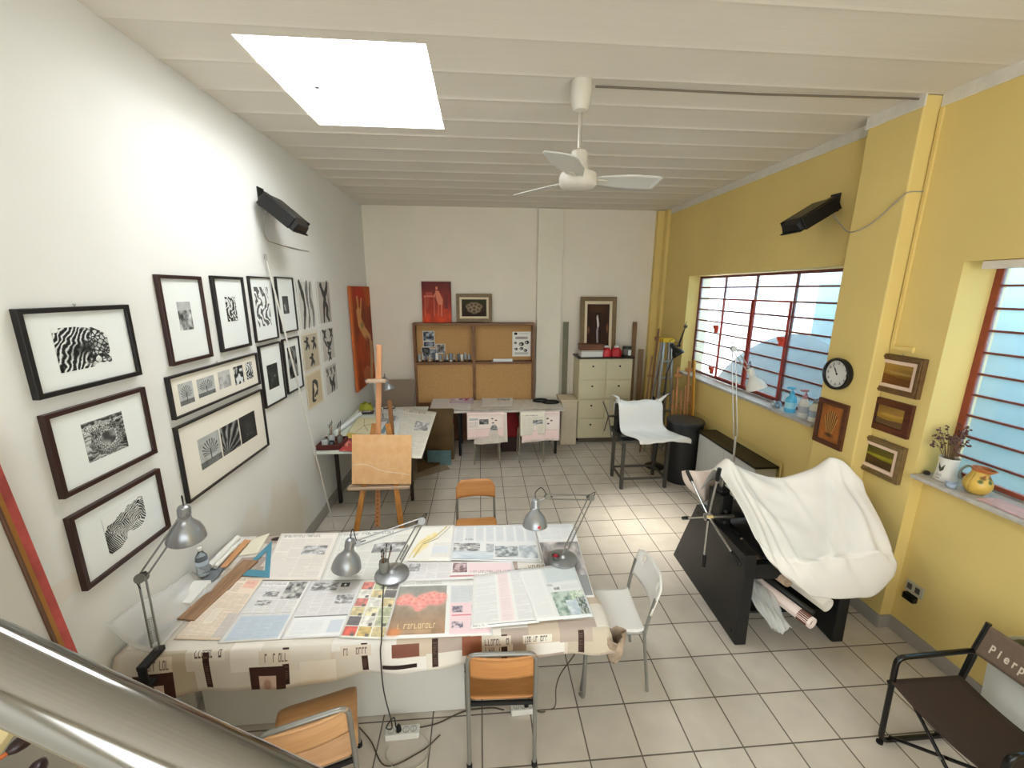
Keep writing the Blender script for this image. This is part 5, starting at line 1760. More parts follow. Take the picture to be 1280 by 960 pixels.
MB().grid(wseat, 18, 18).build('seat', M_wc, t, smooth='all', solid=.012)
s = MB()
N = 22
def wb(u, v):
    x_ = (u - .5) * .42
    return V((x_, -.20 - .045 * (1 - (2 * u - 1) ** 2) - .05 * v, .59 + .21 * v - .03 * abs(2 * u - 1) ** 3 * v))
vs = [wb(i / N, j / 8) for j in range(9) for i in range(N + 1)]
fs = []
for j in range(8):
    for i in range(N):
        if i in (3, 4, 17, 18) and j in (5, 6): continue     # grip slots
        a = j * (N + 1) + i
        fs.append((a, a + 1, a + N + 2, a + N + 1))
s.add(vs, fs)
s.build('backrest', M_wc, t, smooth='all', solid=.012)
for s_ in (-1, 1):
    MB().tube(arc([(s_ * .195, -.23, .0), (s_ * .19, -.18, .43), (s_ * .195, -.19, .52), (s_ * .2, -.225, .70)], .08, 5), .011, 12).build('leg', M_tube, t, smooth=True)
    MB().tube(arc([(s_ * .19, .20, .0), (s_ * .18, .17, .43), (s_ * .18, -.185, .44)], .05, 5), .011, 12).build('leg', M_tube, t, smooth=True)
MB().tube([(-.18, -.16, .435), (.18, -.16, .435)], .009, 10).tube([(-.18, .15, .43), (.18, .15, .43)], .009, 10).build('seat_rail', M_tube, t, smooth=True)

# ------------------------------------------------------------------ back wall
M_beech = wood('pale_beech', (.66, .46, .27), (.78, .58, .37), 3, .5, 2)
M_frwood = wood('brown_oak', (.40, .26, .15), (.52, .35, .21), 5, .5, 0)
M_cork = mat('pin_board_cork', (.74, .58, .38), .9, noise=.10, nscale=40)
t = thing('pin_board_unit', 'wide wooden pin board unit with four tan panels against the back wall', 'pin board', (-.08, 6.85, 0))
s = MB().box(-1.08, -1.04, 6.74, 6.965, 0, 2.035).box(.87, .91, 6.74, 6.965, 0, 2.035).box(-1.04, .87, 6.74, 6.965, 2.0, 2.035)
s.build('frame', M_frwood, t, world=True, bevel=.003)
MB().box(-.125, -.075, 6.745, 6.96, 0, 2.0).build('divider', M_frwood, t, world=True, bevel=.003)
for x0, x1 in ((-1.04, -.125), (-.075, .87)):
    MB().box(x0, x1, 6.90, 6.915, 1.40, 2.0).build('cork_panel', M_cork, t, world=True)
    MB().box(x0, x1, 6.78, 6.795, .70, 1.36).build('cork_panel', M_cork, t, world=True)
    MB().box(x0, x1, 6.735, 6.90, 1.36, 1.395).build('ledge', M_frwood, t, world=True, bevel=.003)
    MB().box(x0, x1, 6.78, 6.91, .02, .70).build('lower_panel', M_frwood, t, world=True)


def pinned(name, label, x, z, w, h, y, A, cat='print', group=None):
    s = MB().box(x - w / 2, x + w / 2, y - .002, y, z - h / 2, z + h / 2).quad((x - w / 2, y - .0025, z - h / 2), (x + w / 2, y - .0025, z - h / 2), (x + w / 2, y - .0025, z + h / 2), (x - w / 2, y - .0025, z + h / 2))
    return tag(s.build(name, A, None, origin=(x, y, z), fixn=False), label, cat, group)


pinned('poster', 'white poster with black round shapes pinned on the right tan board', .705, 1.67, .31, .42, 6.898, art('poster_black', poster_art()), 'poster')
ph = [art('photo_%d' % i, Draw(canvas(60, 60, (.85, .85, .85))).photo(.06, .06, .94, .94, lo, hi, 400 + i, 3, 2.5).a) for i, (lo, hi) in enumerate((((.15, .17, .2), (.75, .77, .8)), ((.2, .2, .25), (.6, .62, .68)), ((.04, .04, .05), (.4, .4, .42)), ((.4, .42, .46), (.8, .82, .84)), ((.3, .28, .26), (.66, .66, .66))))]
for x, z, w_, h_, k, lab in ((-.845, 1.81, .19, .17, 0, 'topmost pinned photo with a white border on the left board'), (-.84, 1.675, .2, .09, 1, 'small bluish photo pinned just below the white bordered photo'), (-.90, 1.545, .14, .17, 2, 'dark black photo pinned at the lower left of the left board'), (-.78, 1.52, .12, .17, 3, 'pale grey photo pinned beside the dark black photo'), (-.655, 1.60, .15, .16, 4, 'brownish photo pinned rightmost on the left board')):
    pinned('photo_print', lab, x, z, w_, h_, 6.898, ph[k], 'photo', 'photos pinned on the left board')
tag(MB().box(.20, .55, 6.75, 6.86, 1.396, 1.401).box(.22, .54, 6.752, 6.754, 1.401, 1.445).build('card', M_board, None, origin=(.38, 6.8, 1.396)), 'folded white card standing on the right ledge of the pin board', 'card')
rg = random.Random(9)
cols = [(.62, .66, .70), (.80, .82, .84), (.45, .50, .56), (.72, .70, .66), (.30, .34, .40), (.86, .86, .84), (.55, .62, .66)]
for k in range(15):
    x = -1.0 + k * .058 + rg.uniform(-.008, .008)
    h = rg.uniform(.07, .13); r = rg.uniform(.018, .025)
    m_ = mat('tube_colour_%d' % (k % 7), cols[k % 7], .4)
    o_ = V((x, 6.83 + rg.uniform(-.02, .02), 1.396))
    t = thing('paint_tube', 'grey blue paint tube in the row on the left ledge', 'paint tube', o_, rg.uniform(0, 3), 'paint tubes on the left ledge')
    t['label'] = 'paint tube standing in the crowded row on the left ledge'
    s = MB()
    s.lathe([(0, 0), (r * .8, 0), (r * .8, .02), (r * .55, .024), (r * .55, .03)], 10)
    s.build('cap', M_black if k % 3 else M_whitepl, t)
    MB().add([(r * math.cos(2 * PI * i / 10), r * math.sin(2 * PI * i / 10), .03) for i in range(10)] + [(r * 1.15 * math.cos(2 * PI * i / 10), .12 * r * math.sin(2 * PI * i / 10), .03 + h) for i in range(10)],
             [list(range(10))[::-1], list(range(10, 20))] + [(i, (i + 1) % 10, 10 + (i + 1) % 10, 10 + i) for i in range(10)]).build('body', m_, t, smooth=True)

# paintings standing on the unit
M = axes(V((-.695, 6.90, 2.0365)), V((1, 0, 0)), V((0, .05, 1)).normalized(), V((0, -1, .05)).normalized())
t = thing('oil_painting', 'unframed red painting of a seated figure at a table, above the pin board', 'painting', M=M)
MB().box(-.235, .235, 0, .655, -.012, .008).quad((-.235, 0, .0085), (.235, 0, .0085), (.235, .655, .0085), (-.235, .655, .0085)).build('canvas', art('paint_red', paint_red(), .5), t, fixn=False)
MB().ring(rectp(.474, .659, 0, .3275), rectp(.468, .653, 0, .3275), -.012, .007).build('edge', mat('dark_red_edge', (.30, .07, .05), .6), t)
M = axes(V((-.085, 6.89, 2.04 + .232)), V((1, 0, 0)), V((0, .08, 1)).normalized(), V((0, -1, .08)).normalized())
framed('framed_painting', 'small gilt framed painting of a pale flower heap, standing on the pin board unit', 'painting', M, .585, .455, .055, .035, M_gold, M_linen, [(0, 0, .405, .275, art('paint_flower', paint_flower()))], None, False, slip=(.035, M_linen), profile=True)

# work bench at the back with newspapers and draped chairs
t = thing('back_table', 'long table with dark edge and black legs below the pin boards', 'table', (.45, 6.4, 0))
MB().box(-.40, 1.30, 6.10, 6.70, .72, .75).build('tabletop', mat('dark_table_edge', (.22, .20, .19), .5), t, world=True, bevel=.003)
for x in (-.33, 1.19):
    for y in (6.13, 6.66): MB().box(x - .02, x + .02, y - .02, y + .02, 0, .72).build('leg', M_black, t, world=True, bevel=.003)
def cover(u, v):
    return (-.41 + 1.72 * u, 6.085 + .61 * v, .7535 - (.04 if v < .03 else 0) + .002 * math.sin(13 * u) * math.sin(7 * v))
tag(MB().grid(cover, 40, 30).build('table_cover', mat('white_oilcloth', (.84, .81, .76), .5, noise=.12, nscale=9), None, smooth='all', solid=.001, origin=(.4, 6.4, .754)), 'mottled white oilcloth on the long table at the back', 'table cover')
news('newspaper pile at the left end of the back table, black picture on top', [(537, 512), (588, 513), (590, 494), (543, 494)], art('news_bk1', fade(np_plain(160, (.86, .84, .82)))), .004, .006, 21, 'papers on the back table', z=.752)
news('magazine with purple edge lying beside the newspaper pile on the back table', [(562, 505), (592, 506), (592, 494), (566, 494)], art('mag_purple', card_art([(.80, .74, .80), (.45, .35, .5), (.9, .88, .88), (.6, .2, .35)], 5)), .012, .003, 22, 'papers on the back table', 'magazine', z=.752)
news('pale newspaper sheet at the middle of the back table', [(600, 509), (640, 508), (641, 495), (603, 496)], art('news_bk2', fade(np_plain(170, (.90, .88, .85)))), .003, .004, 23, 'papers on the back table', z=.752)
for (px, py, rx, ry, lab, hh) in ((673, 497, .13, .09, 'black tray lying on the right end of the back table', .03), (688, 503, .15, .10, 'black oval tray in front of the other tray on the back table', .025)):
    p = at(px, py, 2, .76)
    p.x = min(p.x, 1.3 - rx); p.y = min(max(p.y, 6.2), 6.55)
    hz = .7565
    t = thing('plastic_tray', lab, 'tray', (p.x, p.y, hz), 0, 'black trays on the back table')
    out = [(rx * math.cos(2 * PI * i / 28), ry * math.sin(2 * PI * i / 28)) for i in range(28)]
    inn = [(x * .86, y * .82) for x, y in out]
    MB().ring(out, inn, 0, hh).build('rim', M_black, t, bevel=.003)
    MB().prism(inn, 0, .006).build('bottom', M_black, t)

M_ltube = mat('pale_chair_tube', (.66, .63, .57), .35, .5)


def back_chair(label, x, y, group='chairs draped with newspapers at the back table'):
    t = thing('metal_chair', label, 'chair', (x, y, 0), 0, group)
    MB().tube(arc([(-.19, -.20, 0), (-.18, -.17, .45), (-.185, -.21, .79), (.185, -.21, .79), (.18, -.17, .45), (.19, -.20, 0)], .05), .011, 10).build('back_frame', M_ltube, t, smooth=True)
    for s_ in (-1, 1):
        MB().tube(arc([(s_ * .185, .2, 0), (s_ * .175, .17, .43), (s_ * .175, -.17, .43)], .05), .011, 10).build('leg', M_ltube, t, smooth=True)
    MB().prism(rrect(.37, .37, .05), .437, .452).build('seat', M_ply, t, bevel=.004)
    MB().box(-.16, .16, -.205, -.193, .62, .76).build('backrest', M_ply, t, bevel=.004)
    return t


back_chair('grey tube chair under pink newspapers, left one at the back table', .085, 5.97)
back_chair('grey tube chair under cream newspapers, right one at the back table', .76, 5.99)


def drape(label, x0, x1, y, ztop, zf, zb, A, seed, dy=0, slant=0):
    rg = random.Random(seed)
    f = rg.uniform(0, 6)
    def fn(u, v):
        Lf, Lb = ztop - zf, ztop - zb
        s_ = v * (Lf + Lb + .05)
        x = x0 + (x1 - x0) * u
        wob = .008 * math.sin(6 * u + f) + .006 * math.sin(13 * u + 2 * f)
        if s_ < Lf:
            k = (Lf - s_)
            return (x + slant * k, y - .026 - dy - .05 * k * (1 + .5 * math.sin(4 * u + f)) - wob * k * 3, zf + s_ + .02 * (u - .5) * (1 - s_ / Lf))
        if s_ < Lf + .05:
            a = (s_ - Lf) / .05 * PI
            return (x, y - (.026 + dy) * math.cos(a), ztop + (.012 + dy) * math.sin(a))
        return (x, y + .026 + dy + .02 * (s_ - Lf - .05), ztop - (s_ - Lf - .05))
    o = MB().grid(fn, 20, 34).build('draped_newspaper', A, None, smooth='all', solid=.0012, origin=((x0 + x1) / 2, y, zf))
    return tag(o, label, 'newspaper', 'newspapers hung over the chair backs')


drape('pink newspaper with a grey photo hung over the left chair back, outer sheet', -.20, .34, 5.752, .803, .44, .55, art('news_dr1', np.vstack([np_pink(180)[::2]] * 2) * 1.04), 1, .008, .0)
drape('cream newspaper hanging longest over the left chair back, under the pink sheet', -.12, .38, 5.757, .800, .355, .5, art('news_dr2', np.vstack([np_plain(185, (.90, .86, .82))[::2]] * 2) * 1.04), 2, .0, .03)
drape('cream newspaper with a flower photo hung over the right chair back, outer sheet', .58, .95, 5.772, .803, .47, .55, art('news_dr3', np.vstack([np_plain(190, (.92, .90, .84))[::2]] * 2) * 1.04), 3, .008, 0)
drape('pinkish newspaper hanging longest over the right chair back', .60, 1.17, 5.777, .800, .36, .5, art('news_dr4', np.vstack([np_pink(195)[::2]] * 2) * 1.04), 4, .0, .0)

# things under and around the back table
t = thing('cardboard_box', 'white box with a red band under the left end of the back table', 'box', (-.55, 6.3, 0))
MB().box(-.68, -.44, 6.15, 6.45, 0, .60).build('body', mat('white_carton', (.84, .82, .80), .7, noise=.05), t, world=True, bevel=.003)
MB().box(-.683, -.437, 6.147, 6.453, .46, .52).build('red_band', mat('red_band', (.74, .22, .28), .6), t, world=True)
MB().box(-.683, -.437, 6.147, 6.453, .12, .16).build('green_band', mat('grey_green_band', (.45, .50, .48), .6), t, world=True)
def bag(u, v):
    a = 2 * PI * u
    r = 1 - .5 * v ** 3
    return (.47 + .15 * math.cos(a) * r + .01 * math.sin(5 * a + 6 * v), 6.35 + .12 * math.sin(a) * r, .25 + .44 * v)
t = thing('cloth_bag', 'dark red cloth bag under the back table between the two chairs', 'bag', (.47, 6.35, 0))
MB().box(.33, .61, 6.24, 6.46, 0, .25).build('crate', mat('dark_crate', (.22, .14, .12), .7), t, world=True, bevel=.004)
MB().grid(bag, 28, 14).build('cloth', mat('dark_red_cloth', (.50, .08, .10), .8, noise=.2, nscale=12), t, world=True, smooth='all', solid=.003)


def lean_board(name, label, cat, x0, x1, y0, y1, z0, h, lean, th, m_, face=None):
    """board standing at (x0..x1, y) whose top tips back by lean"""
    M = axes(V((x0, y0, z0)), V((x1 - x0, y1 - y0, 0)).normalized(), V((0, lean, 1)).normalized(), V((x1 - x0, y1 - y0, 0)).normalized().cross(V((0, lean, 1)).normalized()))
    w_ = math.hypot(x1 - x0, y1 - y0)
    o = MB().box(0, w_, 0, h, 0, th, M).build(name, m_, None, bevel=.002, origin=((x0 + x1) / 2, (y0 + y1) / 2, z0))
    return tag(o, label, cat)


lean_board('drawing_board', 'dark olive brown board leaning behind the newspaper covered table', 'board', -.95, -.42, 6.02, 6.0, .0, .80, .1, .02, mat('olive_brown_board', (.38, .29, .16), .6, noise=.25, nscale=4))
lean_board('brown_panel', 'flat taupe panel leaning on the back wall in the left corner', 'panel', -1.66, -1.10, 6.62, 6.62, 0, 1.12, .12, .02, mat('taupe_panel', (.56, .49, .42), .7, noise=.06))
lean_board('teal_folder', 'teal folder standing on edge below the overhanging newspapers', 'folder', -.80, -.45, 5.80, 5.78, .0, .22, .25, .02, mat('teal_card', (.34, .46, .48), .6, noise=.2))
q = [at(516, 598, 2, .02), at(562, 585, 2, .02), at(548, 566, 2, .02), at(512, 572, 2, .02)]
tag(MB().prism([tuple(p.xy) for p in q], .001, .012).build('cardboard_sheet', mat('grey_brown_cardboard', (.62, .55, .45), .8, noise=.12), None, origin=(q[0].x, q[0].y, 0)), 'pale flattened cardboard sheet on the floor beside the easel', 'cardboard')
q = [at(522, 588, 2, .05), at(560, 574, 2, .05), at(556, 555, 2, .05), at(520, 558, 2, .05)]
tag(MB().prism([tuple(p.xy) for p in q], .013, .05).build('portfolio', mat('brown_portfolio', (.40, .30, .18), .7, noise=.3, nscale=6), None, bevel=.004, origin=(q[0].x, q[0].y, .012)), 'brown portfolio lying on the flattened cardboard', 'portfolio')

# right half of the back wall
M_crm = mat('cream_metal', (.84, .80, .67), .45, noise=.02)
t = thing('drawer_cabinet', 'tall cream drawer cabinet with dark top against the back wall', 'cabinet', (2.08, 6.74, 0))
MB().box(1.63, 2.53, 6.545, 6.96, .09, 1.465).build('body', M_crm, t, world=True, bevel=.004)
MB().box(1.61, 2.55, 6.52, 6.965, 1.465, 1.49).build('top', mat('dark_brown_top', (.20, .15, .12), .4), t, world=True, bevel=.003)
MB().box(1.67, 2.49, 6.58, 6.94, 0, .09).build('plinth', mat('dark_plinth', (.35, .32, .27), .6), t, world=True)
for cxx in (1.855, 2.305):
    for k in range(4):
        z = .12 + k * .335
        d_ = MB().box(cxx - .215, cxx + .215, 6.527, 6.545, z, z + .315).build('drawer', M_crm, t, world=True, bevel=.004)
        MB().lathe([(0, 0), (.012, 0), (.009, .012), (.016, .018), (.014, .028), (0, .03)], 12, axes(V((cxx, 6.528, z + .22)), V((1, 0, 0)), V((0, 0, 1)), V((0, -1, 0)))).build('knob', M_black, d_, world=True, smooth=True)
t = thing('low_cabinet', 'low cream cabinet behind the right draped chair', 'cabinet', (1.32, 6.6, 0))
MB().box(1.335, 1.60, 6.45, 6.86, .01, .77).build('body', mat('cream_laminate', (.83, .77, .66), .5, noise=.03), t, world=True, bevel=.004)
MB().box(1.32, 1.615, 6.435, 6.865, .77, .795).build('top', mat('cream_laminate', (.83, .77, .66), .5), t, world=True, bevel=.003)
MB().box(1.345, 1.59, 6.437, 6.45, .05, .755).build('door', mat('cream_laminate', (.83, .77, .66), .5), t, world=True, bevel=.003)
lean_board('grey_board', 'narrow grey green board standing beside the back pillar', 'board', 1.42, 1.51, 6.875, 6.875, .0, 2.04, .03, .02, mat('grey_green_paint', (.47, .46, .38), .7, noise=.1))
M_plank = wood('raw_plank', (.46, .35, .24), (.58, .46, .32), 4, .7, 2)
lean_board('wooden_plank', 'tall narrow wooden plank leaning right of the cream drawer cabinet', 'plank', 2.63, 2.70, 6.85, 6.85, 0, 2.04, .04, .025, M_plank)
lean_board('wooden_plank', 'shorter wooden plank leaning between the tall plank and the brown easel', 'plank', 2.74, 2.82, 6.78, 6.76, 0, 1.58, .05, .025, M_plank)

# on the drawer cabinet
M = axes(V((1.985, 6.83, 1.494 + .485)), V((1, 0, 0)), V((0, .08, 1)).normalized(), V((0, -1, .08)).normalized())
framed('framed_painting', 'large gilt framed dark painting of a white figure, standing on the drawer cabinet', 'painting', M, .61, .96, .07, .045, M_gold, M_linen, [(0, 0, .38, .72, art('paint_interior', paint_interior()))], None, False, slip=(.045, M_linen), profile=True)
t = thing('wooden_box', 'brown wooden paint box on top of the white box', 'box', (1.84, 6.62, 1.60))
MB().box(1.645, 2.03, 6.56, 6.75, 1.603, 1.675).build('body', wood('red_brown_box', (.36, .20, .11), (.52, .31, .18), 5, .5, 0), t, world=True, bevel=.003)
MB().box(1.64, 2.035, 6.555, 6.755, 1.675, 1.70).build('lid', wood('red_brown_box', (.36, .20, .11), (.52, .31, .18), 5, .5, 0), t, world=True, bevel=.003)
t = thing('carton', 'white carton box under the wooden paint box', 'box', (1.84, 6.62, 1.49))
MB().box(1.66, 2.02, 6.56, 6.75, 1.4915, 1.601).build('body', M_whitepl, t, world=True, bevel=.003)
MB().box(1.655, 2.025, 6.555, 6.755, 1.578, 1.602).build('lid', mat('grey_lid', (.72, .70, .66), .6), t, world=True, bevel=.002)
for k, (x, c, lab) in enumerate(((2.10, (.78, .16, .18), 'left red plastic bag on the drawer cabinet'), (2.27, (.74, .14, .17), 'right red plastic bag on the drawer cabinet, beside the black tin'))):
    def rb(u, v, x=x, k=k):
        a = 2 * PI * u
        r = (1 - .55 * v ** 4) * (1 + .08 * math.sin(5 * a + 4 * v + k) + .05 * math.sin(9 * a))
        return (x + .085 * math.cos(a) * r, 6.63 + .07 * math.sin(a) * r, 1.4915 + .15 * v + .008 * math.sin(3 * a) * v)
    t = thing('plastic_bag', lab, 'bag', (x, 6.63, 1.49), 0, 'red bags on the drawer cabinet')
    MB().grid(rb, 26, 10).build('bag', mat('red_plastic_%d' % k, c, .35, noise=.15, nscale=20), t, world=True, smooth='all', solid=.002)
    MB().lathe([(0, .12), (.03, .14), (.045, .165), (.03, .18), (0, .182)], 12, Matrix.Translation(V((x, 6.63, 1.4915)))).build('white_filling', M_board, t, world=True, smooth=True)
t = thing('paint_tin', 'black tin with a white label at the right end of the drawer cabinet', 'tin', (2.45, 6.62, 1.49))
MB().lathe([(0, 0), (.075, 0), (.075, .16), (.07, .17), (0, .17)], 24, Matrix.Translation(V((2.455, 6.64, 1.4915)))).build('body', mat('dark_tin', (.18, .17, .16), .4, .4), t, world=True, smooth=True)
MB().lathe([(.0758, .03), (.0762, .03), (.0762, .13), (.0758, .13)], 24, Matrix.Translation(V((2.455, 6.64, 1.4915))), cap=False).build('label_band', mat('grey_label', (.40, .39, .37), .6), t, world=True, smooth=True)
t = tag(MB().prism(rrect(.05, .09, .01), 0, .004, axes(V((2.47, 6.559, 1.56)), V((1, 0, 0)), V((0, 0, 1)), V((0, -1, 0)))).build('tin_label', M_board, None, origin=(2.47, 6.559, 1.56)), None)
t.parent = bpy.data.objects['paint_tin']; t.matrix_parent_inverse = Matrix.Translation(V((2.45, 6.62, 1.49))).inverted()

# folded easels, ladder and black lamp in the right corner
M_eas = wood('honey_wood', (.62, .40, .16), (.76, .52, .24), 4, .45, 2)
M_eas2 = wood('brown_easel_wood', (.42, .27, .14), (.56, .38, .22), 4, .5, 2)


def folded_easel(label, top, foot, wd, m_, cat='easel'):
    top, foot = V(top), V(foot)
    t = thing('folded_easel', label, cat, (foot.x, foot.y, 0), 0, 'folded wooden easels in the right back corner')
    d = (top - foot).normalized(); sx = V((1, -.35, 0)).normalized()
    for k in (-1, 1):
        MB().bar(foot + sx * wd * k * .5, foot + d * (top - foot).length * .78 + sx * wd * k * .32, .035, .025, sx).build('leg', m_, t, world=True, bevel=.003)
    MB().bar(foot + d * .3 + V((0, .04, 0)), top, .04, .03, sx).build('mast', m_, t, world=True, bevel=.003)
    for f_ in (.32, .62):
        c = foot + d * (top - foot).length * f_
        MB().bar(c - sx * wd * .55, c + sx * wd * .55, .03, .02, (0, 0, 1)).build('crossbar', m_, t, world=True, bevel=.003)
    c = foot + d * (top - foot).length * .92
    MB().bar(c - sx * .05, c + sx * .05, .05, .05, (0, 0, 1)).build('clamp_block', m_, t, world=True, bevel=.004)
    return t


folded_easel('tall brown folded easel leaning in the corner behind the silver ladder', (2.87, 6.42, 1.97), (2.66, 6.05, .0), .18, M_eas2)
folded_easel('honey coloured folded easel behind the dark drum, under the black lamp', (2.88, 5.68, 1.48), (2.84, 5.42, .0), .16, M_eas)
folded_easel('honey coloured folded easel beside the window sill, nearest to the drum', (3.0, 5.60, 1.58), (2.98, 5.36, .0), .12, M_eas)
tag(MB().bar((2.985, 5.22, 0), (3.0, 5.47, 1.62), .07, .022, (1, -.2, 0)).build('yellow_plank', mat('yellow_varnish', (.80, .58, .18), .4, noise=.06), None, bevel=.003, origin=(2.98, 5.22, 0)), 'bright yellow plank leaning beside the folded easels at the window', 'plank')
t = thing('step_ladder', 'folded aluminium step ladder with a yellow top in the corner', 'ladder', (2.82, 5.95, 0))
M_alu = mat('aluminium', (.66, .66, .64), .35, .8)
tp = V((2.85, 6.05, 1.80))
for k in (-1, 1):
    MB().bar((2.80 + k * .15, 5.78, 0), tp + V((k * .06, -.03, 0)), .03, .05, (0, 1, 0)).build('front_rail', M_alu, t, world=True, bevel=.003)
    MB().bar((2.80 + k * .15, 6.10, 0), tp + V((k * .06, .05, 0)), .025, .035, (0, 1, 0)).build('rear_rail', M_alu, t, world=True, bevel=.003)
for j in range(6):
    f_ = .14 + j * .14
    c = V((2.80, 5.78, 0)).lerp(tp + V((0, -.03, 0)), f_)
    hw = .15 + (.06 - .15) * f_
    MB().box(c.x - hw, c.x + hw, c.y - .03, c.y + .04, c.z - .012, c.z + .012).build('step', M_alu, t, world=True, bevel=.002)
MB().box(tp.x - .09, tp.x + .09, tp.y - .07, tp.y + .09, tp.z, tp.z + .06).build('top_cap', mat('yellow_plastic', (.86, .70, .14), .4), t, world=True, bevel=.008)
desk_lamp('black articulated lamp standing among the folded easels in the corner', (2.58, 5.52, .0), (2.66, 5.56, 1.42), at(857, 408, 1, 5.56), at(849, 432, 1, 5.46), at(843, 436, 1, 5.43), (.5, -.35, -.8), M_paint, 'floor', scale=1.0, am=M_black, name='floor_lamp', group=None)

# ------------------------------------------------------------------ left back table with easel
LT = .85
t = thing('side_table', 'white table along the left wall behind the easel, full of papers', 'table', (-1.28, 5.2, 0))
MB().box(-1.79, -.78, 4.28, 6.02, LT - .025, LT).build('tabletop', mat('pale_green_white', (.84, .86, .82), .45, noise=.02), t, world=True, bevel=.003)
for x in (-1.73, -.86):
    for y in (4.75, 5.9): MB().box(x - .02, x + .02, y - .02, y + .02, 0, LT - .025).build('leg', mat('dark_table_leg', (.20, .16, .14), .5), t, world=True, bevel=.003)
MB().box(-.87, -.85, 4.77, 5.88, .5, LT - .025).build('side_rail', mat('dark_table_leg', (.20, .16, .14), .5), t, world=True, bevel=.003)
GP = 'papers on the left back table'
news('newspaper sheet overhanging the right front corner of the left back table', [(489, 573), (527, 574), (546, 516), (502, 510)], art('news_lb', fade(np_plain(200, (.89, .87, .80)))), .002, .004, 31, GP, z=LT)
news('printed page lying across the middle of the left back table', [(455, 545), (496, 548), (505, 512), (476, 512)], art('news_lb2', fade(np_plain(205, (.84, .85, .84)))), .0055, .004, 32, GP, z=LT)
news('cream drawing with brown lines in the middle of the left back table', [(429, 543), (470, 545), (470, 524), (441, 523)], art('drawing_cream', Draw(paper(160, 220, (.84, .82, .68), 9)).path([(.4, .1), (.5, .5), (.9, .4)], .01, (.6, .45, .3)).path([(.3, .9), (.5, .5), (.7, .8)], .01, (.55, .42, .3)).a), .0085, .003, 33, GP, 'drawing_sheet', z=LT)
news('red and pink picture card at the front edge of the left back table', [(422, 565), (441, 565), (441, 549), (430, 548)], art('card_red', card_art([(.72, .28, .26), (.85, .62, .5), (.4, .2, .25), (.9, .5, .45)], 8)), .004, .003, 34, GP, 'picture_card', z=LT)
news('yellow picture card behind the red one on the left back table', [(426, 549), (443, 549), (446, 541), (432, 541)], art('card_yel', card_art([(.80, .70, .30), (.85, .80, .5), (.6, .5, .25)], 9)), .007, .003, 35, GP, 'picture_card', z=LT)


def tx(x): return max(x, -1.77)


a, b = at(417, 541, 2, LT + .03), at(438, 518, 2, LT + .03)
a.x = tx(a.x); b.x = tx(b.x); a.x = max(a.x, -1.74); b.x = max(b.x, -1.66)
tag(MB().tube([a, b], .028, 18).tube([a - (b - a) * .004, b + (b - a) * .004], .02, 14).build('paper_roll', M_board, None, smooth=True, origin=(a.x, a.y, LT)), 'thick white paper roll on the left back table by the wall', 'paper roll')
t = thing('wooden_tray', 'dark red brown tray of jars at the wall corner of the left back table', 'tray', (-1.66, 4.5, LT))
MB().box(-1.785, -1.53, 4.33, 4.62, LT + .001, LT + .012).build('bottom', mat('red_brown_lacquer', (.34, .13, .11), .35), t, world=True)
for bx in ((-1.785, -1.53, 4.33, 4.342), (-1.785, -1.53, 4.608, 4.62), (-1.785, -1.773, 4.342, 4.608), (-1.542, -1.53, 4.342, 4.608)):
    MB().box(*bx, LT + .001, LT + .06).build('side', mat('red_brown_lacquer', (.34, .13, .11), .35), t, world=True, bevel=.003)
for k, (x, y, r, h, c, lab) in enumerate(((-1.72, 4.42, .035, .085, (.80, .83, .82), 'pale glass jar nearest the wall in the red brown tray'), (-1.64, 4.40, .03, .07, (.30, .31, .31), 'dark jar in the front of the red brown tray'), (-1.69, 4.54, .038, .10, (.80, .81, .80), 'tall clear jar at the back of the red brown tray'), (-1.59, 4.52, .032, .09, (.52, .50, .47), 'grey jar with a tall brush in the red brown tray'))):
    t = thing('glass_jar', lab, 'jar', (x, y, LT + .0125), 0, 'jars in the red brown tray')
    Mj = Matrix.Translation(V((x, y, LT + .0125)))
    MB().lathe([(0, 0), (r, 0), (r, h * .8), (r * .85, h * .9), (r * .85, h), (r * .75, h), (r * .75, h * .88), (r * .88, h * .78), (r * .88, .006), (0, .006)], 18, Mj).build('jar', mat('jar_mat_%d' % k, c, .15, trans=.3), t, world=True, smooth=True)
    if k in (2, 3):
        for q_ in range(3):
            s = MB().tube([(x, y, LT + .03), (x + .012 * (q_ - 1), y + .01 * q_, LT + .19 + .02 * q_)], .0035, 6)
            s.mat_i(1).tube([(x + .012 * (q_ - 1), y + .01 * q_, LT + .19 + .02 * q_), (x + .014 * (q_ - 1), y + .011 * q_, LT + .23 + .02 * q_)], [.006, .003], 6)
            s.build('brush', [M_plank, M_black], t, world=True)
for k, (px, py, w_, d_, h_, c, lab) in enumerate(((487, 511, .16, .09, .02, (.24, .22, .25), 'dark palette box with pale colour pans beside the easel mast'), (458, 517, .20, .10, .03, (.16, .16, .17), 'flat black tray left of the easel mast'), (443, 512, .12, .16, .03, (.36, .36, .38), 'grey flat case by the wall on the left back table'))):
    p = at(px, py, 2, LT); p.x = max(p.x, -1.68)
    t = thing('paint_box', lab, 'paint box', (p.x, min(p.y, 5.9), LT + .002 + .009 * (k == 0)), .1 * k, 'flat boxes on the left back table')
    MB().box(-w_ / 2, w_ / 2, -d_ / 2, d_ / 2, 0, h_).build('case', mat('case_%d' % k, c, .4), t, bevel=.004)
    for i in range(6):
        MB().box(-w_ / 2 + .012 + i * (w_ - .02) / 6, -w_ / 2 + .006 + (i + 1) * (w_ - .02) / 6, -d_ / 2 + .012, d_ / 2 - .012, h_ - .002, h_ + .002).build('pan', mat('pan_%d' % ((i + k) % 4), ((.72, .66, .72), (.80, .74, .66), (.55, .42, .45), (.62, .64, .68))[(i + k) % 4], .5), t)
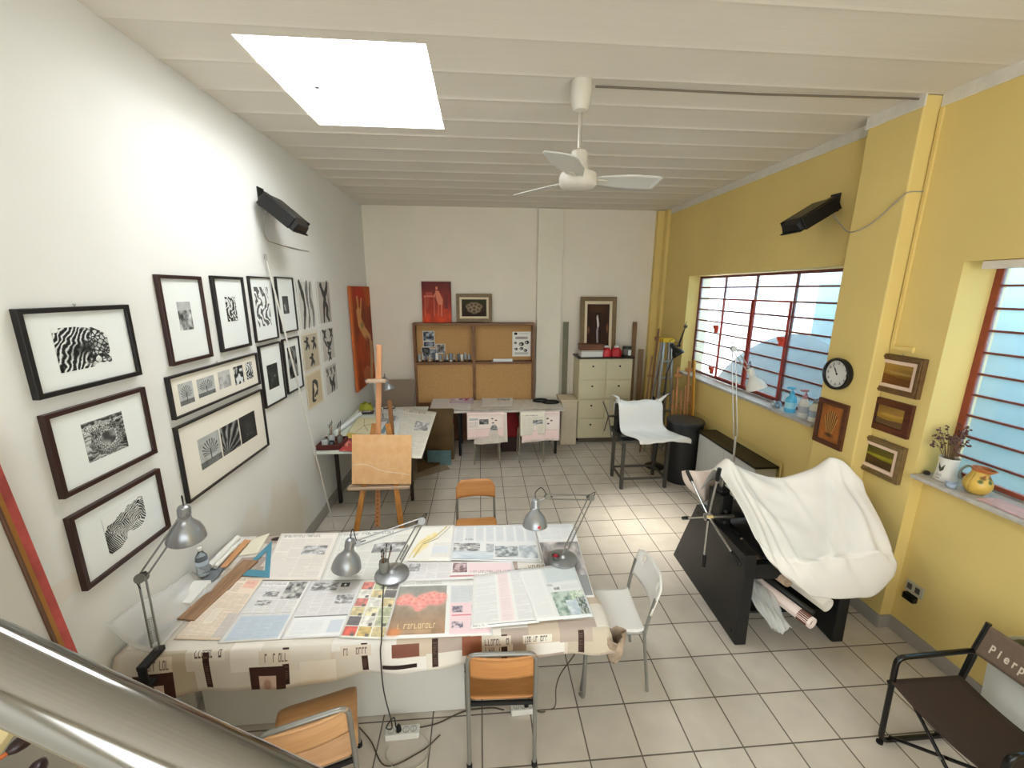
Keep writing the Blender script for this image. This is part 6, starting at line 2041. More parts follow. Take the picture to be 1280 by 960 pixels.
p = at(450, 508, 2, LT); p.x = max(p.x, -1.66)
def yb(u, v):
    a = 2 * PI * u
    return (p.x + .10 * math.cos(a) * (1 - .35 * v), min(p.y, 5.88) + .09 * math.sin(a) * (1 - .35 * v) + .0, LT + .004 + .10 * v ** .7 + .012 * math.sin(4 * a) * v)
tag(MB().grid(yb, 24, 8).build('plastic_bag', mat('green_yellow_plastic', (.62, .62, .18), .4, noise=.25, nscale=14), None, smooth='all', solid=.002, origin=(p.x, min(p.y, 5.88), LT)), 'crumpled green yellow plastic bag by the wall on the left back table', 'bag')
a, b, c = at(477, 541, 2, LT + .02), at(491, 519, 2, LT + .02), at(493, 524, 2, LT + .02)
tag(MB().bar((a.x, a.y, LT + .016), (b.x, b.y, LT + .016), .05, .004).build('ruler', mat('blue_grey_acrylic', (.38, .52, .55), .3), None, origin=(a.x, a.y, LT)), 'blue grey ruler lying behind the easel board', 'ruler')

# studio easel with a wooden board
M_ez = wood('pinkish_easel_wood', (.74, .50, .32), (.84, .62, .44), 3, .5, 2)
ye = 4.02
t = thing('easel', 'wooden easel holding a blank board in front of the left back table', 'easel', (-1.07, 4.15, 0))
f1, f2, f3 = at(441, 690, 2, 0), at(506, 690, 2, 0), at(493, 652, 2, 0)
hub = at(472, 470, 1, ye + .13)
for f_, g_ in ((f1, at(463, 560, 1, ye + .09)), (f2, at(489, 560, 1, ye + .09))):
    d_ = (g_ - f_)
    MB().bar(f_ + V((0, 0, .005)), g_ + d_ * .25, .052, .03, (0, -1, 0)).build('leg', M_eas, t, world=True, bevel=.003)
MB().bar(V((f3.x + .06, 4.24, .005)), at(487, 500, 1, ye + .19), .042, .026, (0, -1, 0)).build('rear_leg', M_eas2, t, world=True, bevel=.003)
mb_, mt_ = at(472, 658, 1, ye - .02), at(474, 431, 1, ye + .16)
MB().bar(mb_, mt_, .05, .022, (0, -1, 0)).build('mast', M_ez, t, world=True, bevel=.003)
dd = (mt_ - mb_)
for k in range(12):
    c = mb_ + dd * (.01 + k * .024)
    MB().lathe([(0, 0), (.006, 0), (.006, .002), (0, .002)], 8, axes(c + V((0, -.0125, 0)), V((1, 0, 0)), V((0, 0, 1)), V((0, -1, 0)))).build('peg_hole', M_black, t, world=True)
c = at(475, 607, 1, ye - .03)
MB().box(c.x - .31, c.x + .31, ye - .10, ye - .0, c.z - .012, c.z + .012).build('ledge', mat('pale_worn_wood', (.76, .66, .56), .6, noise=.1), t, world=True, bevel=.003)
c = at(470, 476, 1, ye + .08)
MB().box(c.x - .09, c.x + .10, ye + .04, ye + .12, c.z - .012, c.z + .012).build('top_clamp', mat('pale_worn_wood', (.76, .66, .56), .6, noise=.1), t, world=True, bevel=.003)
bl, br_, tr_, tl_ = at(440, 605, 1, ye - .075), at(514, 605, 1, ye - .075), at(513, 543, 1, ye - .0), at(440, 543, 1, ye - .0)
xx = (br_ - bl).normalized(); yy = (tl_ - bl).normalized(); zz = xx.cross(yy)
tag(MB().box(0, (br_ - bl).length, 0, (tl_ - bl).length, -.006, .006, axes(bl, xx, yy, zz)).build('painting_board', wood('peach_board', (.88, .68, .47), (.92, .75, .55), 2, .5, 1), None, bevel=.002, origin=bl), 'blank peach coloured wooden board standing on the easel', 'board')
tag(MB().tube(spline([bl + yy * .2 - zz * -.0075, bl + xx * .15 + yy * .2 + zz * .0075, bl + xx * .3 + yy * .14 + zz * .0075, bl + xx * .58 + yy * .10 + zz * .0075], 6), .0016, 5).build('pale_string', M_board, None, origin=bl), 'pale string hanging across the blank board on the easel', 'string')
e_ = at(457, 505, 2, LT)
desk_lamp('small silver lamp beside the easel mast on the left back table', (-1.30, 5.35, LT + .001), (-1.30, 5.35, LT + .1), at(458, 476, 1, 5.35), at(480, 473, 1, 5.32), at(484, 479, 1, 5.30), (.3, -.25, -1), M_lsil, scale=.8, am=M_chr)

# ------------------------------------------------------------------ etching press under its dust sheet
M_prs = mat('black_press_enamel', (.085, .085, .09), .42, noise=.12, nscale=6)
PX = V((.9994, -.035, 0)); PY = V((.035, .9994, 0))
PM = axes(V((1.85, 2.39, 0)), PX, PY, V((0, 0, 1)))
t = thing('etching_press', 'black steel etching press with spoked hand wheel under a white sheet', 'press', M=PM)
side = [(0, .005), (1.07, .005), (.74, .74), (.02, .74)]
for p0_, p1_ in ((0, .085), (.745, .83)):
    Ms = axes(V((p0_, 0, 0)), V((0, 1, 0)), V((0, 0, 1)), V((1, 0, 0)))
    sd = MB().prism(side, 0, p1_ - p0_, Ms).build('side_panel', M_prs, t, bevel=.006)
    for y_, z_ in ((.06, .68), (.98, .1), (.70, .68), (.06, .08)):
        xb = p0_ - .003 if p0_ == 0 else p1_ + .003
        MB().lathe([(0, 0), (.013, 0), (.012, .006), (0, .007)], 8, axes(V((xb, y_, z_)), V((0, 1, 0)), V((0, 0, 1)), V((-1 if p0_ == 0 else 1, 0, 0)))).build('bolt', M_black, sd)
MB().box(.085, .745, .03, .09, .54, .66).build('front_beam', M_prs, t, bevel=.004)
MB().box(.085, .745, .66, .72, .54, .66).build('rear_beam', M_prs, t, bevel=.004)
MB().box(.085, .745, .12, .98, .17, .19).build('shelf', M_prs, t, bevel=.003)
for p_ in (.02, .70):
    MB().box(p_, p_ + .10, .42, .62, .66, .98).box(p_ + .01, p_ + .09, .46, .58, .98, 1.02).build('upright', M_prs, t, bevel=.012)
    MB().tube([(p_ + .05, .52, 1.0), (p_ + .05, .52, 1.09)], .02, 14).build('pressure_screw', M_steel, t, smooth=True)
MB().tube([(.12, .52, .82), (.70, .52, .82)], .075, 28).build('top_roller', M_steel, t, smooth=True)
MB().tube([(.12, .52, .62), (.70, .52, .62)], .06, 24).build('bottom_roller', M_steel, t, smooth=True)
MB().box(.16, .98, .06, .62, .685, .71).build('press_bed', M_prs, t, bevel=.004)
for k in range(3):
    MB().lathe([(0, 0), (.014, 0), (.014, .01), (0, .012)], 12, axes(V((.06, .415, .76 + .05 * k)), V((1, 0, 0)), V((0, 0, 1)), V((0, -1, 0)))).build('gear_bolt', M_steel, t)
# spoked hand wheel on the left
hubp = at(886, 646, 0, 1.765)
hubl = PM.inverted() @ hubp
MB().tube([hubl + V((-.03, 0, 0)), V((.10, hubl.y, hubl.z))], .018, 14).build('axle', M_steel, t, smooth=True)
hub_o = MB().lathe([(0, -.03), (.03, -.03), (.032, .02), (0, .025)], 18, axes(hubl, V((0, 1, 0)), V((0, 0, 1)), V((1, 0, 0)))).build('wheel_hub', M_chrome, t, smooth=True)
tips = [at(858, 587, 0, 1.765), at(847, 648, 0, 1.765), at(880, 699, 0, 1.765), at(916, 692, 0, 1.765), at(899, 588, 0, 1.765)]
for q in tips:
    ql = PM.inverted() @ q
    d_ = (ql - hubl)
    L_ = .43
    d_.normalize()
    sp_ = MB().tube([hubl + d_ * .01, hubl + d_ * L_], .009, 10).build('spoke', M_chrome, t, smooth=True)
    MB().tube([hubl + d_ * (L_ - .10), hubl + d_ * (L_ - .09), hubl + d_ * (L_ + .005), hubl + d_ * (L_ + .01)], [.012, .0155, .0155, .011], 12).build('grip', M_black, sp_, smooth=True)


# dust sheet: control points on the parts it lies on
def cat4(a, b, c, d, t_):
    return .5 * ((2 * b) + (c - a) * t_ + (2 * a - 5 * b + 4 * c - d) * t_ ** 2 + (3 * b - a - 3 * c + d) * t_ ** 3)


def patch(rows):
    nr, nc = len(rows), len(rows[0])
    def row(r, u):
        x = u * (nc - 1); i = min(int(x), nc - 2); f_ = x - i
        R = rows[r]
        a = R[i - 1] if i > 0 else R[0] * 2 - R[1]
        d = R[i + 2] if i + 2 < nc else R[-1] * 2 - R[-2]
        return cat4(a, R[i], R[i + 1], d, f_)
    def fn(u, v):
        y = v * (nr - 1); j = min(int(y), nr - 2); f_ = y - j
        b, c = row(j, u), row(j + 1, u)
        a = row(j - 1, u) if j > 0 else b * 2 - c
        d = row(j + 2, u) if j + 2 < nr else c * 2 - b
        return cat4(a, b, c, d, f_)
    return fn


def pxrow(L): return [at(x, y, 1, dpt) for x, y, dpt in L]


ridge = pxrow([(890, 588, 2.92), (908, 576, 2.95), (940, 590, 2.93), (975, 597, 2.92), (1015, 586, 2.88), (1045, 572, 2.80), (1073, 598, 2.72)])
backr = [p + V((.02, .16, -.25)) for p in ridge]
for p in backr: p.x = min(p.x, 2.90)
for p in ridge: p.x = min(p.x, 2.97)
r2 = pxrow([(902, 597, 2.80), (925, 604, 2.80), (955, 622, 2.78), (990, 626, 2.78), (1025, 618, 2.74), (1055, 606, 2.70), (1084, 618, 2.62)])
r3 = pxrow([(926, 634, 2.60), (950, 650, 2.60), (975, 660, 2.59), (1005, 660, 2.57), (1040, 652, 2.54), (1075, 642, 2.50), (1101, 652, 2.46)])
r4 = pxrow([(946, 676, 2.42), (968, 695, 2.38), (990, 702, 2.34), (1020, 700, 2.31), (1055, 696, 2.30), (1090, 692, 2.30), (1116, 690, 2.31)])
r5 = pxrow([(958, 696, 2.36), (978, 716, 2.32), (1000, 727, 2.29), (1030, 728, 2.27), (1062, 727, 2.27), (1096, 720, 2.27), (1121, 703, 2.29)])
r6 = pxrow([(966, 706, 2.35), (990, 727, 2.31), (1014, 744, 2.285), (1040, 748, 2.27), (1066, 748, 2.27), (1094, 744, 2.27), (1117, 720, 2.29)])
r4a = [a * .16 + b * .84 + V((0, .004, .006)) for a, b in zip(r3, r4)]
r4b = [a * .25 + b * .75 + V((0, -.004, .004)) for a, b in zip(r5, r4)]
pf = patch([backr, ridge, r2, r3, r4a, r4, r4b, r5, r6])


def sheet(u, v):
    p = pf(u, v)
    w_ = math.sin(PI * min(1, max(0, v)))
    # folds falling from the two raised points and pulled towards the front corners
    k = 0
    for u0, v0, u1, v1, wd, am in ((.16, .12, .42, .62, .030, .020), (.16, .12, .26, .70, .022, .016), (.14, .15, .10, .8, .02, .014), (.76, .10, .52, .62, .028, .020), (.78, .10, .66, .64, .022, .015), (.80, .10, .86, .66, .026, .018), (.30, .18, .66, .26, .022, .014), (.22, .3, .5, .4, .02, .010), (.5, .2, .62, .55, .02, .010), (.34, .5, .44, .95, .025, .014), (.62, .66, .70, .98, .03, .014), (.86, .62, .96, .9, .03, .016), (.2, .66, .26, .95, .02, .010)):
        du, dv = u1 - u0, v1 - v0
        t_ = ((u - u0) * du + (v - v0) * dv) / (du * du + dv * dv)
        tc = min(1.15, max(-.05, t_))
        d_ = ((u - u0) * dv - (v - v0) * du) / math.hypot(du, dv)
        e_ = (t_ - tc) / .2
        x_ = d_ / (wd * (1 + .8 * max(0, tc)))
        k += am * (math.exp(-x_ * x_) - .55 * math.exp(-(x_ - 1.5) ** 2)) * math.exp(-e_ * e_)
    k += (.004 * math.sin(9 * u + 11 * v) + .003 * math.sin(21 * u - 7 * v + 3 * math.sin(5 * v))) * w_
    return V((p.x, p.y - k * .6, p.z + k * .8))


o = MB().grid(sheet, 90, 90).build('dust_sheet', mat('white_cotton_sheet', (.92, .905, .88), .85, noise=.02, nscale=5), None, smooth='all', solid=.002, origin=(2.4, 2.7, .8))
tag(o, 'white cotton dust sheet draped over the black press', 'sheet')
fl = patch([pxrow([(852, 589, 3.20), (870, 591, 3.16), (885, 586, 3.16), (899, 580, 3.12)]), pxrow([(856, 601, 3.19), (872, 602, 3.12), (886, 598, 3.14), (903, 594, 3.09)]), pxrow([(864, 613, 3.18), (876, 613, 3.09), (888, 607, 3.14), (904, 606, 3.07)]), pxrow([(871, 620, 3.16), (880, 624, 3.10), (890, 614, 3.12), (904, 618, 3.06)])])
def flap(u, v):
    p = fl(u, v); return V((p.x, p.y + .02 * math.sin(5 * u + 3 * v), p.z + .012 * math.sin(7 * u - 4 * v)))
tag(MB().grid(flap, 20, 20).build('cotton_cloth', mat('pinkish_white_cloth', (.88, .82, .78), .85), None, smooth='all', solid=.002, origin=(1.75, 3.0, 1.0)), 'pinkish white cloth bunched at the far left end of the press', 'cloth')

# rolls of paper on the press shelf
def roll(label, f_, b_, r, m_, name='paper_roll', end=None):
    f_, b_ = V(f_), V(b_)
    t_ = thing(name, label, 'roll', (f_.x, f_.y, f_.z), 0, 'rolls stored under the press')
    d_ = (b_ - f_).normalized()
    s = MB()
    n = 40
    prof = []
    for k in range(n):
        a = 2 * PI * 2.2 * k / (n - 1)
        prof.append((r * (1 - .16 * k / n), a))
    Mx = zto(f_, d_)
    L_ = (b_ - f_).length
    vs = [Mx @ V((q * math.cos(a), q * math.sin(a), z)) for z in (0, L_) for q, a in prof]
    s.add(vs, [(k, k + 1, n + k + 1, n + k) for k in range(n - 1)])
    s.build('roll', m_, t_, world=True, smooth='all', solid=.0015)
    if end:
        MB().tube([f_ + d_ * .02, f_ + d_ * .09], r * 1.012, 20).build('end_wrap', end, t_, world=True, smooth=True)
    return t_


roll('white cardboard tube under the sheet, rightmost of the rolls under the press', at(1035, 757, 1, 2.25), (2.22, 2.95, .46), .052, mat('white_tube_paper', (.86, .84, .79), .7))
roll('pinkish printed paper roll with brown end, second roll under the press', at(1016, 780, 1, 2.22), (1.99, 3.05, .38), .042, art('roll_print', np_pink(210)), end=mat('brown_wrap', (.45, .28, .22), .6, noise=.3))
roll('dark green black roll wedged between the pink roll and the white tube', at(1016, 767, 1, 2.30), (2.08, 3.02, .40), .024, mat('dark_roll', (.16, .16, .14), .5, noise=.3))
roll('tan paper roll lying on top behind the pink printed roll', at(985, 728, 1, 2.36), (2.11, 2.95, .48), .036, mat('tan_roll', (.70, .60, .50), .7, noise=.12))
fb = patch([[V((1.97, 2.22, .30)), V((2.03, 2.20, .26)), V((2.12, 2.22, .30))], [V((1.96, 2.55, .38)), V((2.03, 2.54, .36)), V((2.13, 2.55, .40))], [V((1.96, 3.0, .42)), V((2.04, 3.0, .42)), V((2.12, 3.0, .42))]])
def bagf(u, v):
    p = fb(u, v); return V((p.x, p.y, p.z + .03 * math.sin(PI * u) + .012 * math.sin(17 * v + 9 * u) + .008 * math.sin(31 * u - 13 * v)))
t = thing('plastic_wrap_bag', 'clear plastic bag with grey green papers at the left under the press', 'bag', (2.0, 2.4, .3))
MB().grid(bagf, 24, 36).build('film', mp_, t, world=True, smooth='all', solid=.0015)
def bagi(u, v):
    p = bagf(.08 + .84 * u, .04 + .94 * v); return V((p.x, p.y, p.z - .012))
MB().grid(bagi, 12, 24).build('papers', mat('grey_green_papers', (.62, .64, .57), .6, noise=.35, nscale=16), t, world=True, smooth='all', solid=.006)

# ------------------------------------------------------------------ small iron table with a covered press
IX0, IX1, IY0, IY1, IZ = 1.84, 2.43, 4.86, 5.25, .68
M_iron = mat('dark_grey_iron', (.33, .32, .30), .5, .5, noise=.1)
t = thing('iron_table', 'dark grey iron table on four straight legs', 'table', (2.135, 5.05, 0))
MB().box(IX0 - .03, IX1 + .03, IY0 - .03, IY1 + .08, IZ - .03, IZ).build('tabletop', M_iron, t, world=True, bevel=.003)
for x in (IX0, IX1):
    for y in (IY0, IY1): MB().box(x - .02, x + .02, y - .02, y + .02, 0, IZ - .03).build('leg', M_iron, t, world=True, bevel=.003)
for y in (IY0, IY1): MB().box(IX0, IX1, y - .012, y + .012, .13, .155).build('stretcher', M_iron, t, world=True, bevel=.002)
for x in (IX0, IX1): MB().box(x - .012, x + .012, IY0, IY1, .13, .155).build('stretcher', M_iron, t, world=True, bevel=.002)
t = thing('bench_press', 'small dark bench press with thin handles on the iron table, under a white cloth', 'press', (2.1, 5.05, IZ))
MB().box(1.80, 2.40, 4.88, 5.33, IZ + .001, IZ + .045).build('bed', M_prs, t, world=True, bevel=.004)
for x in (1.86, 2.36): MB().box(x - .03, x + .03, 5.12, 5.28, IZ + .045, 1.06).build('upright', M_prs, t, world=True, bevel=.006)
MB().tube([(1.86, 5.2, .86), (2.36, 5.2, .86)], .07, 20).build('roller', M_steel, t, world=True, smooth=True)
MB().tube([(1.70, 5.15, .92), (1.86, 5.15, .92)], .014, 10).build('axle', M_black, t, world=True, smooth=True)
hb = V((1.71, 5.15, .92))
for a in (100, 25, 160, 235, 300):
    ar = math.radians(a)
    e_ = hb + V((0, .30 * math.cos(ar), .30 * math.sin(ar)))
    MB().tube([hb, e_], .008, 8).build('handle', M_iron if a != 100 else M_chrome, t, world=True, smooth=True)
for x in (1.86, 2.36): MB().tube([(x, 5.2, 1.06), (x - .03, 5.2, 1.17)], .016, 10).build('screw', M_black, t, world=True, smooth=True)
wc = patch([[V((1.84, 5.33, .86)), V((2.1, 5.34, .86)), V((2.40, 5.33, .86))],
            [V((1.82, 5.26, 1.10)), V((2.1, 5.27, 1.085)), V((2.40, 5.26, 1.11))],
            [V((1.82, 5.10, 1.09)), V((2.1, 5.09, 1.08)), V((2.42, 5.10, 1.09))],
            [V((1.84, 5.05, .80)), V((2.12, 5.04, .78)), V((2.44, 5.05, .80))],
            [V((1.86, 4.95, .735)), V((2.2, 4.90, .735)), V((2.56, 4.90, .735))],
            [V((1.97, 4.76, .725)), V((2.3, 4.74, .73)), V((2.66, 4.75, .73))],
            [V((2.00, 4.73, .66)), V((2.32, 4.715, .70)), V((2.67, 4.73, .67))]])
def wcl(u, v):
    p = wc(u, v); return V((p.x, p.y, p.z + .006 * math.sin(9 * u + 8 * v) + .004 * math.sin(21 * u - 5 * v)))
tag(MB().grid(wcl, 40, 60).build('white_cloth', mat('bright_white_cloth', (.94, .94, .93), .85), None, smooth='all', solid=.002, origin=(2.2, 5.0, .8)), 'bright white cloth draped over the small press on the iron table', 'cloth')
for k, (x, lab) in enumerate(((1.83, 'white rag tied round the left screw of the bench press'), (2.40, 'white rag tied round the right screw of the bench press'))):
    pts = [V((x, 5.16, 1.115)), V((x + (.04 if k else -.02), 5.12, 1.18)), V((x + (.10 if k else -.10), 5.12, 1.225))]
    tag(MB().tube(spline(pts, 5), [.03, .028, .026, .022, .018, .018, .016, .012, .008, .004, .003], 10).build('rag', mat('bright_white_cloth', (.94, .94, .93), .85), None, smooth='all', origin=pts[0]), lab, 'rag', 'rags on the bench press screws')

# dark drum
t = thing('waste_drum', 'tall dark grey lidded drum beside the iron table', 'bin', (2.78, 5.10, 0))
Md = Matrix.Translation(V((2.76, 5.10, 0)))
MB().lathe([(0, 0.001), (.21, .001), (.215, .02), (.225, .45), (.235, .84), (.225, .845)], 36, Md).build('drum', mat('charcoal_plastic', (.15, .155, .165), .45), t, world=True, smooth=True)
MB().lathe([(.0, .875), (.12, .88), (.205, .87), (.236, .868), (.243, .86), (.243, .838), (.237, .838)], 36, Md, cap=False).build('lid', mat('charcoal_lid', (.22, .23, .24), .4), t, world=True, smooth=True)

# low white cabinet under the window
t = thing('low_cabinet', 'low white cabinet with black top under the large window', 'cabinet', (2.92, 4.3, 0))
MB().box(2.83, 3.055, 3.72, 4.84, .03, .775).build('body', mat('cool_white_panel', (.80, .81, .80), .5, noise=.02), t, world=True, bevel=.004)
MB().box(2.80, 3.06, 3.70, 4.86, .775, .80).build('top', mat('black_top', (.08, .07, .065), .35), t, world=True, bevel=.003)
MB().box(2.85, 3.05, 3.74, 4.82, .001, .03).build('plinth', M_black, t, world=True)
for y0, y1 in ((3.73, 4.27), (4.28, 4.83)):
    MB().box(2.822, 2.83, y0, y1, .04, .77).build('door', mat('cool_white_panel', (.80, .81, .80), .5), t, world=True, bevel=.003)
t = tag(MB().tube(arc([(3.05, 3.66, .001), (3.05, 3.66, .86), (3.05, 4.2, .88), (3.062, 5.9, .90)], .05), .008, 8).build('wall_pipe', M_yellow, None, smooth=True, origin=(3.05, 3.66, 0)), 'thin yellow pipe running along the wall behind the low white cabinet', 'pipe')

desk_lamp('white long armed floor lamp between the press and the large window', (2.66, 3.80, .0), (2.68, 3.90, 1.06), at(917, 436, 1, 4.0), at(937, 464, 1, 3.95), at(941, 472, 1, 3.93), (.32, -.3, -1), mat('white_lamp_enamel', (.86, .86, .84), .3), 'floor', scale=1.15, am=mat('pale_lamp_arm', (.80, .80, .79), .3, .4), name='floor_lamp', group=None)

# ------------------------------------------------------------------ window sill things
SZ = 1.366
def bottle(label, x, y, r, h, m_, capm, z=SZ, pump=False, band=None):
    t = thing('bottle', label, 'bottle', (x, y, z), 0, 'bottles on the large window sill')
    Mb_ = Matrix.Translation(V((x, y, z)))
    MB().lathe([(0, 0), (r * .95, 0), (r, .008), (r, h * .55), (r * .85, h * .68), (r * .5, h * .76), (r * .42, h * .80), (0, h * .80)], 22, Mb_).build('body', m_, t, world=True, smooth=True)
    MB().lathe([(0, h * .79), (r * .5, h * .79), (r * .5, h * .9), (r * .3, h * .92), (r * .28, h), (0, h)], 16, Mb_).build('cap', capm, t, world=True, smooth=True)
    if pump:
        MB().tube([(x, y, z + h), (x, y, z + h + .03), (x - .05, y, z + h + .028)], .006, 8).box(x - .05, x + .015, y - .012, y + .012, z + h + .02, z + h + .04).build('pump_head', capm, t, world=True)
    if band:
        MB().lathe([(r * 1.012, h * .2), (r * 1.012, h * .48)], 22, Mb_, cap=False).build('label_band', band, t, world=True, smooth=True)
    return t
M_cyan = mat('sky_blue_plastic', (.36, .72, .88), .25)
bottle('sky blue plastic bottle on the large window sill', 3.13, 3.77, .05, .22, M_cyan, M_cyan, pump=True, band=mat('pale_cyan', (.62, .84, .92), .4))
bottle('white spray bottle with a pink grey cap on the window sill', 3.13, 3.60, .045, .235, M_whitepl, mat('pink_grey_cap', (.72, .52, .56), .4), pump=True, band=mat('pale_grey_label', (.70, .72, .76), .5))
bottle('white bottle nearest the window reveal on the sill, right of the spray bottle', 3.13, 3.47, .045, .22, M_whitepl, mat('grey_cap', (.55, .58, .62), .4), band=mat('grey_blue_label', (.60, .66, .74), .5))
for y, r, c, lab in ((3.92, .035, (.56, .66, .74), 'pale blue tape roll on the sill beside the blue bottle'), (3.99, .03, (.78, .80, .80), 'white grey tape roll on the sill, farther one')):
    t = tag(MB().ring([(r * math.cos(2 * PI * i / 24), r * math.sin(2 * PI * i / 24)) for i in range(24)], [(r * .6 * math.cos(2 * PI * i / 24), r * .6 * math.sin(2 * PI * i / 24)) for i in range(24)], -.012, .012, axes(V((3.12, y, SZ + r)), V((0, 1, 0)), V((0, 0, 1)), V((1, 0, 0)))).build('tape_roll', mat('tape_%d' % int(r * 1000), c, .4), None, bevel=.002, origin=(3.12, y, SZ)), lab, 'tape roll', 'tape rolls on the sill')

S2 = 1.301
Mp = Matrix.Translation(V((3.17, 2.36, S2)))
t = thing('ceramic_pot', 'white ceramic pot with a dark bird motif on the marble sill', 'pot', (3.17, 2.36, S2))
N = 36
def potf(u, v):
    a = 2 * PI * u + PI - .25
    r = .052 + .008 * (1 - v) ** 2 - .004 * math.sin(PI * v)
    return Mp @ V((r * math.cos(a - PI), -r * math.sin(a - PI), .165 * v)) if False else Mp @ V((r * math.cos(2 * PI * (u - .5) + PI), -r * math.sin(2 * PI * (u - .5) + PI), .165 * v))
MB().grid(potf, N, 12).build('pot', art('pot_bird', mug_art(), .35, .5), t, world=True, smooth='all', solid=.003)
MB().lathe([(0, .002), (.058, .002)], 24, Mp, cap=False).lathe([(0, .14), (.05, .14)], 24, Mp, cap=False).build('soil', mat('dried_moss', (.30, .24, .18), .9), t, world=True)
rg = random.Random(12)
t = thing('dried_flowers', 'bunch of dried brown purple flowers standing in the white pot', 'dried flowers', (3.17, 2.36, S2 + .15))
s = MB()
heads = []
for k in range(34):
    a = rg.uniform(0, 2 * PI); sp_ = rg.uniform(.02, .12); h_ = rg.uniform(.09, .21)
    p = V((3.17 + .02 * math.cos(a), 2.36 + .02 * math.sin(a), S2 + .141))
    q = V((3.17 + sp_ * math.cos(a), 2.36 + sp_ * math.sin(a), S2 + .165 + h_))
    if q.x > 3.29: q.x = 3.29
    if q.y > 2.45: q.y = 2.45
    s.tube([p, p.lerp(q, .5) + V((0, 0, .02)), q], .0016, 5)
    heads.append(q)
s.build('stems', mat('dry_stem', (.45, .36, .24), .8), t, world=True)
s = MB()
for q in heads:
    for j in range(5):
        c = q + V((rg.uniform(-.014, .014), rg.uniform(-.014, .014), rg.uniform(-.05, .01)))
        r = rg.uniform(.004, .009)
        s.lathe([(0, -r), (r * .8, -r * .4), (r, .3 * r), (0, r * 1.3)], 6, zto(c, V((rg.uniform(-1, 1), rg.uniform(-1, 1), 1))))
o = s.build('blossoms', mat('dried_purple_brown', (.40, .28, .27), .9, noise=.4, nscale=60), t, world=True); o['kind'] = 'stuff'
t = thing('pitcher', 'round yellow painted pitcher with grey handle on the marble sill', 'pitcher', (3.17, 2.18, S2))
Mj = Matrix.Translation(V((3.17, 2.18, S2)))
prof = [(.036, 0), (.056, .02), (.068, .05), (.066, .08), (.052, .11), (.04, .13), (.038, .15), (.046, .172)]
def jug(u, v):
    x = v * (len(prof) - 1); i = min(int(x), len(prof) - 2); f_ = x - i
    r = prof[i][0] * (1 - f_) + prof[i + 1][0] * f_; z = prof[i][1] * (1 - f_) + prof[i + 1][1] * f_
    a = 2 * PI * u
    sx = -math.cos(a)
    if v > .75: r += .035 * max(0, -math.sin(a)) ** 6 * (v - .75) / .25
    return Mj @ V((r * sx, r * math.sin(a), z))
MB().grid(jug, 36, 20).build('body', art('jug_paint', jug_art(), .3, .5), t, world=True, smooth='all', solid=.004)
MB().lathe([(0, .003), (.04, .003)], 20, Mj, cap=False).build('base', mat('ochre_glaze', (.70, .56, .26), .4), t, world=True)
MB().tube(spline([Mj @ V((0, .058, .035)), Mj @ V((0, .10, .07)), Mj @ V((0, .10, .12)), Mj @ V((0, .07, .155)), Mj @ V((0, .044, .155))], 6), .008, 10).build('handle', mat('grey_green_glaze', (.55, .60, .56), .3), t, world=True, smooth=True)
tag(MB().prism([(3.075, 2.10), (3.21, 2.09), (3.20, 1.72), (3.06, 1.74)], S2 + .001, S2 + .008).build('magazine', art('mag_pink', card_art([(.86, .68, .66), (.90, .80, .78), (.74, .50, .50)], 14)) if False else mat('pink_magazine', (.84, .66, .64), .4, noise=.15, nscale=14), None, bevel=.001, origin=(3.14, 1.9, S2)), 'pink magazine lying on the marble sill', 'magazine')
t = thing('ceramic_cup', 'small pale blue cup on the marble sill between pot and pitcher', 'cup', (3.09, 2.26, S2))
MB().lathe([(0, .001), (.022, .001), (.03, .03), (.027, .03), (.02, .006), (0, .006)], 20, Matrix.Translation(V((3.095, 2.262, S2)))).build('cup', mat('pale_blue_glaze', (.70, .76, .84), .3), t, world=True, smooth=True)
tag(MB().lathe([(0, 0), (.016, .004), (.02, .014), (.012, .026), (0, .03)], 10, Matrix.Translation(V((3.14, 2.45, S2)))).build('pine_cone', mat('dark_cone', (.22, .17, .13), .8, noise=.4, nscale=50), None, origin=(3.14, 2.45, S2)), 'small dark cone at the far corner of the marble sill', 'cone')

# ------------------------------------------------------------------ director's chair and bin
M_fab = mat('dark_brown_canvas', (.22, .165, .125), .85, noise=.08, nscale=60)
M_fab2 = mat('taupe_canvas', (.43, .36, .30), .85, noise=.08, nscale=60)
M_bt = mat('black_tube_enamel', (.05, .045, .045), .25)
t = thing('director_chair', 'black tube folding chair with brown canvas seat and lettered back', 'chair', (2.5, 1.45, 0))
YA, YB = 1.69, 1.20
for y in (YA, YB):
    MB().tube(arc([(2.74, y, .016), (2.29, y, .016), (2.265, y, .60), (2.74, y, .615), (2.70, y, .43)], .05, 5), .014, 12).build('side_frame', M_bt, t, world=True, smooth=True)
    MB().tube([(2.69, y, .42), (2.72, y, .60), (2.765, y, .79)], .013, 12).build('back_post', M_bt, t, world=True, smooth=True)
    MB().tube([(2.25, y - .0, .435), (2.69, y, .43)], .012, 10).build('seat_rail', M_bt, t, world=True, smooth=True)
    for x in (2.29, 2.74): MB().lathe([(0, 0), (.017, 0), (.017, .012), (0, .014)], 10, Matrix.Translation(V((x, y, .0005)))).build('foot', M_rubber, t, world=True)
for x, (ya, yb) in ((2.33, (YA, YB)), (2.35, (YB, YA)), (2.62, (YA, YB)), (2.64, (YB, YA))):
    MB().tube([(x, ya, .43), (x, yb, .035)], .009, 10).build('cross_bar', M_bt, t, world=True, smooth=True)
    MB().lathe([(0, 0), (.008, 0), (.008, .024), (0, .024)], 8, axes(V((x - .012, (ya + yb) / 2, .232)), V((0, 1, 0)), V((0, 0, 1)), V((1, 0, 0)))).build('pivot', M_steel, t, world=True)
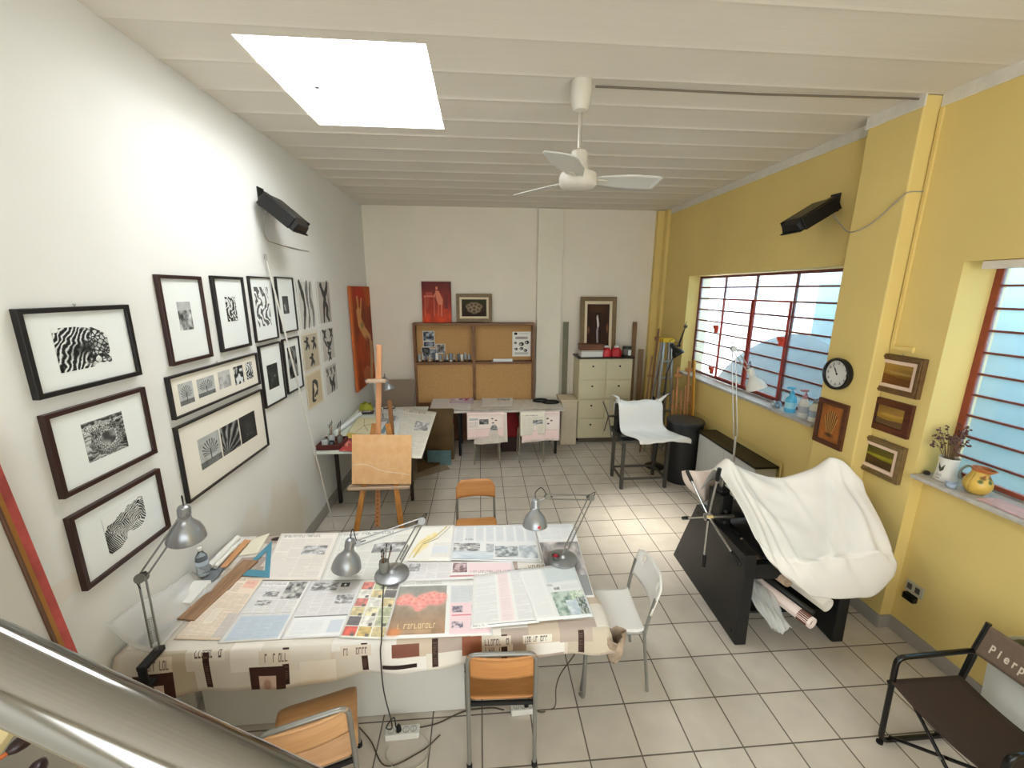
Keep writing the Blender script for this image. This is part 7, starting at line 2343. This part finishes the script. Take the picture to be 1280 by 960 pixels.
def dseat(u, v):
    y = YB + (YA - YB) * u
    return (2.255 + .43 * v, y, .447 - .03 * math.sin(PI * u))
MB().grid(dseat, 20, 10).build('seat', M_fab, t, world=True, smooth='all', solid=.004)
def dback(u, v):
    y = YB - .012 + (YA - YB + .024) * u
    return (2.715 + .045 * v + .018 * math.sin(PI * u), y, .605 + .175 * v)
MB().grid(dback, 20, 8).build('back_band', M_fab2, t, world=True, smooth='all', solid=.005)
TM = axes(V((2.7445, 1.45, .675)), V((0, -1, 0)), V((.24, 0, .97)), V((-.97, 0, .24)))
M_let = mat('cream_lettering', (.84, .80, .72), .7)
for k, ch in enumerate('Pierpa'):
    yy = 1.630 - k * .030
    u_ = (yy - YB) / (YA - YB)
    Mx = axes(V((2.715 + .045 * .42 + .018 * math.sin(PI * u_) - .0045, yy, .675)), V((0, -1, 0)), V((.24, 0, .97)).normalized(), V((-.97, 0, .24)).normalized())
    text_mesh(ch, .068, Mx @ Matrix.Diagonal((.62, 1, 1, 1)), 'letter', M_let, t, .0008, bold=.0015)
t = thing('waste_bin', 'white plastic bin with dark green bag behind the folding chair', 'bin', (2.98, 1.50, 0))
def binw(u, v):
    a = 2 * PI * u
    c, s_ = math.cos(a), math.sin(a)
    n_ = (abs(c) ** 4 + abs(s_) ** 4) ** -.25
    w_ = .135 + .03 * v
    return (2.985 + w_ * c * n_, 1.50 + (w_ + .07) * s_ * n_, .002 + .64 * v)
MB().grid(binw, 48, 8).build('body', mat('white_bin_plastic', (.82, .83, .81), .4), t, world=True, smooth='all', solid=.004)
MB().prism([(2.86, 1.32), (3.11, 1.32), (3.11, 1.68), (2.86, 1.68)], .002, .012).build('bottom', M_whitepl, t, world=True)
def bing(u, v):
    a = 2 * PI * u
    c, s_ = math.cos(a), math.sin(a)
    n_ = (abs(c) ** 4 + abs(s_) ** 4) ** -.25
    r = .152 * (1 - v ** 2 * .95)
    return (2.985 + r * c * n_, 1.50 + (r * 1.4) * s_ * n_, .61 + .10 * math.sin(PI * .5 * v) + .012 * math.sin(5 * a) * (1 - v))
MB().grid(bing, 40, 10).build('bag', mat('dark_green_plastic', (.13, .20, .16), .35, noise=.2), t, world=True, smooth='all', solid=.002)

# ------------------------------------------------------------------ light
wd = bpy.data.worlds.new('world'); SC.world = wd
wd.use_nodes = True
bg = wd.node_tree.nodes['Background']
bg.inputs['Color'].default_value = (.93, .98, 1.0, 1)
bg.inputs['Strength'].default_value = WORLD
sl = bpy.data.lights.new('sun', 'SUN'); sl.energy = SUN; sl.angle = math.radians(13); sl.color = (1, .95, .84)
so = bpy.data.objects.new('sun', sl); COL.objects.link(so)
so.rotation_euler = V((2.55, .75, -3.95)).to_track_quat('-Z', 'Y').to_euler()
SC.view_settings.view_transform = 'Standard'
SC.view_settings.look = 'None'
SC.view_settings.gamma = 1
SC.view_settings.use_curve_mapping = False
SC.view_settings.exposure = EXPO
SC.cycles.use_denoising = True
SC.cycles.max_bounces = 8
SC.cycles.diffuse_bounces = 5
SC.cycles.transparent_max_bounces = 12
SC.cycles.caustics_reflective = False
SC.cycles.caustics_refractive = False
SC.cycles.sample_clamp_indirect = 6
bpy.context.view_layer.update()
